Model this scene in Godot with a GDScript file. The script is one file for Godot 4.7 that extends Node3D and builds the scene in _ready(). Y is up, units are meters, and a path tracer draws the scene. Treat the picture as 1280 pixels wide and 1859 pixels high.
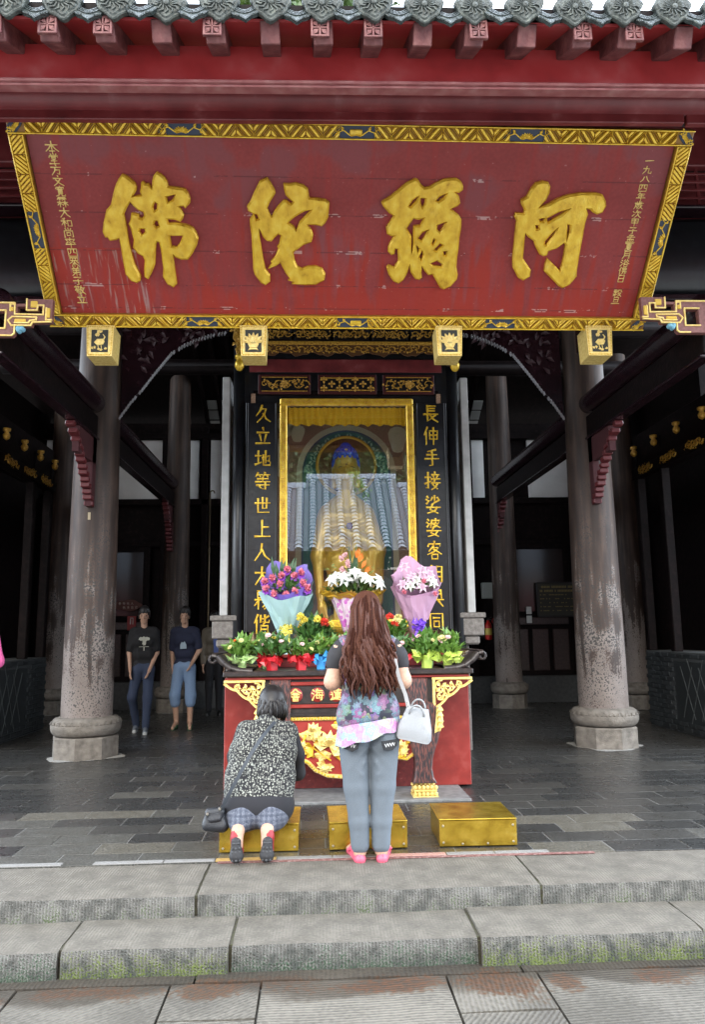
extends Node3D
# A temple hall in the rain-washed light of an overcast day. y is up, metres; the platform floor is y = 0 and the hall lies towards -z.

var mats := {}
var taken := {}
var reliefs := {}
var rng := RandomNumberGenerator.new()
var hall: Node3D

# ---------------------------------------------------------------- materials

func lin(r: float, g: float, b: float, a := 1.0) -> Color:
	var c := Color(r, g, b).linear_to_srgb()
	c.a = a
	return c

func mat(key: String, c: Color, rough := 0.7, metal := 0.0) -> StandardMaterial3D:
	if not mats.has(key):
		var m := StandardMaterial3D.new()
		m.resource_name = key
		m.albedo_color = c
		m.roughness = rough
		m.metallic = metal
		mats[key] = m
	return mats[key]

func noise(freq: float, kind := FastNoiseLite.TYPE_SIMPLEX_SMOOTH, octaves := 4, sd := 1) -> FastNoiseLite:
	var n := FastNoiseLite.new()
	n.noise_type = kind
	n.frequency = freq
	n.fractal_octaves = octaves
	n.seed = sd
	return n

func noise_tex(freq: float, stops: Array, octaves := 4, sd := 1, kind := FastNoiseLite.TYPE_SIMPLEX_SMOOTH, size := 512) -> NoiseTexture2D:
	var t := NoiseTexture2D.new()
	t.width = size
	t.height = size
	t.seamless = true
	t.noise = noise(freq, kind, octaves, sd)
	if stops:
		var g := Gradient.new()
		var at := PackedFloat32Array()
		var cs := PackedColorArray()
		for s in stops:
			at.append(s[0])
			cs.append(s[1])
		g.offsets = at
		g.colors = cs
		t.color_ramp = g
	return t

# A triplanar material: colour from noise through a ramp, relief from a finer noise. period: metres that one texture covers.
func tmat(key: String, stops: Array, period: float, freq: float, rough: float, relief := 0.0, relief_freq := 0.08, metal := 0.0, octaves := 5, in_world := true) -> StandardMaterial3D:
	if mats.has(key):
		return mats[key]
	var m := mat(key, Color.WHITE, rough, metal)
	m.albedo_texture = noise_tex(freq, stops, octaves, key.hash() % 1000)
	m.uv1_triplanar = true
	m.uv1_world_triplanar = in_world
	m.uv1_scale = Vector3.ONE / period
	if relief > 0.0:
		m.heightmap_enabled = true
		m.heightmap_scale = relief
		if not reliefs.has(relief_freq):
			reliefs[relief_freq] = noise_tex(relief_freq, [], 4, int(relief_freq * 1000.0) + 3)
		m.heightmap_texture = reliefs[relief_freq]
	return m

func img_mat(key: String, im: Image, rough := 0.7, metal := 0.0) -> StandardMaterial3D:
	var m := mat(key, Color.WHITE, rough, metal)
	m.albedo_texture = ImageTexture.create_from_image(im)
	return m

# ---------------------------------------------------------------- nodes

func numbered(n: String) -> String:
	taken[n] = taken.get(n, 0) + 1
	return n if taken[n] == 1 else "%s_%03d" % [n, taken[n] - 1]

func thing(called: String, label: String, category: String, at := Vector3.ZERO, group := "") -> Node3D:
	var o := Node3D.new()
	o.name = numbered(called)
	add_child(o)
	o.position = at
	o.set_meta("label", label)
	o.set_meta("category", category)
	if group:
		o.set_meta("group", group)
	return o

func setting(called: String) -> Node3D:
	var o := Node3D.new()
	o.name = numbered(called)
	add_child(o)
	o.set_meta("kind", "structure")
	return o

func new_st() -> SurfaceTool:
	var st := SurfaceTool.new()
	st.begin(Mesh.PRIMITIVE_TRIANGLES)
	st.set_smooth_group(-1)
	return st

func put(parent: Node3D, called: String, what: Variant, m: Material, at := Transform3D()) -> MeshInstance3D:
	var o := MeshInstance3D.new()
	o.name = called
	if what is SurfaceTool:
		what.generate_normals()
		o.mesh = what.commit()
	else:
		o.mesh = what
	o.material_override = m
	o.transform = at
	parent.add_child(o, true)
	return o

func group_node(parent: Node3D, called: String, at := Transform3D()) -> Node3D:
	var o := Node3D.new()
	o.name = called
	o.transform = at
	parent.add_child(o, true)
	return o

# ---------------------------------------------------------------- shapes

func tri(st: SurfaceTool, a: Vector3, b: Vector3, c: Vector3) -> void:
	st.add_vertex(a)
	st.add_vertex(b)
	st.add_vertex(c)

func quad(st: SurfaceTool, a: Vector3, b: Vector3, c: Vector3, d: Vector3) -> void:
	tri(st, a, b, c)
	tri(st, a, c, d)

func tri_out(st: SurfaceTool, a: Vector3, b: Vector3, c: Vector3, inside: Vector3) -> void:
	if (b - a).cross(c - a).dot(a - inside) > 0.0:
		tri(st, a, c, b)
	else:
		tri(st, a, b, c)

func quad_out(st: SurfaceTool, a: Vector3, b: Vector3, c: Vector3, d: Vector3, inside: Vector3) -> void:
	tri_out(st, a, b, c, inside)
	tri_out(st, a, c, d, inside)

# A box with chamfered edges.
func box(st: SurfaceTool, c: Vector3, s: Vector3, ch := 0.0, b := Basis()) -> void:
	var h := s * 0.5
	ch = minf(ch, minf(h.x, minf(h.y, h.z)) * 0.9)
	var pt := func(sg: Vector3, axis: int) -> Vector3:
		var p := Vector3(sg.x * h.x, sg.y * h.y, sg.z * h.z)
		for k in 3:
			if k != axis:
				p[k] -= sg[k] * ch
		return c + b * p
	for a in 3:
		var u := (a + 1) % 3
		var v := (a + 2) % 3
		for s0 in [-1.0, 1.0]:
			var q := []
			for uv in [[-1.0, -1.0], [1.0, -1.0], [1.0, 1.0], [-1.0, 1.0]]:
				var sg := Vector3.ZERO
				sg[a] = s0
				sg[u] = uv[0]
				sg[v] = uv[1]
				q.append(pt.call(sg, a))
			quad_out(st, q[0], q[1], q[2], q[3], c)
			if ch > 0.0:
				for s1 in [-1.0, 1.0]:
					var p := Vector3.ZERO
					p[a] = s0
					p[u] = s1
					p[v] = -1.0
					var r := p
					r[v] = 1.0
					quad_out(st, pt.call(p, a), pt.call(r, a), pt.call(r, u), pt.call(p, u), c)
	if ch > 0.0:
		for x in [-1.0, 1.0]:
			for y in [-1.0, 1.0]:
				for z in [-1.0, 1.0]:
					var g := Vector3(x, y, z)
					tri_out(st, pt.call(g, 0), pt.call(g, 1), pt.call(g, 2), c)

func box_mesh(s: Vector3, ch := 0.0) -> ArrayMesh:
	var st := new_st()
	box(st, Vector3.ZERO, s, ch)
	st.generate_normals()
	return st.commit()

# A closed polygon (x, y) pushed out along z from z0 to z1, its front edge chamfered by bev.
func prism(st: SurfaceTool, poly: PackedVector2Array, z0: float, z1: float, xf := Transform3D(), bev := 0.0, holes: Array = []) -> void:
	var rings := [poly]
	rings.append_array(holes)
	var inner := []
	for k in rings.size():
		var r: PackedVector2Array = rings[k]
		var area := 0.0
		for i in r.size():
			area += r[i].cross(r[(i + 1) % r.size()])
		if (area < 0.0) == (k == 0):
			r.reverse()
		rings[k] = r
		var n := r.size()
		var top := PackedVector2Array()
		for i in n:
			var e0 := (r[i] - r[(i + n - 1) % n]).normalized()
			var e1 := (r[(i + 1) % n] - r[i]).normalized()
			var nrm := Vector2(-(e0.y + e1.y), e0.x + e1.x)
			nrm = nrm.normalized() if nrm.length() > 0.3 else Vector2.ZERO
			top.append(r[i] + nrm * bev)
		inner.append(top)
		for i in n:
			var j := (i + 1) % n
			var a := Vector3(r[i].x, r[i].y, z0)
			var b := Vector3(r[j].x, r[j].y, z0)
			var up := Vector3(0, 0, z1 - bev - z0)
			quad(st, xf * a, xf * (a + up), xf * (b + up), xf * b)
			if bev > 0.0:
				quad(st, xf * (a + up), xf * Vector3(top[i].x, top[i].y, z1), xf * Vector3(top[j].x, top[j].y, z1), xf * (b + up))
	var pieces := [inner[0]]
	if holes:
		var lo := Vector2(1e9, 1e9)
		var hi := -lo
		for p in inner[0]:
			lo = lo.min(p)
			hi = hi.max(p)
		var cuts := [lo.y - 0.01]
		for k in range(1, inner.size()):
			var mid := 0.0
			for p in inner[k]:
				mid += p.y / inner[k].size()
			cuts.append(mid)
		cuts.append(hi.y + 0.01)
		cuts.sort()
		pieces = []
		for k in cuts.size() - 1:
			var strip := PackedVector2Array([Vector2(lo.x - 1, cuts[k]), Vector2(hi.x + 1, cuts[k]), Vector2(hi.x + 1, cuts[k + 1]), Vector2(lo.x - 1, cuts[k + 1])])
			var got: Array = Geometry2D.intersect_polygons(inner[0], strip)
			for h in range(1, inner.size()):
				var next := []
				for g in got:
					next.append_array(Geometry2D.clip_polygons(g, inner[h]))
				got = next
			pieces.append_array(got)
	for p in pieces:
		var ids := Geometry2D.triangulate_polygon(p)
		for i in range(0, ids.size(), 3):
			var a: Vector2 = p[ids[i]]
			var b: Vector2 = p[ids[i + 1]]
			var c: Vector2 = p[ids[i + 2]]
			if (b - a).cross(c - a) > 0.0:
				var w := b
				b = c
				c = w
			tri(st, xf * Vector3(a.x, a.y, z1), xf * Vector3(b.x, b.y, z1), xf * Vector3(c.x, c.y, z1))

func poly(a: Array) -> PackedVector2Array:
	var p := PackedVector2Array()
	for i in range(0, a.size(), 2):
		p.append(Vector2(a[i], a[i + 1]))
	return p

# A brush stroke: a low ridge along a polyline, thick in the middle.
func stroke(st: SurfaceTool, pts: PackedVector2Array, w: float, h: float, xf: Transform3D, ends := 0.75) -> void:
	var n := pts.size()
	var rows := []
	for i in n:
		var d := (pts[mini(i + 1, n - 1)] - pts[maxi(i - 1, 0)]).normalized()
		var s := Vector2(-d.y, d.x) * w * (1.08 if i == 0 and ends > 0.7 else ends * 0.8 if i == n - 1 or i == 0 else 0.92)
		var p := pts[i] + (d * w * (-0.5 if i == 0 else 0.5) if i == 0 or i == n - 1 else Vector2.ZERO)
		rows.append([xf * Vector3(p.x + s.x, p.y + s.y, 0), xf * Vector3(p.x + s.x * 0.55, p.y + s.y * 0.55, h), xf * Vector3(p.x - s.x * 0.55, p.y - s.y * 0.55, h), xf * Vector3(p.x - s.x, p.y - s.y, 0)])
	for i in n - 1:
		for k in 3:
			quad(st, rows[i][k], rows[i + 1][k], rows[i + 1][k + 1], rows[i][k + 1])
	for r in [rows[0], rows[n - 1]]:
		quad(st, r[0], r[1], r[2], r[3])

func tube(st: SurfaceTool, pts: Array, radii: Array, sides := 8, caps := true) -> void:
	var rows := []
	var up := Vector3.UP
	for i in pts.size():
		var d: Vector3 = (pts[mini(i + 1, pts.size() - 1)] - pts[maxi(i - 1, 0)]).normalized()
		if absf(d.dot(up)) > 0.95:
			up = Vector3.RIGHT if absf(d.x) < 0.9 else Vector3.BACK
		var x := d.cross(up).normalized()
		var y := x.cross(d).normalized()
		up = y
		var row := []
		for k in sides:
			var a := TAU * k / sides
			row.append(pts[i] + (x * cos(a) + y * sin(a)) * radii[mini(i, radii.size() - 1)])
		rows.append(row)
	for i in rows.size() - 1:
		for k in sides:
			var j := (k + 1) % sides
			quad(st, rows[i][k], rows[i][j], rows[i + 1][j], rows[i + 1][k])
	if caps:
		for e in [0, rows.size() - 1]:
			for k in range(1, sides - 1):
				tri_out(st, rows[e][0], rows[e][k], rows[e][k + 1], pts[1 if e == 0 else e - 1])

# profile: Vector2(radius, height). v of the texture runs along the profile's height.
func lathe(st: SurfaceTool, profile: Array, seg := 24, xf := Transform3D(), turn := 0.0, uv := false) -> void:
	var y0: float = profile[0].y
	var y1: float = profile[-1].y
	for i in profile.size() - 1:
		for k in seg:
			var q := []
			for c in [[i, k], [i + 1, k], [i + 1, k + 1], [i, k + 1]]:
				var p: Vector2 = profile[c[0]]
				var a: float = TAU * c[1] / seg + turn
				q.append([xf * Vector3(p.x * cos(a), p.y, p.x * sin(a)), Vector2(float(c[1]) / seg, 1.0 - (p.y - y0) / maxf(y1 - y0, 1e-6))])
			for t in [0, 1, 2, 0, 2, 3]:
				if uv:
					st.set_uv(q[t][1])
				st.add_vertex(q[t][0])

# Two sides of a strip between two rows of points.
func ribbon(st: SurfaceTool, a: Array, b: Array) -> void:
	for i in a.size() - 1:
		quad(st, a[i], a[i + 1], b[i + 1], b[i])

# A leaf or petal: from p along d, arching by bend towards n, broadest in the middle.
func leaf(st: SurfaceTool, p: Vector3, d: Vector3, n: Vector3, length: float, width: float, bend := 0.2, fold := 0.25) -> void:
	d = d.normalized()
	var s := d.cross(n).normalized()
	n = s.cross(d).normalized()
	var mid := p + d * length * 0.5 + n * bend * length * 0.35
	var tip := p + d * length * (1.0 - absf(bend) * 0.3) - n * bend * length * 0.2
	var l := mid + s * width * 0.5 + n * fold * width
	var r := mid - s * width * 0.5 + n * fold * width
	tri(st, p, l, mid)
	tri(st, p, mid, r)
	tri(st, l, tip, mid)
	tri(st, mid, tip, r)

func around(r: RandomNumberGenerator) -> Vector3:
	var z := r.randf_range(-1, 1)
	var a := r.randf() * TAU
	return Vector3(sqrt(1 - z * z) * cos(a), z, sqrt(1 - z * z) * sin(a))

# Bones [a, radius at a, b, radius at b] joined by a smooth minimum and meshed as surface nets.
func blob(bones: Array, cell: float, k: float) -> ArrayMesh:
	var lo := Vector3.ONE * 1e9
	var hi := -lo
	for b in bones:
		var m: float = maxf(b[1], b[3]) + k * 0.4 + cell * 2.5
		lo = lo.min(b[0].min(b[2]) - Vector3.ONE * m)
		hi = hi.max(b[0].max(b[2]) + Vector3.ONE * m)
	var nx := int((hi.x - lo.x) / cell) + 2
	var ny := int((hi.y - lo.y) / cell) + 2
	var nz := int((hi.z - lo.z) / cell) + 2
	var f := PackedFloat32Array()
	f.resize(nx * ny * nz)
	f.fill(1.0)
	for b in bones:
		var a: Vector3 = b[0]
		var d: Vector3 = b[2] - a
		var l2 := maxf(d.length_squared(), 1e-9)
		var ra: float = b[1]
		var dr: float = b[3] - ra
		var m := Vector3.ONE * (maxf(b[1], b[3]) + k + cell * 1.6)
		var i0: Vector3 = ((a.min(b[2]) - m - lo) / cell).floor().max(Vector3.ZERO)
		var i1: Vector3 = ((a.max(b[2]) + m - lo) / cell).ceil()
		for z in range(int(i0.z), mini(int(i1.z) + 1, nz)):
			for y in range(int(i0.y), mini(int(i1.y) + 1, ny)):
				var at := (z * ny + y) * nx
				for x in range(int(i0.x), mini(int(i1.x) + 1, nx)):
					var p := lo + Vector3(x, y, z) * cell - a
					var t := clampf(p.dot(d) / l2, 0.0, 1.0)
					var dist := (p - d * t).length() - ra - dr * t
					var o := f[at + x]
					var h := k - absf(o - dist)
					f[at + x] = minf(o, dist) - (h * h * 0.25 / k if h > 0.0 else 0.0)
	var vs := PackedVector3Array()
	var ns := PackedVector3Array()
	var ids := PackedInt32Array()
	var of := {}
	var sx := nx
	var step := [1, sx, nx * ny]
	var corner := PackedInt32Array()
	for c in 8:
		corner.append((c & 1) + ((c >> 1) & 1) * sx + ((c >> 2) & 1) * nx * ny)
	var edges := [[0, 1], [2, 3], [4, 5], [6, 7], [0, 2], [1, 3], [4, 6], [5, 7], [0, 4], [1, 5], [2, 6], [3, 7]]
	for z in nz - 1:
		for y in ny - 1:
			for x in nx - 1:
				var at := (z * ny + y) * nx + x
				var inside := 0
				for c in 8:
					if f[at + corner[c]] < 0.0:
						inside += 1
				if inside == 0 or inside == 8:
					continue
				var sum := Vector3.ZERO
				var count := 0
				for e in edges:
					var v0 := f[at + corner[e[0]]]
					var v1 := f[at + corner[e[1]]]
					if (v0 < 0.0) != (v1 < 0.0):
						var t := v0 / (v0 - v1)
						var p0 := Vector3(e[0] & 1, (e[0] >> 1) & 1, e[0] >> 2)
						var p1 := Vector3(e[1] & 1, (e[1] >> 1) & 1, e[1] >> 2)
						sum += p0.lerp(p1, t)
						count += 1
				var g := Vector3.ZERO
				for c in 8:
					var v := f[at + corner[c]]
					g += Vector3(v if c & 1 else -v, v if c & 2 else -v, v if c & 4 else -v)
				of[at] = vs.size()
				vs.append(lo + (Vector3(x, y, z) + sum / count) * cell)
				ns.append(g.normalized())
	for at in of:
		var v0 := f[at]
		for axis in 3:
			var v1 := f[at + step[axis]]
			if (v0 < 0.0) == (v1 < 0.0):
				continue
			var u: int = step[(axis + 1) % 3]
			var w: int = step[(axis + 2) % 3]
			var q := [of.get(at, -1), of.get(at - u, -1), of.get(at - u - w, -1), of.get(at - w, -1)]
			if q.min() < 0:
				continue
			for t in ([0, 1, 2, 0, 2, 3] if v0 > 0.0 else [0, 2, 1, 0, 3, 2]):
				ids.append(q[t])
	var arrays := []
	arrays.resize(Mesh.ARRAY_MAX)
	arrays[Mesh.ARRAY_VERTEX] = vs
	arrays[Mesh.ARRAY_NORMAL] = ns
	arrays[Mesh.ARRAY_INDEX] = ids
	var mesh := ArrayMesh.new()
	mesh.add_surface_from_arrays(Mesh.PRIMITIVE_TRIANGLES, arrays)
	return mesh

func bn(ax: float, ay: float, az: float, ra: float, bx: float, by: float, bz: float, rb: float) -> Array:
	return [Vector3(ax, ay, az), ra, Vector3(bx, by, bz), rb]

# ---------------------------------------------------------------- the scene

func _ready() -> void:
	rng.seed = 7
	var cam := Camera3D.new()
	cam.name = "camera"
	cam.position = Vector3(-0.376, 1.36, 0.0)
	cam.rotation_degrees = Vector3(8.92, -2.86, -0.75)
	cam.fov = 67.73
	cam.near = 0.05
	cam.far = 300.0
	add_child(cam)
	var e := Environment.new()
	e.background_mode = Environment.BG_SKY
	var sm := ProceduralSkyMaterial.new()
	sm.sky_top_color = Color(0.89, 0.94, 1.0)
	sm.sky_horizon_color = Color(0.94, 0.97, 1.0)
	sm.ground_horizon_color = Color(0.55, 0.55, 0.54)
	sm.ground_bottom_color = Color(0.4, 0.4, 0.4)
	sm.sky_energy_multiplier = 1.5
	var sky := Sky.new()
	sky.sky_material = sm
	e.sky = sky
	e.tonemap_mode = Environment.TONE_MAPPER_LINEAR
	e.tonemap_exposure = 3.55
	e.sdfgi_enabled = true
	e.ssao_enabled = true
	e.ssil_enabled = true
	var we := WorldEnvironment.new()
	we.name = "environment"
	we.environment = e
	add_child(we)
	var sun := DirectionalLight3D.new()
	sun.name = "sun"
	sun.light_color = Color(1.0, 0.985, 0.96)
	sun.light_energy = 0.5
	sun.light_angular_distance = 40.0
	sun.shadow_enabled = true
	sun.rotation_degrees = Vector3(-29, -10, 0)
	add_child(sun)
	make_materials()
	courtyard()
	steps()
	hall_floor()
	temple_hall()
	plaque()
	shrine()
	buddha()
	altar()
	offerings()
	kneelers()
	people()
	small_things()
	opposite_side()

func make_materials() -> void:
	tmat("stone", [[0.0, lin(0.11, 0.10, 0.09)], [0.45, lin(0.185, 0.175, 0.158)], [0.75, lin(0.235, 0.222, 0.203)], [1.0, lin(0.29, 0.275, 0.255)]], 1.7, 0.012, 0.85, 0.5, 0.06)
	tmat("column_stone", [[0.0, lin(0.075, 0.066, 0.055)], [0.5, lin(0.155, 0.138, 0.118)], [1.0, lin(0.24, 0.215, 0.185)]], 0.8, 0.014, 0.8, 0.5, 0.07)
	tmat("red_paint", [[0.0, lin(0.26, 0.024, 0.026)], [0.4, lin(0.37, 0.032, 0.034)], [0.7, lin(0.41, 0.05, 0.052)], [1.0, lin(0.45, 0.11, 0.11)]], 2.2, 0.008, 0.5, 0.15, 0.03)
	tmat("maroon_paint", [[0.0, lin(0.10, 0.014, 0.016)], [0.5, lin(0.165, 0.023, 0.025)], [0.8, lin(0.20, 0.036, 0.038)], [1.0, lin(0.28, 0.10, 0.10)]], 1.6, 0.009, 0.45, 0.2, 0.03)
	tmat("rafter_paint", [[0.0, lin(0.075, 0.024, 0.026)], [0.5, lin(0.145, 0.045, 0.045)], [1.0, lin(0.24, 0.11, 0.10)]], 0.7, 0.012, 0.6, 0.3, 0.05)
	tmat("gold_leaf", [[0.0, lin(0.30, 0.14, 0.012)], [0.2, lin(0.66, 0.39, 0.032)], [0.55, lin(0.84, 0.55, 0.05)], [0.8, lin(0.90, 0.64, 0.09)], [1.0, lin(0.94, 0.74, 0.22)]], 0.9, 0.016, 0.27, 0.2, 0.08, 0.3)
	tmat("old_gold", [[0.0, lin(0.20, 0.085, 0.012)], [0.5, lin(0.50, 0.27, 0.035)], [1.0, lin(0.74, 0.47, 0.08)]], 0.3, 0.02, 0.4, 0.12, 0.1, 0.25)
	tmat("bright_gold", [[0.0, lin(0.62, 0.42, 0.10)], [0.5, lin(0.80, 0.60, 0.20)], [1.0, lin(0.88, 0.72, 0.30)]], 0.4, 0.02, 0.38, 0.1, 0.1, 0.2)
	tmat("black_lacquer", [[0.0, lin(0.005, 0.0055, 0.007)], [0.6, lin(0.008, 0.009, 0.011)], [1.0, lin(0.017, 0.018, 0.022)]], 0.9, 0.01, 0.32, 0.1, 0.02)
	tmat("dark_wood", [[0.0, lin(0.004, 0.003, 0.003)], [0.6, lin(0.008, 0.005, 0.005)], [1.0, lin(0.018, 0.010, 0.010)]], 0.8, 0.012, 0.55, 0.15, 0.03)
	tmat("maroon_lacquer", [[0.0, lin(0.008, 0.003, 0.005)], [0.6, lin(0.016, 0.006, 0.009)], [1.0, lin(0.035, 0.014, 0.018)]], 0.9, 0.012, 0.24, 0.12, 0.02)
	tmat("plaster", [[0.0, lin(0.74, 0.74, 0.73)], [1.0, lin(0.86, 0.86, 0.85)]], 2.0, 0.01, 0.9, 0.1, 0.05)
	tmat("grey_tile", [[0.0, lin(0.022, 0.028, 0.026)], [0.5, lin(0.055, 0.065, 0.060)], [0.8, lin(0.10, 0.115, 0.10)], [1.0, lin(0.17, 0.185, 0.15)]], 0.5, 0.016, 0.55, 0.4, 0.07)
	tmat("altar_red", [[0.0, lin(0.19, 0.018, 0.014)], [0.6, lin(0.25, 0.024, 0.018)], [1.0, lin(0.30, 0.05, 0.042)]], 1.1, 0.012, 0.42, 0.1, 0.03)
	tmat("altar_wood", [[0.0, lin(0.015, 0.013, 0.014)], [0.42, lin(0.03, 0.022, 0.024)], [0.6, lin(0.12, 0.04, 0.032)], [1.0, lin(0.22, 0.08, 0.06)]], 0.45, 0.016, 0.4, 0.2, 0.05).uv1_scale = Vector3(7.0, 1.4, 2.2)
	mats["dark_wood"].metallic_specular = 0.2
	tmat("altar_black", [[0.0, lin(0.014, 0.012, 0.012)], [0.6, lin(0.028, 0.021, 0.020)], [1.0, lin(0.055, 0.036, 0.032)]], 0.6, 0.015, 0.38, 0.12, 0.03)
	mat("deep_blue", lin(0.035, 0.05, 0.085), 0.6)

# A dressed block: its edges worn, its faces uneven. Surface 0 is the block, surface 1 its face towards +z.
func stone_block(size: Vector3, sd: int, top: Material, front: Material) -> ArrayMesh:
	var n := noise(1.7, FastNoiseLite.TYPE_SIMPLEX_SMOOTH, 3, sd)
	var fine := noise(9.0, FastNoiseLite.TYPE_SIMPLEX_SMOOTH, 2, sd + 5)
	var nx := maxi(int(size.x / 0.05), 4)
	var h := size * 0.5
	var put_point := func(x: float, y: float, z: float) -> Vector3:
		var p := Vector3(x, y, z)
		var wear := 0.006 + 0.008 * maxf(0.0, n.get_noise_3d(x * 2.0, y, z * 2.0 + 9.0))
		if y > h.y - 0.001 and z > h.z - 0.001:
			p += Vector3(0, -wear, -wear)
		if absf(x) > h.x - 0.001:
			p.x -= signf(x) * (0.004 + 0.006 * absf(fine.get_noise_2d(z * 3.0, y * 9.0)))
		p.z += (0.007 * n.get_noise_3d(x, y * 2.0, 3.0) + 0.004 * fine.get_noise_3d(x, y * 2.0, 1.0)) * (1.0 if z > 0.0 else 0.0)
		p.y += 0.005 * n.get_noise_3d(x, 4.0, z) * (1.0 if y > 0.0 else 0.0)
		return p
	var mesh := ArrayMesh.new()
	for surface in 2:
		var st := new_st()
		st.set_smooth_group(0)
		var faces := [[-h.z, h.z, true]] if surface == 0 else [[0, 0, false]]
		for i in nx:
			var x0 := -h.x + size.x * i / nx
			var x1 := -h.x + size.x * (i + 1) / nx
			var m := 6 if faces[0][2] else 5
			for j in m:
				var q := []
				for c in [[x0, j], [x1, j], [x1, j + 1], [x0, j + 1]]:
					var t := float(c[1]) / m
					var p: Vector3 = put_point.call(c[0], h.y, -h.z + size.z * t) if surface == 0 else put_point.call(c[0], h.y - size.y * t, h.z)
					q.append([p, Vector2((c[0] + h.x) / 1.2 + sd * 0.37, t)])
				for k in [0, 1, 2, 0, 2, 3]:
					st.set_uv(q[k][1])
					st.add_vertex(q[k][0])
		if surface == 0:
			st.set_smooth_group(-1)
			for s in [-1.0, 1.0]:
				for j in 6:
					var z0 := -h.z + size.z * j / 6.0
					var z1 := -h.z + size.z * (j + 1) / 6.0
					var q := [put_point.call(s * h.x, h.y, z0), put_point.call(s * h.x, h.y, z1), put_point.call(s * h.x, -h.y, z1), put_point.call(s * h.x, -h.y, z0)]
					for k in ([0, 1, 2, 0, 2, 3] if s < 0 else [0, 2, 1, 0, 3, 2]):
						st.set_uv(Vector2.ZERO)
						st.add_vertex(q[k])
		st.generate_normals()
		st.commit(mesh)
	mesh.surface_set_material(0, top)
	mesh.surface_set_material(1, front)
	return mesh

func put_block(parent: Node3D, called: String, mesh: ArrayMesh, at: Vector3) -> void:
	var o := MeshInstance3D.new()
	o.name = called
	o.mesh = mesh
	o.position = at
	parent.add_child(o, true)

# A tooled stone face with moss where damp sits: u along 1.2 m, v down the face.
func mossy(key: String, cover: float, green: Color) -> StandardMaterial3D:
	var w := 1024
	var h := 128
	var im := Image.create(w, h, false, Image.FORMAT_RGB8)
	var hm := Image.create(w, h, false, Image.FORMAT_L8)
	var a := noise(0.012, FastNoiseLite.TYPE_SIMPLEX_SMOOTH, 4, key.hash() % 100)
	var b := noise(0.09, FastNoiseLite.TYPE_SIMPLEX_SMOOTH, 3, 5)
	for y in h:
		var t := float(y) / h
		for x in w:
			var ang := TAU * x / w
			var g := b.get_noise_2d(x, y * 1.3)
			var big := a.get_noise_3d(cos(ang) * 163.0, sin(ang) * 163.0, y * 1.1)
			var groove := sin(x * TAU / 14.0 + g * 2.2)
			var stone := lin(0.085, 0.080, 0.070).lerp(lin(0.205, 0.195, 0.176), clampf(0.5 + big * 0.8 + g * 0.6 + groove * 0.22, 0, 1))
			var wet := clampf((0.15 - big * 0.9 + g * 0.5 + (t - 0.4) * 0.9) * 1.6, 0, 1)
			var c := stone.lerp(lin(0.036, 0.042, 0.034), wet * 0.72 * cover)
			var m := clampf((cover * (0.12 + 1.05 * t) + big * 0.6 + g * 0.8 - groove * 0.12 - 0.52) * 1.9, 0, 1)
			c = c.lerp(green.lerp(lin(0.04, 0.05, 0.022), clampf(0.45 - g * 1.5 - big * 0.6, 0, 1)), m * 0.9)
			im.set_pixel(x, y, c)
			hm.set_pixel(x, y, Color.from_hsv(0, 0, clampf(0.5 + groove * 0.27 + g * 0.45, 0, 1)))
	var mt := img_mat(key, im, 0.85)
	mt.heightmap_enabled = true
	mt.heightmap_scale = 1.1
	mt.heightmap_texture = ImageTexture.create_from_image(hm)
	return mt

func tooled_stone() -> StandardMaterial3D:
	var w := 1024
	var im := Image.create(w, w, false, Image.FORMAT_RGB8)
	var hm := Image.create(w, w, false, Image.FORMAT_L8)
	var n := noise(0.011, FastNoiseLite.TYPE_SIMPLEX_SMOOTH, 4, 12)
	var f := noise(0.11, FastNoiseLite.TYPE_SIMPLEX_SMOOTH, 3, 13)
	for y in w:
		for x in w:
			var b := n.get_noise_2d(x, y)
			var g := f.get_noise_2d(x * 0.6, y)
			var groove := sin(x * TAU / 9.0 + y * 0.012 + b * 1.6) * clampf(0.55 + b * 2.2, 0.1, 1)
			var c := lin(0.082, 0.072, 0.057).lerp(lin(0.148, 0.131, 0.107), clampf(0.55 + b * 0.7 + g * 0.4 + groove * 0.16, 0, 1))
			if g > 0.58:
				c = c.lerp(lin(0.22, 0.20, 0.175), 0.5)
			elif g < -0.46 and b < 0.0:
				c = c.lerp(lin(0.06, 0.055, 0.05), 0.35)
			im.set_pixel(x, y, c)
			hm.set_pixel(x, y, Color.from_hsv(0, 0, clampf(0.5 + 0.28 * groove + g * 0.35 + b * 0.3, 0, 1)))
	var m := img_mat("tooled_stone", im, 0.85)
	m.uv1_triplanar = true
	m.uv1_world_triplanar = true
	m.uv1_scale = Vector3.ONE / 1.9
	m.heightmap_enabled = true
	m.heightmap_texture = ImageTexture.create_from_image(hm)
	m.heightmap_scale = 0.4
	return m

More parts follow.
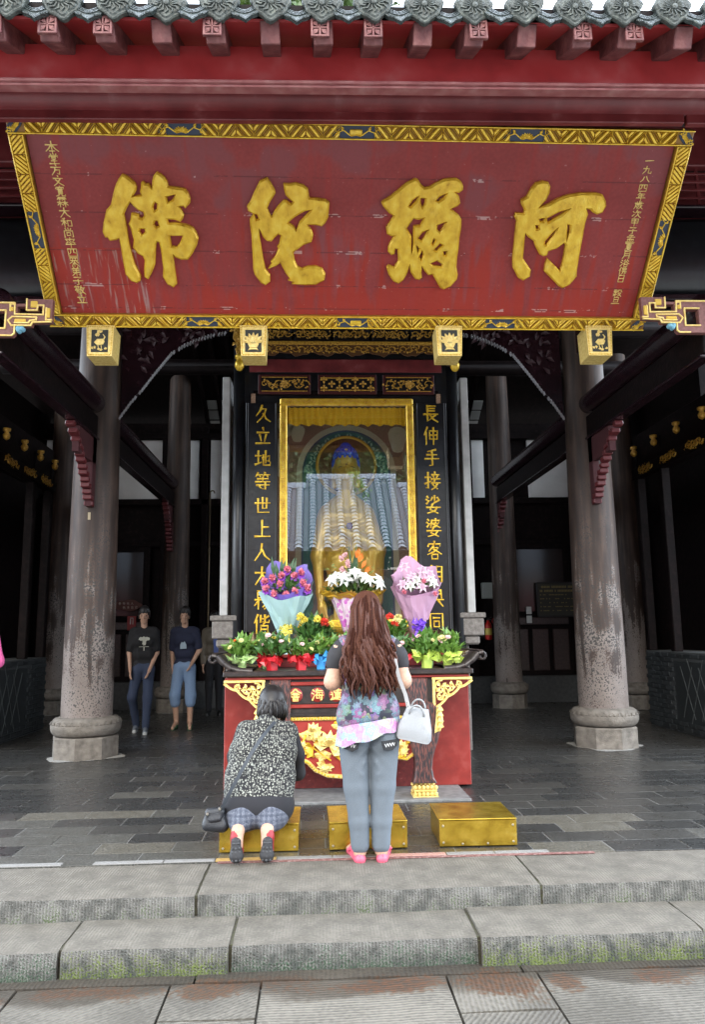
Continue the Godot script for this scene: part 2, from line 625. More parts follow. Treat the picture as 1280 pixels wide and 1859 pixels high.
func courtyard() -> void:
	var ground := setting("ground")
	var st := new_st()
	box(st, Vector3(0, -0.36, 9.0), Vector3(60, 0.16, 25.93))
	put(ground, "ground_bed", st, tmat("paving_far", [[0.0, lin(0.12, 0.115, 0.10)], [0.5, lin(0.22, 0.21, 0.19)], [1.0, lin(0.33, 0.315, 0.29)]], 3.0, 0.01, 0.8, 0.5, 0.04))
	# paving slabs: [x0, x1, z far, z near, groove angle, groove pitch]
	var slabs := []
	var xs := [-4.4, -3.5, -2.55, -1.75, -1.054, -0.635, 0.228, 0.66, 1.55, 2.3, 3.1, 4.0]
	for i in xs.size() - 1:
		var deep: float = [-3.51, -3.2, -3.51, -3.30, -3.515, -3.05, -3.495, -3.0, -3.52, -3.1, -3.45][i]
		var ang: float = [35, 90, 60, 50, 52, 88, 4, 86, -48, 90, 30][i]
		slabs.append([xs[i], xs[i + 1], -3.86, deep, ang])
		slabs.append([xs[i], xs[i + 1], deep, deep + 0.55, ang + (82 if i % 2 else 30)])
		slabs.append([xs[i], xs[i + 1], deep + 0.55, -1.9, ang + 60])
	for i in 7:
		slabs.append([-4.4 + i * 1.25 - (0.3 if i % 2 else 0.0), -4.4 + (i + 1) * 1.25 - (0.0 if i % 2 else 0.3), -3.975, -3.86, 0.0])
	# one picture of the paved strip, x -4.5..4.5, z -4..-1.9: stain, wet and tooling as the stone carries them
	var w := 2048
	var h := 480
	var im := Image.create(w, h, false, Image.FORMAT_RGB8)
	var hm := Image.create(w, h, false, Image.FORMAT_L8)
	var big := noise(1.3, FastNoiseLite.TYPE_SIMPLEX_SMOOTH, 4, 21)
	var fine := noise(28.0, FastNoiseLite.TYPE_SIMPLEX_SMOOTH, 2, 22)
	var stains := [[-1.45, -3.80, 0.30, 0.09, 0.9], [-0.85, -3.80, 0.13, 0.07, 0.8], [-1.9, -3.76, 0.2, 0.07, 0.6], [-0.2, -3.77, 0.40, 0.085, 1.0], [0.44, -3.74, 0.2, 0.12, 0.95], [0.76, -3.76, 0.07, 0.10, 0.9], [1.18, -3.79, 0.17, 0.10, 1.0], [1.6, -3.8, 0.2, 0.07, 0.5], [-0.5, -3.86, 0.25, 0.05, 0.5]]
	for s in slabs:
		var u0 := int(clampf((s[0] + 4.5) / 9.0 * w, 0, w - 1))
		var u1 := int(clampf((s[1] + 4.5) / 9.0 * w, 0, w - 1))
		var v0 := int(clampf((s[2] + 4.0) / 2.1 * h, 0, h - 1))
		var v1 := int(clampf((s[3] + 4.0) / 2.1 * h, 0, h - 1))
		var ca := cos(deg_to_rad(s[4]))
		var sa := sin(deg_to_rad(s[4]))
		var tone := rng.randf_range(0.85, 1.12)
		for v in range(v0, v1 + 1):
			for u in range(u0, u1 + 1):
				var x := u * 9.0 / w - 4.5
				var z := v * 2.1 / h - 4.0
				var b := big.get_noise_2d(x, z)
				var g := fine.get_noise_2d(x, z)
				var groove := sin((x * ca + z * sa) * TAU / 0.022 + g * 0.9 + b * 2.0)
				var c := lin(0.072 * tone, 0.063 * tone, 0.050 * tone).lerp(lin(0.146 * tone, 0.130 * tone, 0.106 * tone), clampf(0.5 + b * 0.8 + g * 0.45 + groove * 0.24, 0, 1))
				var damp := clampf((-3.74 - z + b * 0.22 + g * 0.03) * 16.0, 0, 1)
				c = c.lerp(c * Color(0.62, 0.58, 0.53), damp)
				if z < -3.5:
					for t in stains:
						var q: float = Vector2((x - t[0]) / (t[2] * 1.15), (z - t[1]) / (t[3] * 1.2)).length() + b * 0.9 + g * 0.35
						var k: float = clampf((1.0 - q) * 2.2, 0, 1) * t[4]
						if k > 0.0:
							c = c.lerp(lin(0.078, 0.030, 0.010).lerp(lin(0.036, 0.021, 0.012), clampf(0.5 + g, 0, 1)), k * 0.95)
				im.set_pixel(u, v, c)
				hm.set_pixel(u, v, Color.from_hsv(0, 0, clampf(0.5 + groove * 0.3 + g * 0.25, 0, 1)))
	var m := img_mat("paving", im, 0.7)
	m.heightmap_enabled = true
	m.heightmap_scale = 0.9
	m.heightmap_texture = ImageTexture.create_from_image(hm)
	for s in slabs:
		st = new_st()
		var wob := noise(2.0, FastNoiseLite.TYPE_SIMPLEX, 2, int(s[0] * 100) + 500)
		var gap := 0.006
		var nx := maxi(int((s[1] - s[0]) / 0.09), 2)
		var edge := []
		for i in nx + 1:
			var x: float = lerpf(s[0] + gap, s[1] - gap, float(i) / nx)
			edge.append([Vector3(x, -0.241 + wob.get_noise_1d(x) * 0.004, s[2] + gap + absf(wob.get_noise_1d(x * 5.0)) * 0.006), Vector3(x, -0.241 + wob.get_noise_1d(x + 7.0) * 0.004, s[3] - gap - absf(wob.get_noise_1d(x * 5.0 + 40.0)) * 0.006)])
		var tex := func(p: Vector3) -> void:
			st.set_uv(Vector2((p.x + 4.5) / 9.0, (p.z + 4.0) / 2.1))
			st.add_vertex(p)
		var down := Vector3(0, -0.04, 0)
		for i in nx:
			var q := [edge[i][0], edge[i + 1][0], edge[i + 1][1], edge[i][1]]
			for f in [[0, 1, 2, 3]]:
				for k in [0, 1, 2, 0, 2, 3]:
					tex.call(q[f[k]])
			for pair in [[q[1], q[0]], [q[3], q[2]]]:
				for p in [pair[0], pair[1], pair[1] + down, pair[0], pair[1] + down, pair[0] + down]:
					tex.call(p)
		for e in [edge[0], edge[nx]]:
			for p in [e[0], e[1], e[1] + down, e[0], e[1] + down, e[0] + down]:
				tex.call(p)
		put(ground, "paving_slab", st, m)

func steps() -> void:
	var s := setting("steps")
	var top := tooled_stone()
	var m0 := mossy("riser_stone", 0.50, lin(0.06, 0.085, 0.03))
	var m1 := mossy("riser_moss", 1.12, lin(0.105, 0.14, 0.022))
	var m2 := mossy("riser_damp", 1.0, lin(0.03, 0.06, 0.03))
	var cuts := [-5.2, -3.1, -1.015, 0.837, 2.6, 5.2]
	for i in cuts.size() - 1:
		var size := Vector3(cuts[i + 1] - cuts[i] - 0.004, 0.2, 0.56)
		put_block(s, "step_stone", stone_block(size, i + 1, top, m0), Vector3((cuts[i] + cuts[i + 1]) / 2, -0.1 - [0.0, 0.002, 0.0, 0.003, 0.001][i], -4.335 - 0.28 + [0.004, 0.01, 0.0, -0.006, 0.0][i]))
	cuts = [-5.2, -3.4, -1.598, -0.795, 0.416, 1.531, 3.3, 5.2]
	for i in cuts.size() - 1:
		var size := Vector3(cuts[i + 1] - cuts[i] - 0.005, 0.2, 0.5)
		put_block(s, "step_stone", stone_block(size, i + 11, top, [m1, m2, m1, m2, m1, m1, m2][i]), Vector3((cuts[i] + cuts[i + 1]) / 2, -0.112 - 0.1 - [0.0, 0.004, 0.0, 0.006, -0.004, 0.0, 0.002][i], -3.966 - 0.25 + [0.0, 0.02, 0.018, 0.0, 0.028, 0.0, 0.01][i]))
	# earth and moss packed in the joints
	for q in [[-3.1, 0], [-1.015, 0], [0.837, 0], [2.6, 0], [-3.4, 1], [-1.598, 1], [-0.795, 1], [0.416, 1], [1.531, 1], [3.3, 1]]:
		var jt := new_st()
		box(jt, Vector3(q[0], -0.062 - 0.112 * q[1] - 0.03, -4.61 if q[1] == 0 else -4.15), Vector3(0.022, 0.165, 0.53 if q[1] == 0 else 0.34))
		put(s, "joint_earth", jt, tmat("joint_earth", [[0.0, lin(0.035, 0.032, 0.02)], [0.5, lin(0.06, 0.052, 0.036)], [1.0, lin(0.07, 0.085, 0.03)]], 0.3, 0.03, 0.95, 0.4, 0.07))
	# a bed under the stones
	var st := new_st()
	box(st, Vector3(0, -0.27, -4.55), Vector3(10.4, 0.14, 0.9))
	put(s, "step_bed", st, mats["stone"])

func hall_floor() -> void:
	var fl := setting("floor")
	var st := new_st()
	box(st, Vector3(0, -0.0990, -9.9), Vector3(11.0, 0.2, 9.98))
	put(fl, "floor_bed", st, mat("grout", lin(0.20, 0.20, 0.19), 0.85))
	var tones := [[0.038, 0.038, 0.037], [0.045, 0.044, 0.042], [0.053, 0.051, 0.047], [0.072, 0.069, 0.060], [0.088, 0.080, 0.063]]
	var ms := []
	for i in tones.size():
		var t: Array = tones[i]
		var m := tmat("granite_%d" % i, [[0.0, lin(t[0] * 0.30, t[1] * 0.30, t[2] * 0.30)], [0.42, lin(t[0] * 0.75, t[1] * 0.75, t[2] * 0.75)], [0.62, lin(t[0] * 1.25, t[1] * 1.25, t[2] * 1.25)], [1.0, lin(t[0] * 2.4, t[1] * 2.35, t[2] * 2.25)]], 0.9, 0.10, 0.34, 0.12, 0.2, 0.0, 3)
		m.roughness_texture = noise_tex(0.012, [[0.0, Color(0.55, 0.55, 0.55)], [1.0, Color(1, 1, 1)]], 4, 40 + i)
		m.roughness = [0.36, 0.40, 0.44, 0.6, 0.75][i]
		ms.append(m)
	var meshes := {}
	var rest := new_st()
	var count := 0
	var depth := 0.238
	for row in 41:
		var z1 := -4.892 - row * depth
		var off: float = [0.0, 0.17, 0.33][row % 3]
		for k in range(-13, 13):
			var x0 := k * 0.49 + off
			var x1 := x0 + 0.49
			if x1 < -5.4 or x0 > 5.4:
				continue
			var reach := (-z1) * 0.56 + 0.5
			if x1 < -0.4 - reach or x0 > 0.3 + reach:
				if row < 10:
					continue
			var gap := 0.0065
			var size := Vector3(x1 - x0 - gap, 0.02, depth - gap)
			var c := Vector3((x0 + x1) / 2 + rng.randf_range(-0.001, 0.001), -0.0065 + rng.randf_range(-0.001, 0.001), z1 - depth / 2)
			if count < 300:
				count += 1
				if not meshes.has("t"):
					meshes["t"] = box_mesh(size, 0.0015)
				var r := rng.randf()
				var worn := 0.10
				if x0 < -0.9:
					worn = 0.95 if z1 > -5.6 else 0.65 if z1 > -6.2 else 0.25 if z1 > -7.2 else 0.0
				elif z1 > -5.2:
					worn = 0.5
				else:
					worn = 0.0
				if x0 > 0.9 and x1 < 2.2 and z1 < -5.3 and z1 > -5.7:
					r = 0.7
					worn = 1.0
				var which := 3 if r < worn * 0.6 else 4 if r < worn * 0.8 else rng.randi() % 3
				put(fl, "tile", meshes["t"], ms[which], Transform3D(Basis.from_euler(Vector3(rng.randf_range(-0.002, 0.002), 0, rng.randf_range(-0.002, 0.002))), c))
			else:
				box(rest, c, size)
	var far := put(fl, "far_tiles", rest, ms[1])
	far.set_meta("kind", "stuff")
	# the line of painted and mosaic strips along the front edge
	var strips := [[-2.35, -1.9, "mosaic"], [-1.72, -1.3, "mosaic"], [-1.3, -0.99, "mosaic"], [-0.99, -0.62, "ochre"], [-0.62, -0.28, "mosaic"], [-0.28, 0.05, "mosaic"], [0.05, 0.42, "pink"], [0.42, 0.72, "mosaic"], [0.72, 1.06, "mosaic"]]
	tmat("strip_mosaic", [[0.0, lin(0.12, 0.11, 0.10)], [0.45, lin(0.18, 0.175, 0.165)], [0.62, lin(0.31, 0.30, 0.285)], [1.0, lin(0.40, 0.39, 0.37)]], 0.16, 0.10, 0.8, 0.2, 0.1, 0.0, 2)
	tmat("strip_ochre", [[0.0, lin(0.30, 0.19, 0.06)], [0.5, lin(0.40, 0.25, 0.07)], [1.0, lin(0.44, 0.33, 0.17)]], 0.4, 0.02, 0.8)
	tmat("strip_pink", [[0.0, lin(0.34, 0.16, 0.13)], [0.5, lin(0.36, 0.19, 0.15)], [1.0, lin(0.44, 0.34, 0.30)]], 0.3, 0.03, 0.8)
	tmat("strip_maroon", [[0.0, lin(0.10, 0.04, 0.035)], [0.5, lin(0.19, 0.085, 0.075)], [1.0, lin(0.33, 0.26, 0.24)]], 0.5, 0.03, 0.8)
	for s in strips:
		st = new_st()
		box(st, Vector3((s[0] + s[1]) / 2, 0.004, -4.925), Vector3(s[1] - s[0] - 0.006, 0.008, 0.055), 0.002)
		put(fl, "edging_strip", st, mats["strip_" + s[2]])
	st = new_st()
	box(st, Vector3(0.18, 0.003, -4.88), Vector3(2.3, 0.006, 0.03), 0.001)
	put(fl, "painted_line", st, mats["strip_maroon"])
	# the raised sill that the altar stands on
	st = new_st()
	box(st, Vector3(-0.1, 0.008, -7.0), Vector3(1.95, 0.03, 1.25), 0.006)
	put(fl, "altar_plinth", st, tmat("plinth", [[0.0, lin(0.13, 0.13, 0.13)], [1.0, lin(0.26, 0.26, 0.25)]], 1.0, 0.02, 0.6, 0.2))

# ---------------------------------------------------------------- the hall

func column_paint() -> StandardMaterial3D:
	var w := 512
	var h := 1280
	var im := Image.create(w, h, false, Image.FORMAT_RGB8)
	var big := noise(0.008, FastNoiseLite.TYPE_SIMPLEX_SMOOTH, 4, 31)
	var streak := noise(0.035, FastNoiseLite.TYPE_SIMPLEX_SMOOTH, 3, 32)
	var fleck := noise(0.13, FastNoiseLite.TYPE_SIMPLEX_SMOOTH, 4, 33)
	for y in h:
		var up := (1.0 - float(y) / h) * 4.91
		for x in w:
			var a := TAU * x / w
			var cx := cos(a) * 81.0
			var cz := sin(a) * 81.0
			var b := big.get_noise_3d(cx, y, cz)
			var s := streak.get_noise_3d(cx, y * 0.10, cz)
			var f := fleck.get_noise_3d(cx, y, cz)
			var brown := lin(0.030, 0.017, 0.012).lerp(lin(0.074, 0.044, 0.031), clampf(0.5 + s * 1.3 + b * 0.6, 0, 1))
			var bare := lin(0.13, 0.105, 0.092).lerp(lin(0.215, 0.182, 0.163), clampf(0.5 + b * 0.8 + f * 0.6, 0, 1))
			var peel := clampf((1.15 - up + s * 1.3 + b * 1.2 + f * 0.8) * 3.0, 0, 1)
			var c := brown.lerp(bare, peel)
			var soot := clampf((f * 2.4 + b * 0.9 - 0.42 + 0.42 * cos(a + 0.33) - absf(up - 1.05) * 0.62) * 3.5, 0, 1)
			c = c.lerp(lin(0.025, 0.022, 0.02), soot * 0.9)
			if f > 0.55 and up < 2.0:
				c = c.lerp(lin(0.26, 0.235, 0.215), 0.4)
			im.set_pixel(x, y, c)
	var m := img_mat("column_paint", im, 0.62)
	m.heightmap_enabled = true
	m.heightmap_scale = 0.25
	m.heightmap_texture = noise_tex(0.03, [], 4, 34)
	return m

func column(at: Vector3, r: float, tall: float, turn: float, m: Material) -> Node3D:
	var c := group_node(hall, "column", Transform3D(Basis(), at))
	var st := new_st()
	st.set_smooth_group(0)
	var prof := []
	for i in 15:
		var t := i / 14.0
		prof.append(Vector2(r * (1.0 - 0.05 * t - 0.14 * t * t), 0.44 + (tall - 0.44) * t))
	lathe(st, prof, 40, Transform3D(), turn, true)
	put(c, "shaft", st, m)
	st = new_st()
	st.set_smooth_group(0)
	prof = [Vector2(r * 0.9, 0.235)]
	for i in 11:
		var a := PI * (i / 10.0 - 0.5)
		prof.append(Vector2(r * 1.10 + 0.075 * cos(a), 0.345 + 0.10 * sin(a)))
	prof.append(Vector2(r * 0.96, 0.455))
	lathe(st, prof, 40)
	put(c, "drum", st, mats["column_stone"])
	st = new_st()
	for i in 26:
		var a := TAU * i / 26.0
		var p := Vector3(cos(a), 0, sin(a)) * (r * 1.10 + 0.068) + Vector3(0, 0.385, 0)
		leaf(st, p + Vector3(0, 0.035, 0), Vector3(-cos(a) * 0.12, -1, -sin(a) * 0.12), Vector3(cos(a), 0, sin(a)), 0.075, 0.075, 0.35, 0.1)
	put(c, "carved_band", st, mats["column_stone"]).set_meta("kind", "stuff")
	st = new_st()
	lathe(st, [Vector2(0, -0.004), Vector2(r * 1.30, -0.004), Vector2(r * 1.30, 0.225), Vector2(r * 1.26, 0.24), Vector2(0, 0.24)], 8, Transform3D(), PI / 8 + turn)
	put(c, "plinth", st, mats["column_stone"])
	st = new_st()
	st.set_smooth_group(0)
	for i in 26:
		var a0 := TAU * i / 26.0
		var a1 := TAU * (i + 1) / 26.0
		var n0 := 1.42 + 0.18 * sin(a0 * 3.0 + turn) + 0.09 * sin(a0 * 7.0)
		var n1 := 1.42 + 0.18 * sin(a1 * 3.0 + turn) + 0.09 * sin(a1 * 7.0)
		tri(st, Vector3(0, 0.02, 0), Vector3(cos(a0) * r * n0, 0.0065, sin(a0) * r * n0), Vector3(cos(a1) * r * n1, 0.0065, sin(a1) * r * n1))
	put(c, "mortar_skirt", st, mat("mortar", lin(0.27, 0.265, 0.25), 0.9))
	return c

# A stepped corner bracket in the z-y plane: n teeth from (z0, y0) down to (z1, y1).
func toothed(at: Vector3, dz: float, dy: float, n: int, m: Material) -> void:
	var g := group_node(hall, "stepped_bracket", Transform3D(Basis(), at))
	var st := new_st()
	box(st, Vector3(0, -dy * 0.18, -dz * 0.68), Vector3(0.07, dy * 0.36, dz * 0.6))
	box(st, Vector3(0, -dy * 0.5, -dz * 0.92), Vector3(0.07, dy, dz * 0.14))
	put(g, "bracket_web", st, mat("web_dark", lin(0.05, 0.008, 0.01), 0.8))
	for i in n:
		var t := (i + 0.5) / n
		var z := -dz * (0.12 + 0.78 * pow(t, 0.62))
		var y := -dy * t
		st = new_st()
		box(st, Vector3(0, y, z), Vector3(0.10, dy / n * 0.86, 0.07 + 0.04 * (i % 2)), 0.008, Basis.from_euler(Vector3(-0.25 * (1.0 - t), 0, 0)))
		put(g, "bracket_tooth", st, m)

func fret(side: float, anchor: Vector3) -> void:
	var g := group_node(hall, "fret_bracket", Transform3D(Basis.from_scale(Vector3(-side, 1, 1)) if side > 0 else Basis(), anchor))
	var k := 0.000394
	var cv := func(a: Array) -> PackedVector2Array:
		var p := PackedVector2Array()
		for i in range(0, a.size(), 2):
			p.append(Vector2((a[i] - 1080) * k, (560 - a[i + 1]) * k))
		return p
	var st := new_st()
	prism(st, cv.call([1090, 50, 565, 50, 565, 150, 350, 150, 330, 130, -420, 130, -420, 850, 300, 850, 350, 800, 350, 640, 680, 630, 700, 560, 1080, 545]), -0.05, 0.0, Transform3D(), 0.004, [cv.call([380, 215, 560, 215, 560, 305, 790, 305, 800, 220, 880, 220, 880, 362, 380, 362]), cv.call([-150, 325, 132, 325, 132, 662, -150, 662])])
	put(g, "fret_plate", st, tmat("fret_red", [[0.0, lin(0.13, 0.05, 0.045)], [1.0, lin(0.24, 0.10, 0.09)]], 0.4, 0.02, 0.55))
	for a in [[330, 170, 340, 385, 910, 395, 915, 190, 795, 190, 785, 300, 575, 300, 570, 58], [1070, 545, 700, 558, 670, 628, 280, 628, 210, 520, 290, 440, 780, 450, 770, 510, 650, 520, 630, 570, 345, 570], [-160, 690, 160, 690, 160, 305, -160, 305], [70, 842, 300, 842, 350, 800, 350, 640], [245, 310, 240, 170, 330, 170], [-420, 140, 330, 140], [970, 250, 970, 505, 1085, 505]]:
		st = new_st()
		var pts: PackedVector2Array = cv.call(a)
		for i in pts.size() - 1:
			var d := pts[i + 1] - pts[i]
			var mid := (pts[i] + pts[i + 1]) / 2
			box(st, Vector3(mid.x, mid.y, 0.003 + 0.0007 * (i % 3)), Vector3(d.length() + 0.012, 0.0125, 0.016), 0.003, Basis(Vector3.BACK, d.angle()))
		put(g, "gilt_line", st, mats["bright_gold"])
	for a in [[650, 100, 790, 240], [975, 250, 1050, 460], [340, 485, 570, 560], [232, 230, 310, 322]]:
		st = new_st()
		var p: PackedVector2Array = cv.call(a)
		box(st, Vector3((p[0].x + p[1].x) / 2, (p[0].y + p[1].y) / 2, 0.004), Vector3(p[1].x - p[0].x, absf(p[1].y - p[0].y), 0.017), 0.006)
		put(g, "gilt_inlay", st, mat("yellow_paint", lin(0.62, 0.40, 0.05), 0.5))
	st = new_st()
	st.set_smooth_group(0)
	for a in [[420, 690, 60.0], [490, 690, 55.0], [430, 735, 45.0]]:
		var p: PackedVector2Array = cv.call([a[0], a[1]])
		lathe(st, [Vector2(0, 0.02), Vector2(a[2] * k * 0.7, 0.014), Vector2(a[2] * k, 0.0), Vector2(a[2] * k, -0.03)], 12, Transform3D(Basis(Vector3.RIGHT, PI / 2), Vector3(p[0].x, p[0].y, 0.0)))
	put(g, "blue_cloud_scroll", st, mat("sky_blue_paint", lin(0.16, 0.38, 0.50), 0.5))

# A gilt block under the plaque: a tapered box, a beaded border and a carved panel on a dark ground.
func beam_block(at: Vector3, flower: int) -> void:
	var g := group_node(hall, "gilt_beam_block", Transform3D(Basis(), at))
	var st := new_st()
	var f := []
	var b := []
	for c in [[-0.118, 0.138], [0.118, 0.138], [0.105, -0.138], [-0.105, -0.138]]:
		f.append(Vector3(c[0], c[1], 0.0))
		b.append(Vector3(c[0] * 0.96, c[1] + 0.0, -0.24))
	quad_out(st, f[0], f[1], f[2], f[3], Vector3(0, 0, -0.1))
	for i in 4:
		quad_out(st, f[i], f[(i + 1) % 4], b[(i + 1) % 4], b[i], Vector3(0, 0, -0.1))
	put(g, "block", st, mats["bright_gold"])
	st = new_st()
	box(st, Vector3(0, -0.004, 0.004), Vector3(0.142, 0.200, 0.006), 0.002)
	put(g, "dark_ground", st, mat("panel_green", lin(0.028, 0.03, 0.024), 0.6))
	st = new_st()
	for i in 4:
		var a: Vector3 = [Vector3(-0.106, 0.125, 0), Vector3(0.106, 0.125, 0), Vector3(0.095, -0.127, 0), Vector3(-0.095, -0.127, 0)][i]
		var c: Vector3 = [Vector3(0.106, 0.125, 0), Vector3(0.095, -0.127, 0), Vector3(-0.095, -0.127, 0), Vector3(-0.106, 0.125, 0)][i]
		var n := 14 if i % 2 == 0 else 17
		for k in n:
			var p := a.lerp(c, (k + 0.5) / n)
			box(st, p + Vector3(0, 0, 0.004), Vector3(0.009, 0.009, 0.009), 0.003)
	put(g, "beaded_border", st, mats["gold_leaf"])
	st = new_st()
	var r := RandomNumberGenerator.new()
	r.seed = 90 + flower
	if flower % 2 == 0:
		prism(st, poly([-0.05, -0.03, 0.05, -0.03, 0.032, -0.068, -0.032, -0.068]), 0.006, 0.018, Transform3D(), 0.004)
		prism(st, poly([-0.03, -0.069, 0.03, -0.069, 0.045, -0.092, 0.02, -0.084, -0.02, -0.084, -0.045, -0.092]), 0.006, 0.016, Transform3D(), 0.003)
		for i in 7:
			var a := lerpf(0.35, PI - 0.35, i / 6.0)
			leaf(st, Vector3(0.02 * cos(a), -0.03, 0.008), Vector3(cos(a), sin(a) * 1.3, 0), Vector3.BACK, 0.07 + 0.045 * sin(a), 0.036, 0.15, 0.2)
	else:
		prism(st, poly([-0.045, -0.02, -0.02, -0.045, 0.03, -0.04, 0.045, -0.01, 0.03, 0.012, -0.02, 0.01]), 0.006, 0.018, Transform3D(), 0.004)
		stroke(st, PackedVector2Array([Vector2(0.03, 0.0), Vector2(0.045, 0.03), Vector2(0.03, 0.05)]), 0.007, 0.014, Transform3D())
		for x in [-0.012, 0.014]:
			stroke(st, PackedVector2Array([Vector2(x, -0.035), Vector2(x + 0.004, -0.075)]), 0.004, 0.014, Transform3D())
		for i in 12:
			var p := Vector3(r.randf_range(-0.05, 0.05), 0.065 if i < 7 else -0.08, 0.008)
			var a := r.randf() * TAU
			leaf(st, p, Vector3(cos(a), sin(a), 0), Vector3.BACK, 0.036, 0.024, 0.2, 0.2)
	put(g, "carved_relief", st, mats["bright_gold"])

func eave_cap() -> ArrayMesh:
	var st := new_st()
	var out := PackedVector2Array()
	var mid := PackedVector2Array()
	for i in 36:
		var a := TAU * i / 36.0
		var r := 0.098 * (1.0 + 0.05 * cos(a * 8.0))
		var y := sin(a) * (0.070 if sin(a) > 0 else 0.088) * (1.0 + 0.05 * cos(a * 8.0)) + (-0.02 * pow(maxf(0.0, -sin(a)), 10.0))
		out.append(Vector2(cos(a) * r, y))
		mid.append(Vector2(cos(a) * r * 0.86, y * 0.86))
	prism(st, out, -0.03, 0.004, Transform3D(), 0.006)
	prism(st, mid, 0.0, 0.011, Transform3D(), 0.007)
	for i in 9:
		var a := PI * (i + 0.5) / 9.0
		leaf(st, Vector3(0, -0.022, 0.010), Vector3(cos(a), sin(a) * 0.7, 0), Vector3.BACK, 0.075, 0.030, 0.35, 0.3)
	for i in 7:
		var a := PI + PI * (i + 0.5) / 7.0
		stroke(st, PackedVector2Array([Vector2(cos(a) * 0.03, -0.02 + sin(a) * 0.02), Vector2(cos(a + 0.2) * 0.055, -0.02 + sin(a + 0.2) * 0.04), Vector2(cos(a) * 0.072, -0.02 + sin(a) * 0.05)]), 0.006, 0.02, Transform3D())
	lathe(st, [Vector2(0, 0.032), Vector2(0.014, 0.028), Vector2(0.02, 0.01)], 8, Transform3D(Basis(Vector3.RIGHT, PI / 2), Vector3(0, -0.022, 0)))
	st.generate_normals()
	return st.commit()

func eave_drip() -> ArrayMesh:
	var st := new_st()
	var p := PackedVector2Array()
	for i in 13:
		var t := i / 12.0
		p.append(Vector2(-0.112 + 0.224 * t, 0.055 - 0.05 * sin(PI * t)))
	for i in 13:
		var t := 1.0 - i / 12.0
		p.append(Vector2(-0.098 + 0.196 * t, -0.005 - 0.055 * sin(PI * t) - 0.028 * pow(1.0 - absf(t * 2.0 - 1.0), 3.0) + 0.006 * cos(t * TAU * 3.0)))
	prism(st, p, -0.02, 0.006, Transform3D(Basis(Vector3.RIGHT, -0.35), Vector3.ZERO), 0.005)
	for k in 3:
		var a := PackedVector2Array()
		for i in 9:
			var t := i / 8.0
			a.append(Vector2((-0.075 + 0.15 * t) * (1.0 - 0.22 * k), 0.012 - 0.052 * sin(PI * t) * (1.0 - 0.24 * k)))
		stroke(st, a, 0.005, 0.012, Transform3D(Basis(Vector3.RIGHT, -0.35), Vector3.ZERO))
	st.generate_normals()
	return st.commit()

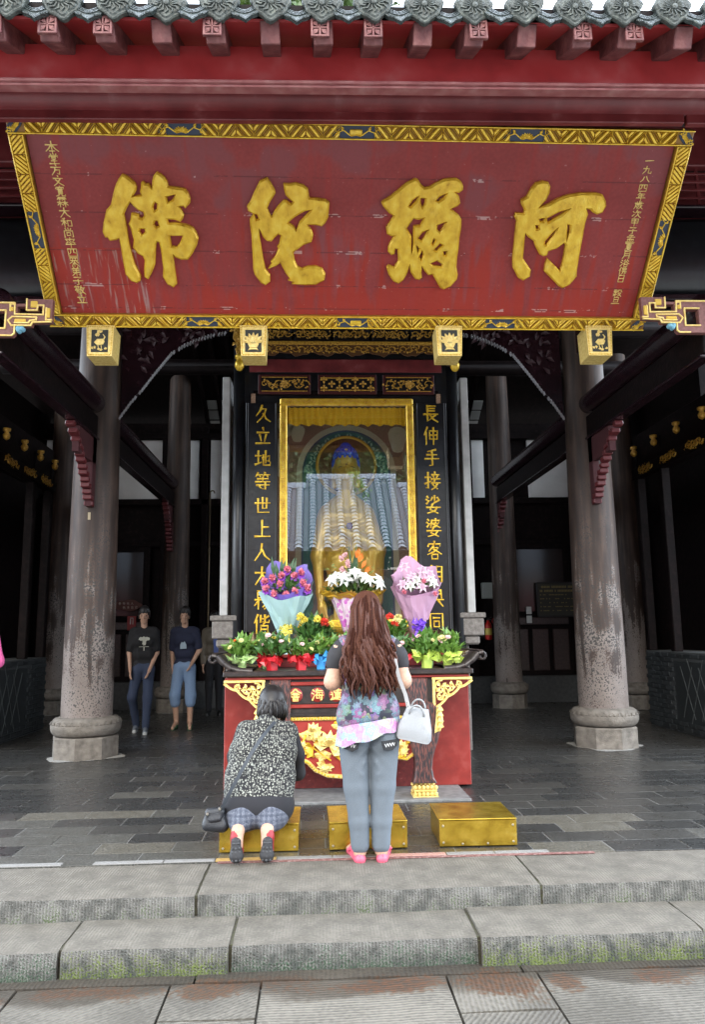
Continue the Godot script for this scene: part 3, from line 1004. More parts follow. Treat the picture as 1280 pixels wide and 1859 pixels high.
func roof() -> void:
	var rf := group_node(hall, "roof", Transform3D(Basis(Vector3.BACK, 0.0145), Vector3(0, 0.016, 0)))
	var slope := 0.53
	var along := Vector3(0, slope, -1).normalized()
	var st := new_st()
	var t := Vector3(0, 0.05, 0)
	var a := Vector3(-7, 4.935, -3.97)
	var b := Vector3(-7, 8.10, -9.95)
	var c := Vector3(-7, 5.28, -15.6)
	var right := Vector3(14, 0, 0)
	for s in [[a, b], [b, c]]:
		quad_out(st, s[0], s[1], s[1] + right, s[0] + right, (s[0] + s[1] + right) / 2 + Vector3(0, 1, 0))
		quad_out(st, s[0] + t, s[1] + t, s[1] + right + t, s[0] + right + t, (s[0] + s[1] + right) / 2 - Vector3(0, 1, 0))
	quad(st, a, a + right, a + right + t, a + t)
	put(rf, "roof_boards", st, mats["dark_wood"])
	st = new_st()
	box(st, Vector3(0, 4.905, -4.0) + along * 0.42, Vector3(12, 0.016, 0.86), 0.0, Basis(Vector3.RIGHT, atan(slope)))
	put(rf, "eave_soffit", st, mats["red_paint"])
	# tile rows with their end caps, and drip tiles between them
	var cap := eave_cap()
	var big := Basis.from_scale(Vector3(1.16, 1.16, 1.0))
	var drip := eave_drip()
	var row := new_st()
	row.set_smooth_group(0)
	for i in 10:
		var z0 := i * 0.3
		for k in 8:
			var a0 := PI * k / 8.0
			var a1 := PI * (k + 1) / 8.0
			var f := func(ang: float, z: float, r: float) -> Vector3:
				return Vector3(cos(ang) * r, sin(ang) * r, 0) + along * z
			quad(row, f.call(a0, z0, 0.083), f.call(a1, z0, 0.083), f.call(a1, z0 + 0.3, 0.074), f.call(a0, z0 + 0.3, 0.074))
	row.generate_normals()
	var row_mesh := row.commit()
	var pan := new_st()
	pan.set_smooth_group(0)
	for k in 6:
		var a0 := PI + PI * k / 6.0
		var a1 := PI + PI * (k + 1) / 6.0
		var f := func(ang: float, z: float) -> Vector3:
			return Vector3(cos(ang) * 0.10, sin(ang) * 0.05, 0) + along * z
		quad(pan, f.call(a0, 0.0), f.call(a1, 0.0), f.call(a1, 3.0), f.call(a0, 3.0))
	pan.generate_normals()
	var pan_mesh := pan.commit()
	var wet: StandardMaterial3D = mats["grey_tile"].duplicate()
	wet.roughness = 0.22
	wet.albedo_color = Color(0.72, 0.76, 0.78)
	for i in range(-13, 14):
		var x := i * 0.298 + 0.052
		var at := Vector3(x, 4.972 + rng.randf_range(-0.006, 0.006), -3.92)
		var tilt := Basis.from_euler(Vector3(0.10, rng.randf_range(-0.06, 0.06), rng.randf_range(-0.09, 0.09)))
		put(rf, "cover_tile_row", row_mesh, mats["grey_tile"], Transform3D(Basis(), at + Vector3(0, -0.012, -0.02)))
		put(rf, "eave_cap_tile", cap, mats["grey_tile"], Transform3D(tilt * big, at + Vector3(0, 0.0, rng.randf_range(-0.01, 0.012))))
		put(rf, "pan_tile_row", pan_mesh, mats["grey_tile"], Transform3D(Basis(), at + Vector3(0.149, -0.02, -0.03)))
		put(rf, "drip_tile", drip, wet, Transform3D(Basis.from_euler(Vector3(0.0, rng.randf_range(-0.05, 0.05), rng.randf_range(-0.07, 0.07))), at + Vector3(0.149, -0.062, -0.015 + rng.randf_range(-0.01, 0.01))))
	# rafters, some with a pierced end board
	var tilt := Basis(Vector3.RIGHT, atan(slope))
	var raf := box_mesh(Vector3(0.112, 0.125, 3.0), 0.006)
	for i in range(-13, 14):
		var x := i * 0.312 - 0.262
		var at := Vector3(x, 4.83, -4.0) + along * 1.5
		put(rf, "rafter", raf, mats["rafter_paint"], Transform3D(Basis(Vector3.BACK, rng.randf_range(-0.03, 0.03)) * tilt, at))
		if (i * 7 + 30) % 5 < 3:
			st = new_st()
			for q in [[-0.047, 0.0, 0.014, 0.12], [0.047, 0.0, 0.014, 0.12], [0, 0.052, 0.108, 0.014], [0, -0.052, 0.108, 0.014], [0, 0.0, 0.012, 0.1], [0, 0.0, 0.09, 0.012]]:
				box(st, Vector3(q[0], q[1], 0.0 + 0.0012 * absf(q[0]) * 20.0), Vector3(q[2], q[3], 0.022), 0.003)
			for s in [[-1, 1], [1, 1], [-1, -1], [1, -1]]:
				leaf(st, Vector3(s[0] * 0.008, s[1] * 0.008, 0.006), Vector3(s[0], s[1], 0), Vector3.BACK, 0.05, 0.03, 0.2, 0.1)
			put(rf, "rafter_end_board", st, mats["rafter_paint"], Transform3D(Basis(), Vector3(x, 4.828, -3.962)))
	# the red fascia boards and the purlin behind them
	st = new_st()
	box(st, Vector3(0, 4.86, -4.33), Vector3(12, 0.27, 0.06), 0.006)
	put(rf, "fascia_board", st, mats["red_paint"])
	st = new_st()
	box(st, Vector3(0, 4.722, -4.31), Vector3(12, 0.020, 0.10), 0.006)
	box(st, Vector3(0, 4.704, -4.315), Vector3(12, 0.016, 0.07), 0.004)
	put(rf, "fascia_lip", st, tmat("worn_red", [[0.0, lin(0.20, 0.05, 0.055)], [0.5, lin(0.28, 0.09, 0.09)], [1.0, lin(0.36, 0.17, 0.165)]], 1.6, 0.02, 0.6))
	st = new_st()
	st.set_smooth_group(0)
	tube(st, [Vector3(-6, 5.17, -5.0), Vector3(6, 5.17, -5.0)], [0.105], 20)
	put(rf, "purlin", st, mats["maroon_paint"])
	st = new_st()
	box(st, Vector3(-1.2, 5.04, -5.03), Vector3(7.3, 0.085, 0.05), 0.006)
	box(st, Vector3(4.3, 5.035, -5.03), Vector3(3.66, 0.085, 0.05), 0.006)
	box(st, Vector3(0, 5.40, -5.04), Vector3(12, 0.3, 0.04), 0.004)
	put(rf, "purlin_board", st, mats["maroon_paint"])

func temple_hall() -> void:
	hall = thing("temple_hall", "old temple hall with red eaves, grey tiled roof and thick round columns", "temple")
	roof()
	var paint := column_paint()
	column(Vector3(-3.0, 0, -9.12), 0.285, 5.35, 1.2, paint)
	column(Vector3(3.02, 0, -9.10), 0.285, 5.35, 2.6, paint)
	column(Vector3(-2.9, 0, -14.0), 0.235, 6.3, 2.0, paint)
	column(Vector3(3.06, 0, -13.7), 0.235, 6.3, 0.5, paint)
	column(Vector3(-5.0, 0, -14.0), 0.235, 6.3, 3.0, paint)
	column(Vector3(5.15, 0, -13.2), 0.235, 6.3, 5.0, paint)
	var st: SurfaceTool
	for s in [-1.0, 1.0]:
		# small peeling notices on the front columns
		st = new_st()
		box(st, Vector3(-2.985 if s < 0 else 3.05, 2.72, -8.852), Vector3(0.03, 0.085, 0.004))
		put(hall, "paper_scrap", st, mat("old_paper", lin(0.38, 0.31, 0.2), 0.9))
		for run in [[-6.02, -8.92, 0.13], [-9.3, -13.85, 0.12]]:
			st = new_st()
			st.set_smooth_group(0)
			var x: float = s * 2.97
			tube(st, [Vector3(x, 4.055, run[0]), Vector3(x, 4.05, run[0] - 0.3), Vector3(x, 4.05, run[1] + 0.3), Vector3(x, 4.07, run[1] + 0.08), Vector3(x, 4.10, run[1])], [run[2], run[2], run[2], run[2] * 0.93, run[2] * 0.6], 24)
			put(hall, "round_tie_beam", st, mats["maroon_lacquer"])
			st = new_st()
			box(st, Vector3(x, 3.79, (run[0] + run[1]) / 2), Vector3(0.07, 0.26, run[0] - run[1] - 0.04), 0.008)
			put(hall, "tie_plank", st, mats["dark_wood"])
			st = new_st()
			box(st, Vector3(x, 3.638, (run[0] + run[1]) / 2), Vector3(0.125, 0.028, run[0] - run[1] - 0.04), 0.008)
			put(hall, "plank_moulding", st, mats["maroon_lacquer"])
		toothed(Vector3(s * 2.97, 3.62, -7.75), 1.15, 0.80, 13, mat("tooth_red", lin(0.095, 0.012, 0.014), 0.5))
		toothed(Vector3(s * 2.97, 3.62, -13.0), 0.8, 0.80, 12, mats["tooth_red"])
		# carved spandrel between the column and the lintel, with a beaded edge whose highlights are painted pale
		var curve := [[-2.74, 3.98], [-2.62, 4.16], [-2.48, 4.33], [-2.36, 4.50], [-2.24, 4.66], [-2.14, 4.79], [-1.98, 4.90], [-1.80, 4.98], [-1.62, 5.04], [-1.45, 5.07]]
		var p := PackedVector2Array()
		for q in curve:
			p.append(Vector2(q[0] * -s, q[1]))
		p.append(Vector2(-1.45 * -s, 5.35))
		p.append(Vector2(-2.74 * -s, 5.35))
		st = new_st()
		prism(st, p, -9.16, -9.10, Transform3D(), 0.006)
		var sp := put(hall, "carved_spandrel", st, mats["maroon_lacquer"])
		st = new_st()
		var r := RandomNumberGenerator.new()
		r.seed = 5
		for i in 46:
			var u := r.randf()
			var v := r.randf()
			var q := Vector2(lerpf(-2.7, -1.6, u), lerpf(4.95, 5.3, v) if u > 0.55 else lerpf(4.3 + u * 1.1, 5.2, v))
			var a := r.randf() * TAU
			leaf(st, Vector3(q.x * -s, q.y, -9.10), Vector3(cos(a), sin(a), 0), Vector3.BACK, 0.15, 0.06, 0.3, 0.25)
		put(sp, "carved_scroll", st, mat("scroll_maroon", lin(0.045, 0.015, 0.02), 0.55)).set_meta("kind", "stuff")
		st = new_st()
		for i in curve.size() - 1:
			for k in 5:
				var q := Vector2(curve[i][0], curve[i][1]).lerp(Vector2(curve[i + 1][0], curve[i + 1][1]), k / 5.0)
				if r.randf() < 0.86:
					box(st, Vector3(q.x * -s, q.y - 0.014, -9.10), Vector3(0.016, 0.05, 0.05), 0.005, Basis(Vector3.BACK, s * 0.35))
		put(sp, "highlight_fringe", st, mat("highlight_fringe", lin(0.34, 0.33, 0.35), 0.5))
	# lintels: over the column line, and the black front lintel that carries the plaque
	st = new_st()
	box(st, Vector3(0, 5.62, -9.14), Vector3(10.8, 0.56, 0.22), 0.01)
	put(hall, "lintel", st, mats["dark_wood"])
	var tilt := Transform3D(Basis(Vector3.BACK, 0.0125), Vector3.ZERO)
	st = new_st()
	st.set_smooth_group(0)
	var prof := PackedVector2Array()
	for q in [[-0.14, 4.42], [-0.02, 4.40], [0.06, 4.50], [0.105, 4.66], [0.115, 4.84], [0.10, 5.02], [0.05, 5.17], [-0.02, 5.25], [-0.14, 5.26]]:
		prof.append(Vector2(q[0], q[1]))
	st = new_st()
	for i in prof.size():
		var a := prof[i]
		var b := prof[(i + 1) % prof.size()]
		if i < prof.size() - 1:
			st.set_smooth_group(0)
		else:
			st.set_smooth_group(-1)
		quad(st, Vector3(-5.6, a.y, a.x - 6.72), Vector3(5.6, a.y, a.x - 6.72), Vector3(5.6, b.y, b.x - 6.72), Vector3(-5.6, b.y, b.x - 6.72))
	put(hall, "front_lintel", st, mats["black_lacquer"], tilt)
	st = new_st()
	box(st, Vector3(0, 4.365, -6.66), Vector3(11.2, 0.06, 0.22), 0.01)
	box(st, Vector3(0, 5.285, -6.66), Vector3(11.2, 0.035, 0.2), 0.008)
	put(hall, "lintel_moulding", st, mats["maroon_lacquer"], tilt)
	for i in 5:
		st = new_st()
		box(st, Vector3(0, 5.36 + i * 0.085, -6.70), Vector3(11.0, 0.026, 0.03), 0.004)
		put(hall, "lattice_bar", st, mats["maroon_paint"], tilt)
	for i in range(-7, 8):
		st = new_st()
		box(st, Vector3(i * 0.62 + 0.35, 5.53, -6.705), Vector3(0.03, 0.44, 0.025), 0.004)
		put(hall, "lattice_post", st, mats["maroon_paint"], tilt)
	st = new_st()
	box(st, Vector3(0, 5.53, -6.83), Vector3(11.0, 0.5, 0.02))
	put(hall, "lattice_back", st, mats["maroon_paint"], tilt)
	st = new_st()
	box(st, Vector3(0, 5.97, -6.70), Vector3(11.2, 0.42, 0.10), 0.01)
	put(hall, "upper_red_board", st, mats["maroon_paint"], tilt)
	fret(-1.0, Vector3(-2.494, 3.854, -5.95))
	fret(1.0, Vector3(2.385, 3.918, -5.95))
	var i := 0
	for q in [[-2.216, 3.858], [-0.902, 3.866], [0.815, 3.876], [2.161, 3.886]]:
		beam_block(Vector3(q[0], q[1], -6.34), [1, 0, 0, 1][i])
		st = new_st()
		box(st, Vector3(q[0], q[1] + 0.17, -6.6), Vector3(0.14, 0.3, 0.3), 0.01)
		put(hall, "bracket_arm", st, mats["maroon_lacquer"])
		i += 1
	# walls
	st = new_st()
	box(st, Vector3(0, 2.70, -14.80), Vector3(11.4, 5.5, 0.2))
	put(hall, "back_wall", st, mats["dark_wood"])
	for x in [[-5.55, -3.28], [-3.24, -2.62], [-2.40, -2.15], [-2.1, -1.7], [1.7, 2.6], [2.70, 2.97], [3.86, 5.5]]:
		st = new_st()
		box(st, Vector3((x[0] + x[1]) / 2, 4.51, -14.70), Vector3(x[1] - x[0], 1.17, 0.14), 0.004)
		put(hall, "plaster_panel", st, mats["plaster"])
	for x in [-3.26, -2.5, -2.13, 2.66, 3.4]:
		st = new_st()
		box(st, Vector3(x, 2.7, -14.62), Vector3(0.12, 5.3, 0.14), 0.008)
		put(hall, "wall_post", st, mats["dark_wood"])
	st = new_st()
	box(st, Vector3(0, 3.86, -14.60), Vector3(11.2, 0.12, 0.10), 0.01)
	box(st, Vector3(0, 5.16, -14.60), Vector3(11.2, 0.12, 0.12), 0.01)
	box(st, Vector3(0, 3.05, -14.61), Vector3(11.2, 0.10, 0.08), 0.01)
	put(hall, "wall_rail", st, mats["dark_wood"])
	for x in [-3.5, 3.6]:
		st = new_st()
		box(st, Vector3(x, 0.25, -14.58), Vector3(4.2, 0.5, 0.16), 0.01)
		put(hall, "stone_dado", st, tmat("dark_stone", [[0.0, lin(0.02, 0.022, 0.024)], [1.0, lin(0.05, 0.054, 0.055)]], 0.9, 0.02, 0.6, 0.3))
	# panelled doors along the back wall
	for d in [[3.92, 1.25], [5.0, 0.9], [-4.15, 1.3], [-1.9, 0.5], [2.1, 0.8]]:
		var dr := group_node(hall, "door", Transform3D(Basis(), Vector3(d[0], 0, -14.60)))
		st = new_st()
		box(st, Vector3(0, 1.75, 0), Vector3(d[1], 2.5, 0.05), 0.006)
		put(dr, "door_leaf", st, mats["dark_wood"])
		for k in 3:
			st = new_st()
			box(st, Vector3((k - 1) * d[1] / 3.2, 0.98, 0.035), Vector3(d[1] / 4.0, 0.78, 0.03), 0.014)
			put(dr, "door_panel", st, tmat("door_brown", [[0.0, lin(0.02, 0.012, 0.011)], [1.0, lin(0.06, 0.036, 0.03)]], 0.6, 0.02, 0.3))
		st = new_st()
		box(st, Vector3(0, 2.3, 0.03), Vector3(d[1] * 0.82, 1.2, 0.02), 0.006)
		put(dr, "upper_pane", st, mat("smoky_pane", lin(0.03, 0.022, 0.02), 0.12))
		st = new_st()
		box(st, Vector3(0, 1.52, 0.03), Vector3(d[1] * 0.9, 0.14, 0.035), 0.01)
		put(dr, "door_rail", st, mats["door_brown"])
	for s in [-1.0, 1.0]:
		st = new_st()
		box(st, Vector3(s * 5.7, 2.1, -10.2), Vector3(0.2, 4.2, 1.8))  # front stretch lowered: the opening above is made up to let sky light in
		box(st, Vector3(s * 5.7, 2.8, -13.0), Vector3(0.2, 5.6, 3.8))
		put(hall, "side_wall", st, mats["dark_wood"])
	# roof timbers over the rear slope, with tiles showing between them
	for k in range(-9, 10):
		if absf(k) < 2:
			continue
		var x := k * 0.29 + 0.1
		st = new_st()
		box(st, Vector3.ZERO, Vector3(0.07, 0.09, 6.0), 0.006)
		put(hall, "rear_rafter", st, mats["dark_wood"], Transform3D(Basis(Vector3.RIGHT, -atan(2.82 / 5.65)), Vector3(x, 6.60, -12.75)))
		for j in 3:
			st = new_st()
			box(st, Vector3.ZERO, Vector3(0.19, 0.015, 0.24), 0.004)
			put(hall, "under_tile", st, mat("pale_tile", lin(0.30, 0.30, 0.29), 0.8), Transform3D(Basis(Vector3.RIGHT, -atan(2.82 / 5.65) - 0.06), Vector3(x + 0.145, 5.50 + j * 0.13, -14.98 + j * 0.26)))
	for z in [-10.6, -12.3]:
		st = new_st()
		st.set_smooth_group(0)
		tube(st, [Vector3(-5.5, 5.75, z), Vector3(5.5, 5.75, z)], [0.13], 14)
		put(hall, "inner_purlin", st, mats["dark_wood"])

# ---------------------------------------------------------------- lettering

# The strokes of each character on a grid of 100, y downwards.
var glyphs := {
	"本": [[50,4,50,98],[10,30,90,30],[46,32,28,58,8,76],[54,32,72,58,94,76],[32,74,68,74]],
	"堂": [[50,2,50,20],[26,6,34,18],[74,6,66,18],[12,38,14,24,88,24,84,36],[32,36,68,36,66,52,34,52,32,36],[26,68,74,68],[50,54,50,92],[8,94,92,94]],
	"方": [[50,2,56,16],[8,26,92,26],[44,28,36,62,10,96],[42,50,80,50,74,90,58,84]],
	"文": [[50,2,54,16],[10,28,90,28],[70,30,44,68,10,96],[28,40,60,74,94,96]],
	"寬": [[50,0,50,10],[14,24,16,12,86,12,82,22],[24,28,76,28],[38,22,38,34],[62,22,62,34],[32,40,68,40,68,70,32,70,32,40],[34,50,66,50],[34,60,66,60],[42,72,30,86,10,94],[58,72,60,92,90,92,90,80]],
	"霖": [[20,6,80,6],[10,26,12,16,90,16,86,24],[50,6,50,36],[26,24,36,28],[64,24,74,28],[6,54,46,54],[26,40,26,98],[26,56,6,80],[52,54,96,54],[72,40,72,98],[72,56,52,82],[72,56,96,80],[26,56,44,74]],
	"大": [[8,34,92,34],[50,4,46,50,10,96],[50,40,70,74,94,94]],
	"和": [[40,6,14,16],[4,34,52,34],[30,12,30,96],[28,40,6,72],[32,42,50,60],[60,30,94,30,94,84,60,84,60,30]],
	"尚": [[50,2,50,26],[24,8,34,24],[76,8,66,24],[12,98,12,32,88,32,88,94,76,92],[34,50,66,50,66,78,34,78,34,50]],
	"率": [[50,0,50,12],[8,16,92,16],[54,18,38,32,60,34,36,52,64,52],[16,26,28,38],[84,26,72,38],[12,56,28,46],[88,56,72,46],[6,68,94,68],[50,56,50,98]],
	"四": [[10,14,90,14,88,90,12,90,10,14],[38,16,34,52,20,66],[62,16,62,52,80,56]],
	"眾": [[14,6,86,6,84,34,16,34,14,6],[38,8,38,32],[62,8,62,32],[50,38,48,96],[34,44,10,64],[40,62,24,96],[70,42,88,60],[54,60,90,96]],
	"弟": [[28,2,36,14],[72,2,62,14],[16,22,80,22,80,40,20,40,18,60,86,60,82,90,70,84],[50,22,50,98],[46,62,12,92]],
	"子": [[16,12,82,12,50,36],[50,36,52,88,36,92],[6,50,94,50]],
	"敬": [[4,16,50,16],[16,6,16,26],[38,6,38,26],[18,30,6,52],[14,40,50,40,46,88,34,84],[18,54,36,54,36,72,18,72,18,54],[66,4,52,42],[60,26,96,26],[84,28,72,66,48,96],[60,44,76,74,98,94]],
	"立": [[50,4,54,18],[14,30,86,30],[30,42,40,78],[70,42,60,80],[6,90,94,90]],
	"一": [[8,52,50,48,92,46]],
	"九": [[40,6,36,56,8,94],[10,34,66,34,64,84,94,88,94,70]],
	"八": [[38,24,28,60,6,84],[58,18,74,56,96,82]],
	"年": [[34,2,14,28],[28,18,84,18],[28,40,80,40],[28,40,28,64],[4,64,96,64],[54,18,54,98]],
	"歲": [[50,0,50,22],[50,10,76,10],[28,8,28,22],[6,24,94,24],[18,34,80,34],[18,34,16,66,4,94],[60,26,70,70,94,92],[84,50,56,90],[30,46,52,46],[30,60,40,92],[50,58,44,80]],
	"次": [[8,20,22,34],[6,78,26,54],[52,4,34,40],[46,26,92,26,82,44],[64,30,58,66,30,96],[64,54,78,80,98,94]],
	"甲": [[14,8,86,8,84,58,16,58,14,8],[16,32,84,32],[50,8,50,98]],
	"孟": [[26,4,72,4,50,18],[50,18,50,40,38,42],[8,26,92,26],[18,54,82,54,80,90],[18,54,20,90],[40,56,40,90],[60,56,60,90],[4,92,96,92]],
	"夏": [[8,4,92,4],[50,6,44,16],[26,18,74,18,74,54,26,54,26,18],[28,30,72,30],[28,42,72,42],[42,56,14,80],[36,66,74,66,52,86,14,98],[40,70,66,90,92,98]],
	"月": [[24,4,24,60,8,96],[24,4,80,4,80,94,64,88],[26,32,78,32],[26,58,78,58]],
	"浴": [[10,10,22,22],[4,36,18,46],[6,92,26,58],[52,6,38,28],[70,6,88,26],[64,24,50,46,30,62],[64,26,78,46,98,58],[44,66,82,66,80,94,46,94,44,66]],
	"佛": [[26,2,6,44],[18,30,18,98],[36,14,86,14,86,34,40,34,38,56,90,56,86,80,74,74],[54,2,52,70,38,98],[72,2,72,98]],
	"日": [[22,6,80,6,78,94,22,94,22,6],[24,48,78,48]],
	"穀": [[26,2,26,20],[8,10,46,10],[6,28,50,28],[10,40,44,40],[4,66,50,66],[28,50,28,98],[28,68,6,90],[60,6,56,34],[60,8,88,8,88,32,98,32],[58,50,88,50,76,76,50,98],[60,56,96,96]],
	"旦": [[26,6,76,6,74,70,26,70,26,6],[28,38,74,38],[6,92,94,92]],
	"久": [[44,4,30,36,8,62],[38,24,68,24,56,58,14,98],[52,50,70,78,96,94]],
	"地": [[4,34,40,34],[22,8,22,78],[2,82,42,70],[46,46,92,34,88,66,76,62],[68,8,68,74],[54,30,54,86,96,86,96,70]],
	"等": [[20,2,8,22],[16,14,46,14],[32,16,36,26],[64,2,54,22],[60,14,94,14],[78,16,82,26],[18,36,84,36],[50,28,50,52],[6,52,94,52],[12,70,90,70],[66,56,66,94,50,90],[30,76,40,86]],
	"世": [[4,38,96,38],[50,8,50,66],[76,12,74,66,50,66],[22,14,22,88,88,88]],
	"上": [[48,6,48,90],[50,42,86,42],[4,92,96,92]],
	"人": [[48,6,42,48,6,94],[48,36,66,70,96,92]],
	"夥": [[22,6,78,6,76,40,24,40,22,6],[24,22,76,22],[50,6,50,40],[8,50,46,50],[28,46,28,98],[26,56,6,80],[70,46,54,64],[66,54,92,54,66,76],[76,70,56,88],[74,76,96,76,66,98]],
	"偕": [[26,2,6,44],[18,30,18,98],[42,6,42,44,56,38],[44,24,58,24],[68,4,68,42,94,42,94,32],[90,10,70,22],[64,46,56,56],[44,60,86,60,86,96,44,96,44,60],[46,78,84,78]],
	"長": [[30,4,30,56],[30,6,82,6],[32,20,76,20],[32,34,76,34],[6,52,96,52],[30,56,32,92,52,78],[80,58,58,74],[48,56,66,80,96,96]],
	"伸": [[26,2,6,44],[18,30,18,98],[40,22,90,22,88,68,42,68,40,22],[42,45,88,45],[65,4,65,98]],
	"手": [[76,2,26,12],[18,30,82,30],[6,52,94,52],[52,10,54,90,36,90]],
	"接": [[4,30,38,30],[22,4,22,92,10,88],[2,66,40,52],[66,2,66,12],[46,16,92,16],[56,22,60,34],[82,22,76,34],[42,40,98,40],[64,46,52,72,80,94],[44,62,98,62],[82,62,70,84,44,98]],
	"娑": [[12,6,20,14],[6,22,16,30],[8,46,24,30],[60,2,60,36],[46,12,36,28],[76,12,90,26],[84,28,40,50],[46,50,30,78,78,98],[8,66,94,66],[74,66,58,86,14,98]],
	"婆": [[12,6,20,14],[6,22,16,30],[8,46,24,30],[38,12,88,12,82,22],[38,12,30,50],[62,2,62,28],[42,28,80,28,58,46,40,50],[48,34,88,50],[46,54,30,78,78,98],[6,68,94,68],[74,68,58,88,14,98]],
	"客": [[50,0,50,10],[10,26,14,14,88,14,84,24],[44,24,16,52],[38,34,74,34,46,56,8,70],[44,42,92,68],[32,70,70,70,68,94,34,94,32,70]],
	"相": [[4,30,48,30],[28,4,28,98],[26,34,4,70],[30,38,48,56],[58,10,92,10,90,92,60,92,58,10],[60,38,90,38],[60,64,90,64]],
	"與": [[20,6,14,56],[20,10,34,10],[18,30,32,30],[80,8,86,56],[66,12,82,12],[68,30,84,30],[44,4,44,34,60,34,56,54],[44,18,60,18],[4,60,96,60],[34,66,10,94],[66,66,92,94]],
	"同": [[12,98,12,8,88,8,88,92,74,90],[30,30,70,30],[34,48,66,48,66,76,34,76,34,48]],
	"會": [[48,2,28,22,4,36],[52,4,74,24,96,34],[32,34,68,34],[16,42,84,42,84,64,16,64,16,42],[50,42,50,62],[34,48,40,58],[66,48,60,58],[28,70,72,70,72,96,28,96,28,70],[30,83,70,83]],
	"海": [[10,10,22,20],[4,36,18,44],[6,92,24,56],[50,2,34,26],[44,16,92,16],[46,30,88,30,84,92,72,90],[46,30,40,76,90,76],[32,52,98,52],[64,38,68,46],[62,58,66,68]],
	"蓮": [[6,14,94,14],[32,4,32,24],[68,4,68,24],[12,32,20,40],[6,50,22,50,20,76,4,90],[4,90,40,84,96,94],[36,32,90,32],[42,40,84,40,82,66,44,66,42,40],[44,53,82,53],[34,76,94,76],[63,26,63,86]],
	"六": [[50,4,52,20],[6,34,94,34],[40,48,14,92],[60,48,88,90]],
	"元": [[24,14,76,14],[6,40,94,40],[40,42,32,72,8,94],[60,42,62,88,94,88,94,72]],
	"善": [[34,2,40,12],[66,2,60,12],[16,16,84,16],[22,30,78,30],[10,44,90,44],[50,16,50,56],[32,48,36,56],[68,48,64,56],[6,60,94,60],[30,70,70,70,68,96,32,96,30,70]],
	"待": [[28,4,8,26],[30,26,6,52],[20,42,20,98],[42,20,86,20],[64,4,64,38],[36,40,96,40],[38,60,96,60],[76,42,76,94,62,90],[50,70,60,82]],
	"他": [[26,2,6,44],[18,30,18,98],[36,46,86,32,82,62,72,58],[64,6,64,72],[46,28,46,88,94,88,94,72]],
	"快": [[20,4,20,98],[8,28,10,46],[30,24,36,38],[42,28,86,28,84,54],[34,54,96,54],[62,4,60,60,34,96],[64,56,94,96]],
	"乐": [[78,4,26,12,22,44,86,44],[52,26,54,92,40,88],[34,58,16,82],[70,58,88,80]],
	"自": [[52,2,42,16],[20,18,80,18,80,96,20,96,20,18],[22,44,78,44],[22,70,78,70]],
	"己": [[16,10,80,10,80,44],[20,44,80,44],[20,44,20,90,90,90,90,72]],
}

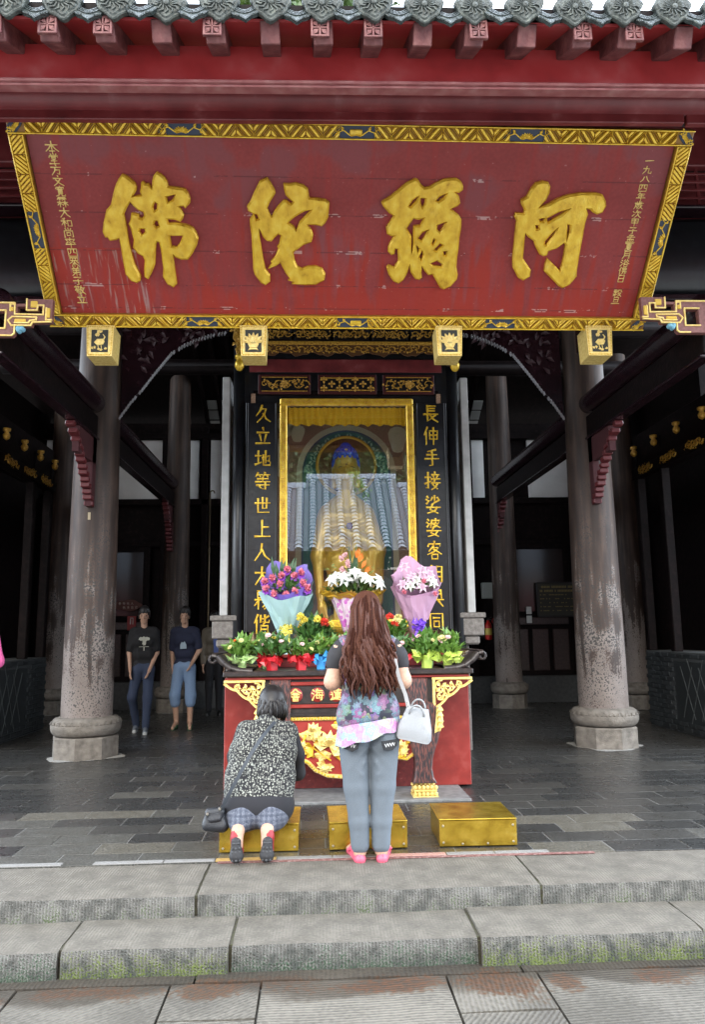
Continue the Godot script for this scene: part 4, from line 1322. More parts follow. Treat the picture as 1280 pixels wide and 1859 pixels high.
# The four great characters as carved, in millimetres on the board from the middle of its lower edge: outline, then openings.
func great_characters() -> Array:
	return [
		[[-1820,1247,-1784,1230,-1753,1206,-1726,1177,-1720,1152,-1727,1125,-1742,1103,-1761,1082,-1693,1095,-1699,1119,-1688,1150,-1680,1189,-1666,1196,-1650,1178,-1627,1180,-1603,1148,-1593,1200,-1578,1239,-1553,1266,-1529,1254,-1497,1231,-1479,1198,-1474,1162,-1423,1157,-1348,1146,-1323,1113,-1311,1070,-1317,1038,-1357,997,-1371,1013,-1410,1012,-1390,987,-1375,943,-1385,918,-1407,892,-1451,908,-1506,913,-1506,884,-1434,885,-1357,870,-1313,848,-1290,810,-1275,764,-1293,711,-1333,644,-1379,590,-1433,589,-1484,612,-1495,629,-1496,561,-1495,479,-1492,382,-1523,353,-1571,381,-1601,443,-1589,519,-1590,594,-1591,668,-1597,727,-1613,734,-1626,707,-1638,641,-1653,546,-1689,477,-1726,421,-1754,442,-1748,511,-1733,579,-1745,613,-1782,636,-1815,685,-1800,745,-1806,790,-1810,836,-1824,871,-1803,906,-1789,957,-1757,954,-1732,945,-1729,920,-1711,914,-1691,939,-1694,964,-1728,977,-1762,1007,-1787,1038,-1815,1000,-1849,943,-1845,886,-1842,835,-1844,777,-1841,711,-1831,618,-1821,544,-1796,483,-1785,442,-1793,407,-1823,389,-1868,406,-1907,461,-1911,530,-1912,611,-1913,691,-1916,756,-1938,743,-1992,736,-2008,762,-2027,762,-2039,807,-2021,878,-1999,935,-1982,979,-1941,1017,-1918,1079,-1887,1153,-1854,1208],
		[[-1496,1082,-1430,1099,-1453,1061,-1491,1042],[-1591,1041,-1576,1029,-1584,991,-1605,975,-1612,1003],[-1609,896,-1589,896,-1584,861,-1608,848,-1619,870],[-1735,833,-1702,834,-1698,811,-1732,785,-1744,811],[-1505,781,-1402,782,-1432,723,-1462,693,-1501,699]]],
		[[-698,1238,-668,1195,-644,1152,-636,1124,-658,1091,-689,1046,-705,1006,-689,967,-675,944,-656,979,-619,1030,-577,1070,-554,1073,-531,1054,-516,1046,-501,1060,-530,1082,-558,1109,-569,1153,-573,1197,-527,1195,-475,1203,-418,1188,-380,1161,-369,1092,-302,1090,-238,1080,-208,1058,-214,1002,-217,945,-243,898,-270,872,-321,883,-386,882,-351,839,-340,804,-354,745,-418,723,-491,671,-504,653,-496,593,-475,544,-439,526,-383,545,-322,548,-266,527,-239,484,-248,428,-322,389,-416,385,-528,393,-509,412,-558,425,-539,437,-575,487,-604,549,-616,570,-653,545,-722,520,-689,566,-695,584,-656,627,-630,688,-639,706,-623,724,-606,795,-626,803,-657,777,-682,747,-718,749,-747,778,-777,842,-777,775,-766,686,-755,596,-740,516,-705,467,-707,411,-746,382,-782,397,-834,472,-844,515,-843,595,-844,685,-844,804,-852,879,-850,925,-821,962,-861,985,-868,1021,-839,1061,-813,1116,-757,1215],
		[[-812,960,-792,957,-779,926,-800,920],[-543,897,-486,944,-409,988,-356,1000,-403,954,-451,907,-479,843,-499,872]]],
		[[468,1250,492,1240,515,1207,547,1183,587,1189,637,1220,693,1246,751,1255,798,1255,835,1234,857,1196,857,1168,827,1146,797,1151,830,1123,848,1067,829,1045,775,1021,839,982,870,942,875,866,868,795,871,705,867,626,869,552,888,489,883,445,839,387,778,358,745,374,708,431,671,487,634,481,600,518,575,555,576,499,583,461,562,439,524,448,482,504,469,566,457,504,424,434,385,405,343,424,296,483,274,545,292,564,342,546,373,602,359,693,340,699,336,657,312,647,280,674,281,716,305,770,328,806,304,800,266,817,255,870,285,917,310,963,270,986,226,1031,206,1064,223,1081,281,1116,348,1172,403,1217],
		[[433,1042,460,1085,504,1119,489,1085,445,1034],[524,1099,559,1100,556,1063,541,1029,526,1063],[649,1087,676,1116,727,1141,706,1110,668,1079],[427,866,476,942,524,934,559,949,534,891,480,885,481,820,488,731,481,652,473,731,471,802],[524,785,556,833,603,857,577,798,555,768],[676,893,743,920,717,870,702,838,679,858],[643,745,655,784,668,775,653,733],[666,694,710,745,736,734,685,685],[747,680,772,680,769,649,753,655],[516,725,542,701,529,671],[547,635,565,684,576,653,565,610],[645,580,699,603,745,575,741,554,671,562]]],
		[[1488,1246,1536,1238,1558,1207,1561,1158,1541,1101,1496,1046,1566,1070,1639,1115,1708,1141,1818,1161,1939,1163,1995,1151,2033,1101,2045,1063,2026,1012,1985,995,1944,1011,1916,1033,1887,1039,1909,997,1900,926,1902,833,1903,746,1905,629,1909,539,1917,482,1870,410,1812,377,1772,399,1695,466,1628,522,1628,585,1637,633,1695,586,1761,530,1771,572,1773,656,1770,744,1753,761,1699,716,1633,692,1628,661,1599,650,1561,667,1514,734,1497,775,1448,804,1415,834,1416,787,1422,706,1427,631,1478,573,1509,535,1511,478,1460,442,1410,467,1355,547,1338,637,1334,759,1327,892,1328,931,1302,970,1311,999,1376,997,1379,1019,1345,1066,1336,1098,1382,1127,1406,1187,1438,1230],
		[[1512,953,1558,963,1549,937,1522,934],[1573,957,1659,1007,1760,1047,1683,988,1628,955,1588,928],[1490,901,1511,901,1518,878,1502,871],[1591,776,1635,836,1674,887,1657,830,1614,763,1604,742,1591,752],[1756,911,1777,904,1782,845,1772,771,1767,831]]]
	]

func glyph(parent: Node3D, called: String, c: String, at: Transform3D, size: Vector2, w: float, h: float, m: Material) -> void:
	var st := new_st()
	var k := 0
	for s in glyphs[c]:
		var p := PackedVector2Array()
		for i in range(0, s.size(), 2):
			p.append(Vector2((s[i] / 100.0 - 0.5) * size.x, (0.5 - s[i + 1] / 100.0) * size.y))
		stroke(st, p, w, h * (1.0 + 0.03 * (k % 5)), Transform3D())
		k += 1
	put(parent, called, st, m, at)

# ---------------------------------------------------------------- the plaque

func plaque_paint() -> StandardMaterial3D:
	var w := 1024
	var h := 320
	var im := Image.create(w, h, false, Image.FORMAT_RGB8)
	var big := noise(0.006, FastNoiseLite.TYPE_SIMPLEX_SMOOTH, 4, 41)
	var run := noise(0.055, FastNoiseLite.TYPE_SIMPLEX_SMOOTH, 4, 42)
	var fine := noise(0.12, FastNoiseLite.TYPE_SIMPLEX_SMOOTH, 3, 43)
	var seams := [0.205, 0.405, 0.615, 0.815, 0.955]
	for y in h:
		var t := float(y) / h
		for x in w:
			var u := float(x) / w
			var b := big.get_noise_2d(x, y)
			var s := run.get_noise_2d(x, y * 0.10)
			var f := fine.get_noise_2d(x, y)
			var c := lin(0.25, 0.046, 0.045).lerp(lin(0.315, 0.058, 0.056), clampf(0.5 + b + f * 0.5, 0, 1))
			c = c.lerp(lin(0.20, 0.075, 0.088), clampf((b * 1.4 - t * 0.9 + 0.12) * 1.6, 0, 0.5))
			var red := clampf((t - 0.66 + s * 0.62 + b * 0.25) * 3.2, 0, 1)
			if u < 0.135 and t > 0.60:
				red = clampf(0.85 + s, 0, 1)
			if u > 0.555 and u < 0.66 and t > 0.80 + s * 0.1:
				red = maxf(red, 0.9)
			c = c.lerp(lin(0.37, 0.036, 0.022), red * 0.75)
			c = c.lerp(lin(0.33, 0.044, 0.04), clampf((run.get_noise_2d(x * 0.6 + 300.0, y * 0.05) - 0.12) * 3.0, 0, 1) * 0.5)
			if u < 0.16 and t > 0.61:
				c = c.lerp(lin(0.38, 0.24, 0.22), clampf((run.get_noise_2d(x * 2.1 + 90.0, y * 0.16) - 0.20) * 3.0, 0, 0.8))
			for k in seams.size():
				var d: float = absf(t - seams[k] - 0.004 * big.get_noise_2d(x * 2.0, k * 50.0)) * h
				if d < 0.8 and f * 0.4 + big.get_noise_2d(x * 1.5, k * 90.0) * 1.2 > -0.12:
					c = c.lerp(lin(0.09, 0.028, 0.03), 0.5)
				elif d < 3.0 and run.get_noise_2d(x * 0.25, k * 77.0) + f * 0.35 > 0.38:
					c = c.lerp(lin(0.6, 0.46, 0.43), 0.7)
			if f > 0.72:
				c = c.lerp(lin(0.5, 0.36, 0.34), 0.6)
			im.set_pixel(x, y, c)
	var m := img_mat("plaque_paint", im, 0.55)
	m.metallic_specular = 0.32
	m.heightmap_enabled = true
	m.heightmap_scale = 0.3
	m.heightmap_texture = noise_tex(0.02, [], 4, 44)
	return m

# Gilt fretwork on a rail: groups of slanting bars, leaning one way and then the other.
func fretwork(st: SurfaceTool, length: float, w: float, skip: Array, xf: Transform3D) -> void:
	var period := 0.13
	var n := int(length / period)
	period = length / n
	for k in n:
		var mid := (k + 0.5) * period
		var hide := false
		for s in skip:
			hide = hide or absf(mid - s[0]) < s[1]
		if hide:
			continue
		var zone := PackedVector2Array([Vector2(k * period + 0.003, 0.014), Vector2((k + 1) * period - 0.003, 0.014), Vector2((k + 1) * period - 0.003, w - 0.014), Vector2(k * period + 0.003, w - 0.014)])
		var lean := 1.0 if k % 2 == 0 else -1.0
		for j in range(-3, 4):
			var c := Vector2(mid + j * 0.034, w / 2)
			var d := Vector2(lean, 1.15).normalized()
			var s := Vector2(-d.y, d.x) * 0.0098
			var bar := PackedVector2Array([c - d * 0.1 - s, c + d * 0.1 - s, c + d * 0.1 + s, c - d * 0.1 + s])
			for p in Geometry2D.intersect_polygons(zone, bar):
				if p.size() > 2:
					prism(st, p, 0.0, 0.022, xf, 0.005)

# A cartouche: a blue ground with a gilt flower and scrolling leaves on it.
func cartouche(parent: Node3D, at: Transform3D, half: float, w: float, kind: int) -> void:
	var g := group_node(parent, "cartouche", at)
	var st := new_st()
	var p := PackedVector2Array()
	for i in 24:
		var a := TAU * i / 24.0
		p.append(Vector2(signf(cos(a)) * pow(absf(cos(a)), 0.6) * half, signf(sin(a)) * pow(absf(sin(a)), 0.5) * w * 0.42))
	prism(st, p, 0.0, 0.006, Transform3D(), 0.002)
	put(g, "blue_ground", st, mats["deep_blue"])
	st = new_st()
	for i in 9:
		var a := PI * (i + 0.5) / 9.0
		leaf(st, Vector3(0, -w * 0.22, 0.007), Vector3(cos(a) * 1.5, sin(a), 0), Vector3.BACK, w * (0.42 + 0.2 * absf(cos(a))), w * 0.2, 0.3, 0.3)
	for s in [-1.0, 1.0]:
		stroke(st, PackedVector2Array([Vector2(s * half * 0.25, -w * 0.2), Vector2(s * half * 0.5, w * 0.1), Vector2(s * half * 0.75, -w * 0.05), Vector2(s * half * 0.88, w * 0.18)]), 0.006, 0.014, Transform3D())
		for q in [[0.5, 0.1, 0.9], [0.72, -0.05, -0.8], [0.6, 0.0, 2.2], [0.85, 0.1, 0.3]]:
			leaf(st, Vector3(s * half * q[0], w * q[1], 0.008), Vector3(s * cos(q[2]), sin(q[2]), 0), Vector3.BACK, w * 0.34, w * 0.2, 0.3, 0.3)
	if kind == 1:
		box(st, Vector3(0, 0, 0.012), Vector3(half * 0.5, w * 0.34, 0.02), 0.006)
	put(g, "gilt_flower", st, mats["gold_leaf"])

func plaque() -> void:
	var q := thing("name_plaque", "huge red plaque with four raised golden characters and a gilt fretwork frame", "plaque", Vector3(-0.0376, 4.027, -6.413))
	q.rotation = Vector3(PI / 4, 0, 0)
	var paint := plaque_paint()
	var st := new_st()
	var hw := 2.5
	for f in [[0.0, false]]:
		var c := [Vector3(-hw, 0.1, 0), Vector3(-hw, 1.53, 0), Vector3(hw, 1.53, 0), Vector3(hw, 0.1, 0)]
		var uv := [Vector2(0, 1), Vector2(0, 0), Vector2(1, 0), Vector2(1, 1)]
		for k in [0, 1, 2, 0, 2, 3]:
			st.set_uv(uv[k])
			st.add_vertex(c[k])
	put(q, "board", st, paint)
	st = new_st()
	box(st, Vector3(0, 0.815, -0.045), Vector3(5.1, 1.5, 0.06), 0.01)
	put(q, "backing", st, mats["maroon_paint"])
	# frame: four rails with edges and fretwork
	var w := 0.112
	var rails := [
		[Transform3D(Basis(), Vector3(-2.62, 1.518, 0)), 5.24, [[1.29, 0.15], [2.61, 0.15], [3.93, 0.15], [0.05, 0.08], [5.19, 0.08]]],
		[Transform3D(Basis(), Vector3(-2.62, 0.0, 0)), 5.24, [[1.32, 0.15], [2.65, 0.15], [3.95, 0.15], [0.05, 0.08], [5.19, 0.08]]],
		[Transform3D(Basis(Vector3.BACK, PI / 2), Vector3(-2.508, 0.114, 0)), 1.402, [[0.70, 0.15], [0.0, 0.06], [1.4, 0.06]]],
		[Transform3D(Basis(Vector3.BACK, PI / 2), Vector3(2.62, 0.114, 0)), 1.402, [[0.68, 0.15], [0.0, 0.06], [1.4, 0.06]]],
	]
	for r in rails:
		var g := group_node(q, "frame_rail", r[0])
		var l: float = r[1]
		st = new_st()
		box(st, Vector3(l / 2, w / 2, 0.0), Vector3(l, w, 0.06), 0.004)
		put(g, "rail", st, mat("rail_brown", lin(0.30, 0.14, 0.015), 0.5))
		st = new_st()
		fretwork(st, l, w, r[2], Transform3D(Basis(), Vector3(0, 0, 0.030)))
		put(g, "fretwork", st, mats["gold_leaf"]).set_meta("kind", "stuff")
		for y in [0.006, w - 0.006]:
			st = new_st()
			box(st, Vector3(l / 2, y, 0.026), Vector3(l - 0.002, 0.011, 0.05), 0.003)
			put(g, "rail_edge", st, mats["gold_leaf"])
		var n := 0
		for c in r[2]:
			if c[1] > 0.1:
				cartouche(g, Transform3D(Basis(), Vector3(c[0], w / 2, 0.030)), 0.19, w, 1 if n == 1 else 0)
				n += 1
	for c in [[-2.564, 0.056], [2.564, 0.056], [-2.564, 1.574], [2.564, 1.574]]:
		var turn := PI / 4 * (1 if c[0] * (c[1] - 0.8) < 0 else -1)
		cartouche(q, Transform3D(Basis(Vector3.BACK, turn), Vector3(c[0], c[1], 0.032)), 0.066, w * 0.8, 0)
	# the characters
	var k := 0
	for c in great_characters():
		st = new_st()
		var holes := []
		for o in c[1]:
			var hp := poly(o)
			for i in hp.size():
				hp[i] *= 0.001
			holes.append(hp)
		var outline := poly(c[0])
		for i in outline.size():
			outline[i] *= 0.001
		prism(st, outline, 0.0, 0.05, Transform3D(), 0.015, holes)
		put(q, "great_character", st, mats["gold_leaf"])
		k += 1
	var left := "本堂方文寬霖大和尚率四眾弟子敬立"
	for i in left.length():
		var t := i / 15.0
		glyph(q, "inscription_character", left[i], Transform3D(Basis(), Vector3(-2.328 + 0.012 * t, 1.42 - 1.186 * t, 0.001)), Vector2(0.088, 0.078) * (1.25 if i == 0 else 1.0), 0.0052, 0.005, mats["bright_gold"])
	var right := "一九八四年歲次甲子孟夏月浴佛日穀旦"
	for i in right.length():
		var v := 1.401 - 0.0675 * i - (0.06 if i > 14 else 0.0)
		glyph(q, "inscription_character", right[i], Transform3D(Basis(), Vector3(2.33 - 0.0006 * i, v, 0.001)), Vector2(0.078, 0.064), 0.0045, 0.005, mats["bright_gold"])

# ---------------------------------------------------------------- the shrine

# Scrolling leafwork inside a rectangle, as pierced and gilt carving.
func scrollwork(st: SurfaceTool, w: float, h: float, sd: int, dense := 1.0) -> void:
	var r := RandomNumberGenerator.new()
	r.seed = sd
	var n := int(w / h * 2.2 * dense) + 1
	for i in n:
		var x := -w / 2 + w * (i + 0.5) / n
		var s := 1.0 if i % 2 == 0 else -1.0
		var p := PackedVector2Array()
		for k in 9:
			var a := k / 8.0 * 4.6
			var rad := h * 0.36 * (1.0 - k / 10.5)
			p.append(Vector2(x + cos(a) * rad * 1.1, s * sin(a) * rad))
		stroke(st, p, h * 0.045, h * 0.10, Transform3D())
		for k in 6:
			var a := r.randf() * TAU
			var rad := h * r.randf_range(0.1, 0.38)
			leaf(st, Vector3(x + cos(a) * rad, sin(a) * rad, h * 0.03), Vector3(cos(a + 1.2), sin(a + 1.2), 0), Vector3.BACK, h * 0.28, h * 0.15, 0.35, 0.3)

func shrine() -> void:
	var s := thing("buddha_shrine", "tall black lacquer shrine front with gold couplets and a gilt framed glass case", "shrine", Vector3(0.005, 0, -8.7))
	var st := new_st()
	for x in [-1.265, 1.265]:
		st = new_st()
		st.set_smooth_group(0)
		tube(st, [Vector3(x, 0, -0.08), Vector3(x, 4.75, -0.08)], [0.075], 20)
		put(s, "post", st, mats["black_lacquer"])
		st = new_st()
		box(st, Vector3(signf(x) * 1.425, 2.97, -0.40), Vector3(0.09, 2.82, 0.62), 0.008)
		put(s, "white_cheek", st, tmat("limewash", [[0.0, lin(0.34, 0.34, 0.33)], [1.0, lin(0.48, 0.48, 0.47)]], 1.2, 0.012, 0.9))
		st = new_st()
		box(st, Vector3(signf(x) * 1.36, 2.3, -0.9), Vector3(0.10, 4.6, 0.06), 0.008)
		put(s, "back_post", st, mats["black_lacquer"])
		st = new_st()
		box(st, Vector3(signf(x) * 1.415, 1.53, -0.40), Vector3(0.30, 0.06, 0.80), 0.01)
		box(st, Vector3(signf(x) * 1.415, 1.40, -0.40), Vector3(0.26, 0.20, 0.76), 0.012)
		box(st, Vector3(signf(x) * 1.40, 1.25, -0.40), Vector3(0.20, 0.10, 0.7), 0.02)
		box(st, Vector3(signf(x) * 1.33, 0.6, -0.55), Vector3(0.16, 1.2, 0.60), 0.012)
		put(s, "stone_pier", st, tmat("pier_stone", [[0.0, lin(0.10, 0.088, 0.078)], [1.0, lin(0.22, 0.20, 0.18)]], 0.7, 0.02, 0.75, 0.4))
		# couplet board with a rim and ten characters
		var b := group_node(s, "couplet_board", Transform3D(Basis(), Vector3(signf(x) * 0.995, 0, 0)))
		st = new_st()
		box(st, Vector3(0, 2.70, -0.012), Vector3(0.37, 2.66, 0.024), 0.004)
		put(b, "board", st, mats["black_lacquer"])
		for e in [-0.172, 0.172]:
			st = new_st()
			box(st, Vector3(e, 2.70, 0.006), Vector3(0.03, 2.66, 0.03), 0.006)
			put(b, "rim", st, mats["black_lacquer"])
		var text: String = "久立地等世上人大夥偕" if x < 0 else "長伸手接娑婆客相與同"
		for i in 10:
			var y := 3.90 - i * 0.270
			glyph(b, "couplet_character", text[i], Transform3D(Basis(), Vector3(0.012 if x < 0 else 0.0, y - (0.0 if i < 4 else 0.01), 0.001)), Vector2(0.185, 0.215), 0.0125, 0.012, mats["gold_leaf"])
	# bodies behind: top boards and the rails between
	st = new_st()
	box(st, Vector3(0, 4.43, -0.07), Vector3(2.46, 0.80, 0.06))
	put(s, "header_board", st, mats["black_lacquer"])
	st = new_st()
	box(st, Vector3(0, 4.50, -0.035), Vector3(2.30, 0.16, 0.02), 0.005)
	put(s, "red_rail", st, mats["maroon_paint"])
	for p in [[-0.733, 0.62], [0.013, 0.70], [0.745, 0.62]]:
		var g := group_node(s, "carved_panel", Transform3D(Basis(), Vector3(p[0], 4.265, -0.03)))
		st = new_st()
		box(st, Vector3.ZERO, Vector3(p[1], 0.24, 0.03), 0.006)
		put(g, "panel_back", st, mat("panel_maroon", lin(0.06, 0.012, 0.012), 0.4))
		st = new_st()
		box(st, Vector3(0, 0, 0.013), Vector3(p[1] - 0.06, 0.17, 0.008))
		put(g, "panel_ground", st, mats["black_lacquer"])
		st = new_st()
		if p[1] > 0.65:
			for i in 7:
				for j in 2:
					var c := Vector2((i - 3) * 0.093, (j - 0.5) * 0.10 + (0.05 if i % 2 else 0.0))
					if absf(c.y) > 0.08:
						continue
					for a in 4:
						leaf(st, Vector3(c.x, c.y, 0.018), Vector3(cos(a * PI / 2), sin(a * PI / 2) * 0.8, 0), Vector3.BACK, 0.052, 0.03, 0.3, 0.3)
			for y in [-0.075, 0.075]:
				box(st, Vector3(0, y, 0.018), Vector3(0.64, 0.014, 0.012), 0.003)
		else:
			scrollwork(st, 0.54, 0.17, int(p[0] * 100) + 200)
			for a in 8:
				leaf(st, Vector3(0, 0, 0.026), Vector3(cos(a * PI / 4), sin(a * PI / 4), 0), Vector3.BACK, 0.06, 0.035, 0.3, 0.3)
			for y in [-0.085, 0.085]:
				box(st, Vector3(0, y, 0.010), Vector3(0.54, 0.010, 0.016), 0.003)
		put(g, "gilt_carving", st, mats["old_gold"], Transform3D(Basis(), Vector3(0, 0, 0.008)))
	# carved valance and the little pierced panels above it
	st = new_st()
	box(st, Vector3(0.06, 4.70, 0.17), Vector3(2.2, 0.045, 0.06), 0.01)
	put(s, "valance_rail", st, mats["old_gold"])
	st = new_st()
	var p := PackedVector2Array([Vector2(-1.04, 0.065)])
	for i in 45:
		p.append(Vector2(-1.04 + 2.08 * i / 44.0, -0.055 - 0.022 * sin(i * 0.9) - 0.012 * cos(i * 2.3)))
	p.append(Vector2(1.04, 0.065))
	prism(st, p, -0.01, 0.006, Transform3D(), 0.002)
	put(s, "valance_board", st, mat("valance_brown", lin(0.10, 0.045, 0.016), 0.4), Transform3D(Basis(), Vector3(0.06, 4.62, 0.18)))
	st = new_st()
	scrollwork(st, 2.05, 0.12, 77, 0.8)
	put(s, "valance_carving", st, mats["old_gold"], Transform3D(Basis(), Vector3(0.06, 4.625, 0.187)))
	for i in 5:
		var g := group_node(s, "pierced_panel", Transform3D(Basis(), Vector3((i - 2) * 0.46 + 0.06, 4.83, 0.12)))
		st = new_st()
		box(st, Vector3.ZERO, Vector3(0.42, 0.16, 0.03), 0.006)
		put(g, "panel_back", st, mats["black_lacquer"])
		st = new_st()
		scrollwork(st, 0.38, 0.13, 300 + i, 1.2)
		put(g, "gilt_carving", st, mats["old_gold"], Transform3D(Basis(), Vector3(0, 0, 0.016)))
	st = new_st()
	box(st, Vector3(0.03, 4.98, 0.08), Vector3(2.6, 0.16, 0.14), 0.01)
	put(s, "top_rail", st, mats["black_lacquer"])
	for x in [-1.245, 1.27]:
		st = new_st()
		st.set_smooth_group(0)
		lathe(st, [Vector2(0, 4.35), Vector2(0.03, 4.365), Vector2(0.052, 4.40), Vector2(0.056, 4.44), Vector2(0.04, 4.485), Vector2(0.025, 4.495), Vector2(0.052, 4.505), Vector2(0.052, 4.54), Vector2(0, 4.545)], 12, Transform3D(Basis(), Vector3(x, 0, 0.19)))
		put(s, "hanging_finial", st, mats["gold_leaf"])
		st = new_st()
		prism(st, poly([-0.02, 4.54, 0.03, 4.54, 0.05, 4.62, 0.02, 4.68, 0.08, 4.75, 0.06, 4.9, 0.14, 4.98, -0.02, 4.98]), 0.0, 0.03, Transform3D(Basis.from_scale(Vector3(signf(x), 1, 1)), Vector3(x, 0, 0.17)), 0.004)
		for i in 8:
			var c := Vector3(x + signf(x) * (0.02 + 0.008 * i), 4.60 + i * 0.047, 0.205)
			leaf(st, c, Vector3(cos(i * 1.9), sin(i * 1.9), 0), Vector3.BACK, 0.07, 0.04, 0.4, 0.3)
		put(s, "scroll_bracket", st, mats["old_gold"])
		st = new_st()
		box(st, Vector3(x - signf(x) * 0.02, 4.75, 0.12), Vector3(0.12, 0.6, 0.1), 0.01)
		put(s, "hanging_post", st, mats["black_lacquer"])
	# picture frame of gilt mouldings with a pane of glass
	for e in [[Vector3(0, 4.035, 0.02), Vector3(1.57, 0.075, 0.07)], [Vector3(0, 1.45, 0.02), Vector3(1.57, 0.09, 0.07)], [Vector3(-0.742, 2.742, 0.02), Vector3(0.085, 2.51, 0.068)], [Vector3(0.742, 2.742, 0.02), Vector3(0.085, 2.51, 0.068)]]:
		var g := group_node(s, "gilt_frame_side", Transform3D(Basis(), e[0]))
		st = new_st()
		box(st, Vector3.ZERO, e[1], 0.012)
		put(g, "moulding", st, mats["gold_leaf"])
		st = new_st()
		var long: float = maxf(e[1].x, e[1].y)
		scrollwork(st, long - 0.06, 0.062, 55, 0.55)
		put(g, "moulding_carving", st, mats["old_gold"], Transform3D(Basis(Vector3.BACK, 0.0 if e[1].x > e[1].y else PI / 2), Vector3(0, 0, 0.034)))
	var glass := mat("case_glass", Color(1, 1, 1, 0.0), 0.0)
	glass.transparency = BaseMaterial3D.TRANSPARENCY_ALPHA
	for k in 3:
		st = new_st()
		box(st, Vector3(0, 2.746, 0.008 - k * 0.012), Vector3(1.41, 2.51, 0.006))
		put(s, "glass_pane", st, glass)
	# the case behind the glass
	st = new_st()
	box(st, Vector3(0, 2.7, -0.79), Vector3(2.2, 2.9, 0.06))
	put(s, "case_back", st, tmat("painted_brown", [[0.0, lin(0.08, 0.035, 0.025)], [0.45, lin(0.20, 0.10, 0.065)], [0.55, lin(0.46, 0.32, 0.20)], [1.0, lin(0.30, 0.16, 0.10)]], 0.22, 0.05, 0.7, 0.0, 0.08, 0.0, 2))
	for x in [-1.1, 1.1]:
		st = new_st()
		box(st, Vector3(x, 2.7, -0.42), Vector3(0.05, 2.9, 0.80))
		put(s, "case_side", st, mats["painted_brown"])
	st = new_st()
	box(st, Vector3(0, 1.22, -0.6), Vector3(2.2, 0.1, 1.15))
	put(s, "case_floor", st, mats["dark_wood"])
	st = new_st()
	box(st, Vector3(0, 4.16, -0.6), Vector3(2.2, 0.06, 1.15))
	put(s, "case_top", st, mats["dark_wood"])
	st = new_st()
	box(st, Vector3(0, 0.6, -0.5), Vector3(2.56, 1.2, 0.9))
	put(s, "shrine_base", st, mats["black_lacquer"])
	# arch painted on the back: plain bands, and a teal band of leaves
	var arch := func(r: float, low: float) -> PackedVector2Array:
		var a := PackedVector2Array()
		for i in 25:
			var t := PI * i / 24.0
			a.append(Vector2(cos(t) * r, 3.34 + sin(t) * r))
		a.append(Vector2(-r * 1.05, low))
		a.append(Vector2(r * 1.05, low))
		return a
	var bands := [[0.63, "arch_cream", lin(0.52, 0.48, 0.32)], [0.56, "arch_blue", lin(0.05, 0.10, 0.15)], [0.535, "arch_teal", lin(0.03, 0.16, 0.14)]]
	for i in bands.size():
		st = new_st()
		prism(st, arch.call(bands[i][0], 1.3), 0.0, 0.008 + 0.006 * i)
		put(s, "arch_band", st, mat(bands[i][1], bands[i][2], 0.7), Transform3D(Basis(), Vector3(0.02, 0, -0.758)))
	st = new_st()
	for i in 25:
		var t := -0.25 + (PI + 0.5) * i / 24.0
		for k in 3:
			leaf(st, Vector3(0.02 + cos(t) * 0.465, 3.34 + sin(t) * 0.465, -0.735), Vector3(cos(t * 1.0 + k * 2.1 + i), sin(t + k * 2.1 + i), 0), Vector3.BACK, 0.065, 0.03, 0.2, 0.2)
	put(s, "painted_leaves", st, mat("leaf_green", lin(0.28, 0.48, 0.38), 0.7))
	st = new_st()
	for q in [[-0.60, 3.86, 0.09, 0.13], [0.68, 3.78, 0.11, 0.2], [-0.80, 3.55, 0.09, 0.3], [0.84, 3.4, 0.08, 0.24], [-0.75, 3.95, 0.10, 0.16]]:
		var c := PackedVector2Array()
		for i in 16:
			var a := TAU * i / 16.0
			c.append(Vector2(q[0] + cos(a) * q[2] * (1.0 + 0.2 * sin(a * 3.0)), q[1] + sin(a) * q[3] * (1.0 + 0.15 * cos(a * 2.0))))
		prism(st, c, -0.759, -0.750)
	put(s, "painted_cloud", st, mat("cloud_cream", lin(0.60, 0.55, 0.36), 0.7))
	st = new_st()
	st.set_smooth_group(0)
	lathe(st, [Vector2(0, 0.028), Vector2(0.35, 0.026), Vector2(0.35, 0.0)], 40, Transform3D(Basis(Vector3.RIGHT, PI / 2), Vector3(0.02, 3.43, -0.735)))
	put(s, "halo_disc", st, tmat("halo_brown", [[0.0, lin(0.20, 0.11, 0.06)], [1.0, lin(0.42, 0.26, 0.13)]], 0.5, 0.03, 0.6))
	st = new_st()
	st.set_smooth_group(0)
	lathe(st, [Vector2(0.35, 0.03), Vector2(0.355, 0.038), Vector2(0.385, 0.038), Vector2(0.39, 0.0)], 48, Transform3D(Basis(Vector3.RIGHT, PI / 2), Vector3(0.02, 3.43, -0.735)))
	put(s, "halo_ring", st, mat("halo_yellow", lin(0.70, 0.46, 0.05), 0.45))
	# pleated yellow curtain heading
	st = new_st()
	st.set_smooth_group(0)
	var a := []
	var b := []
	for i in 121:
		var x := -0.70 + 1.4 * i / 120.0
		var z := -0.06 + 0.016 * sin(i * 1.05) + 0.006 * sin(i * 0.37)
		a.append(Vector3(x, 3.99, z))
		b.append(Vector3(x, 3.775 + 0.012 * sin(i * 0.52), z + 0.01 + 0.008 * sin(i * 0.6)))
	ribbon(st, a, b)
	put(s, "curtain_heading", st, tmat("yellow_cloth", [[0.0, lin(0.55, 0.28, 0.015)], [0.5, lin(0.80, 0.52, 0.02)], [1.0, lin(0.85, 0.62, 0.06)]], 0.3, 0.03, 0.8))

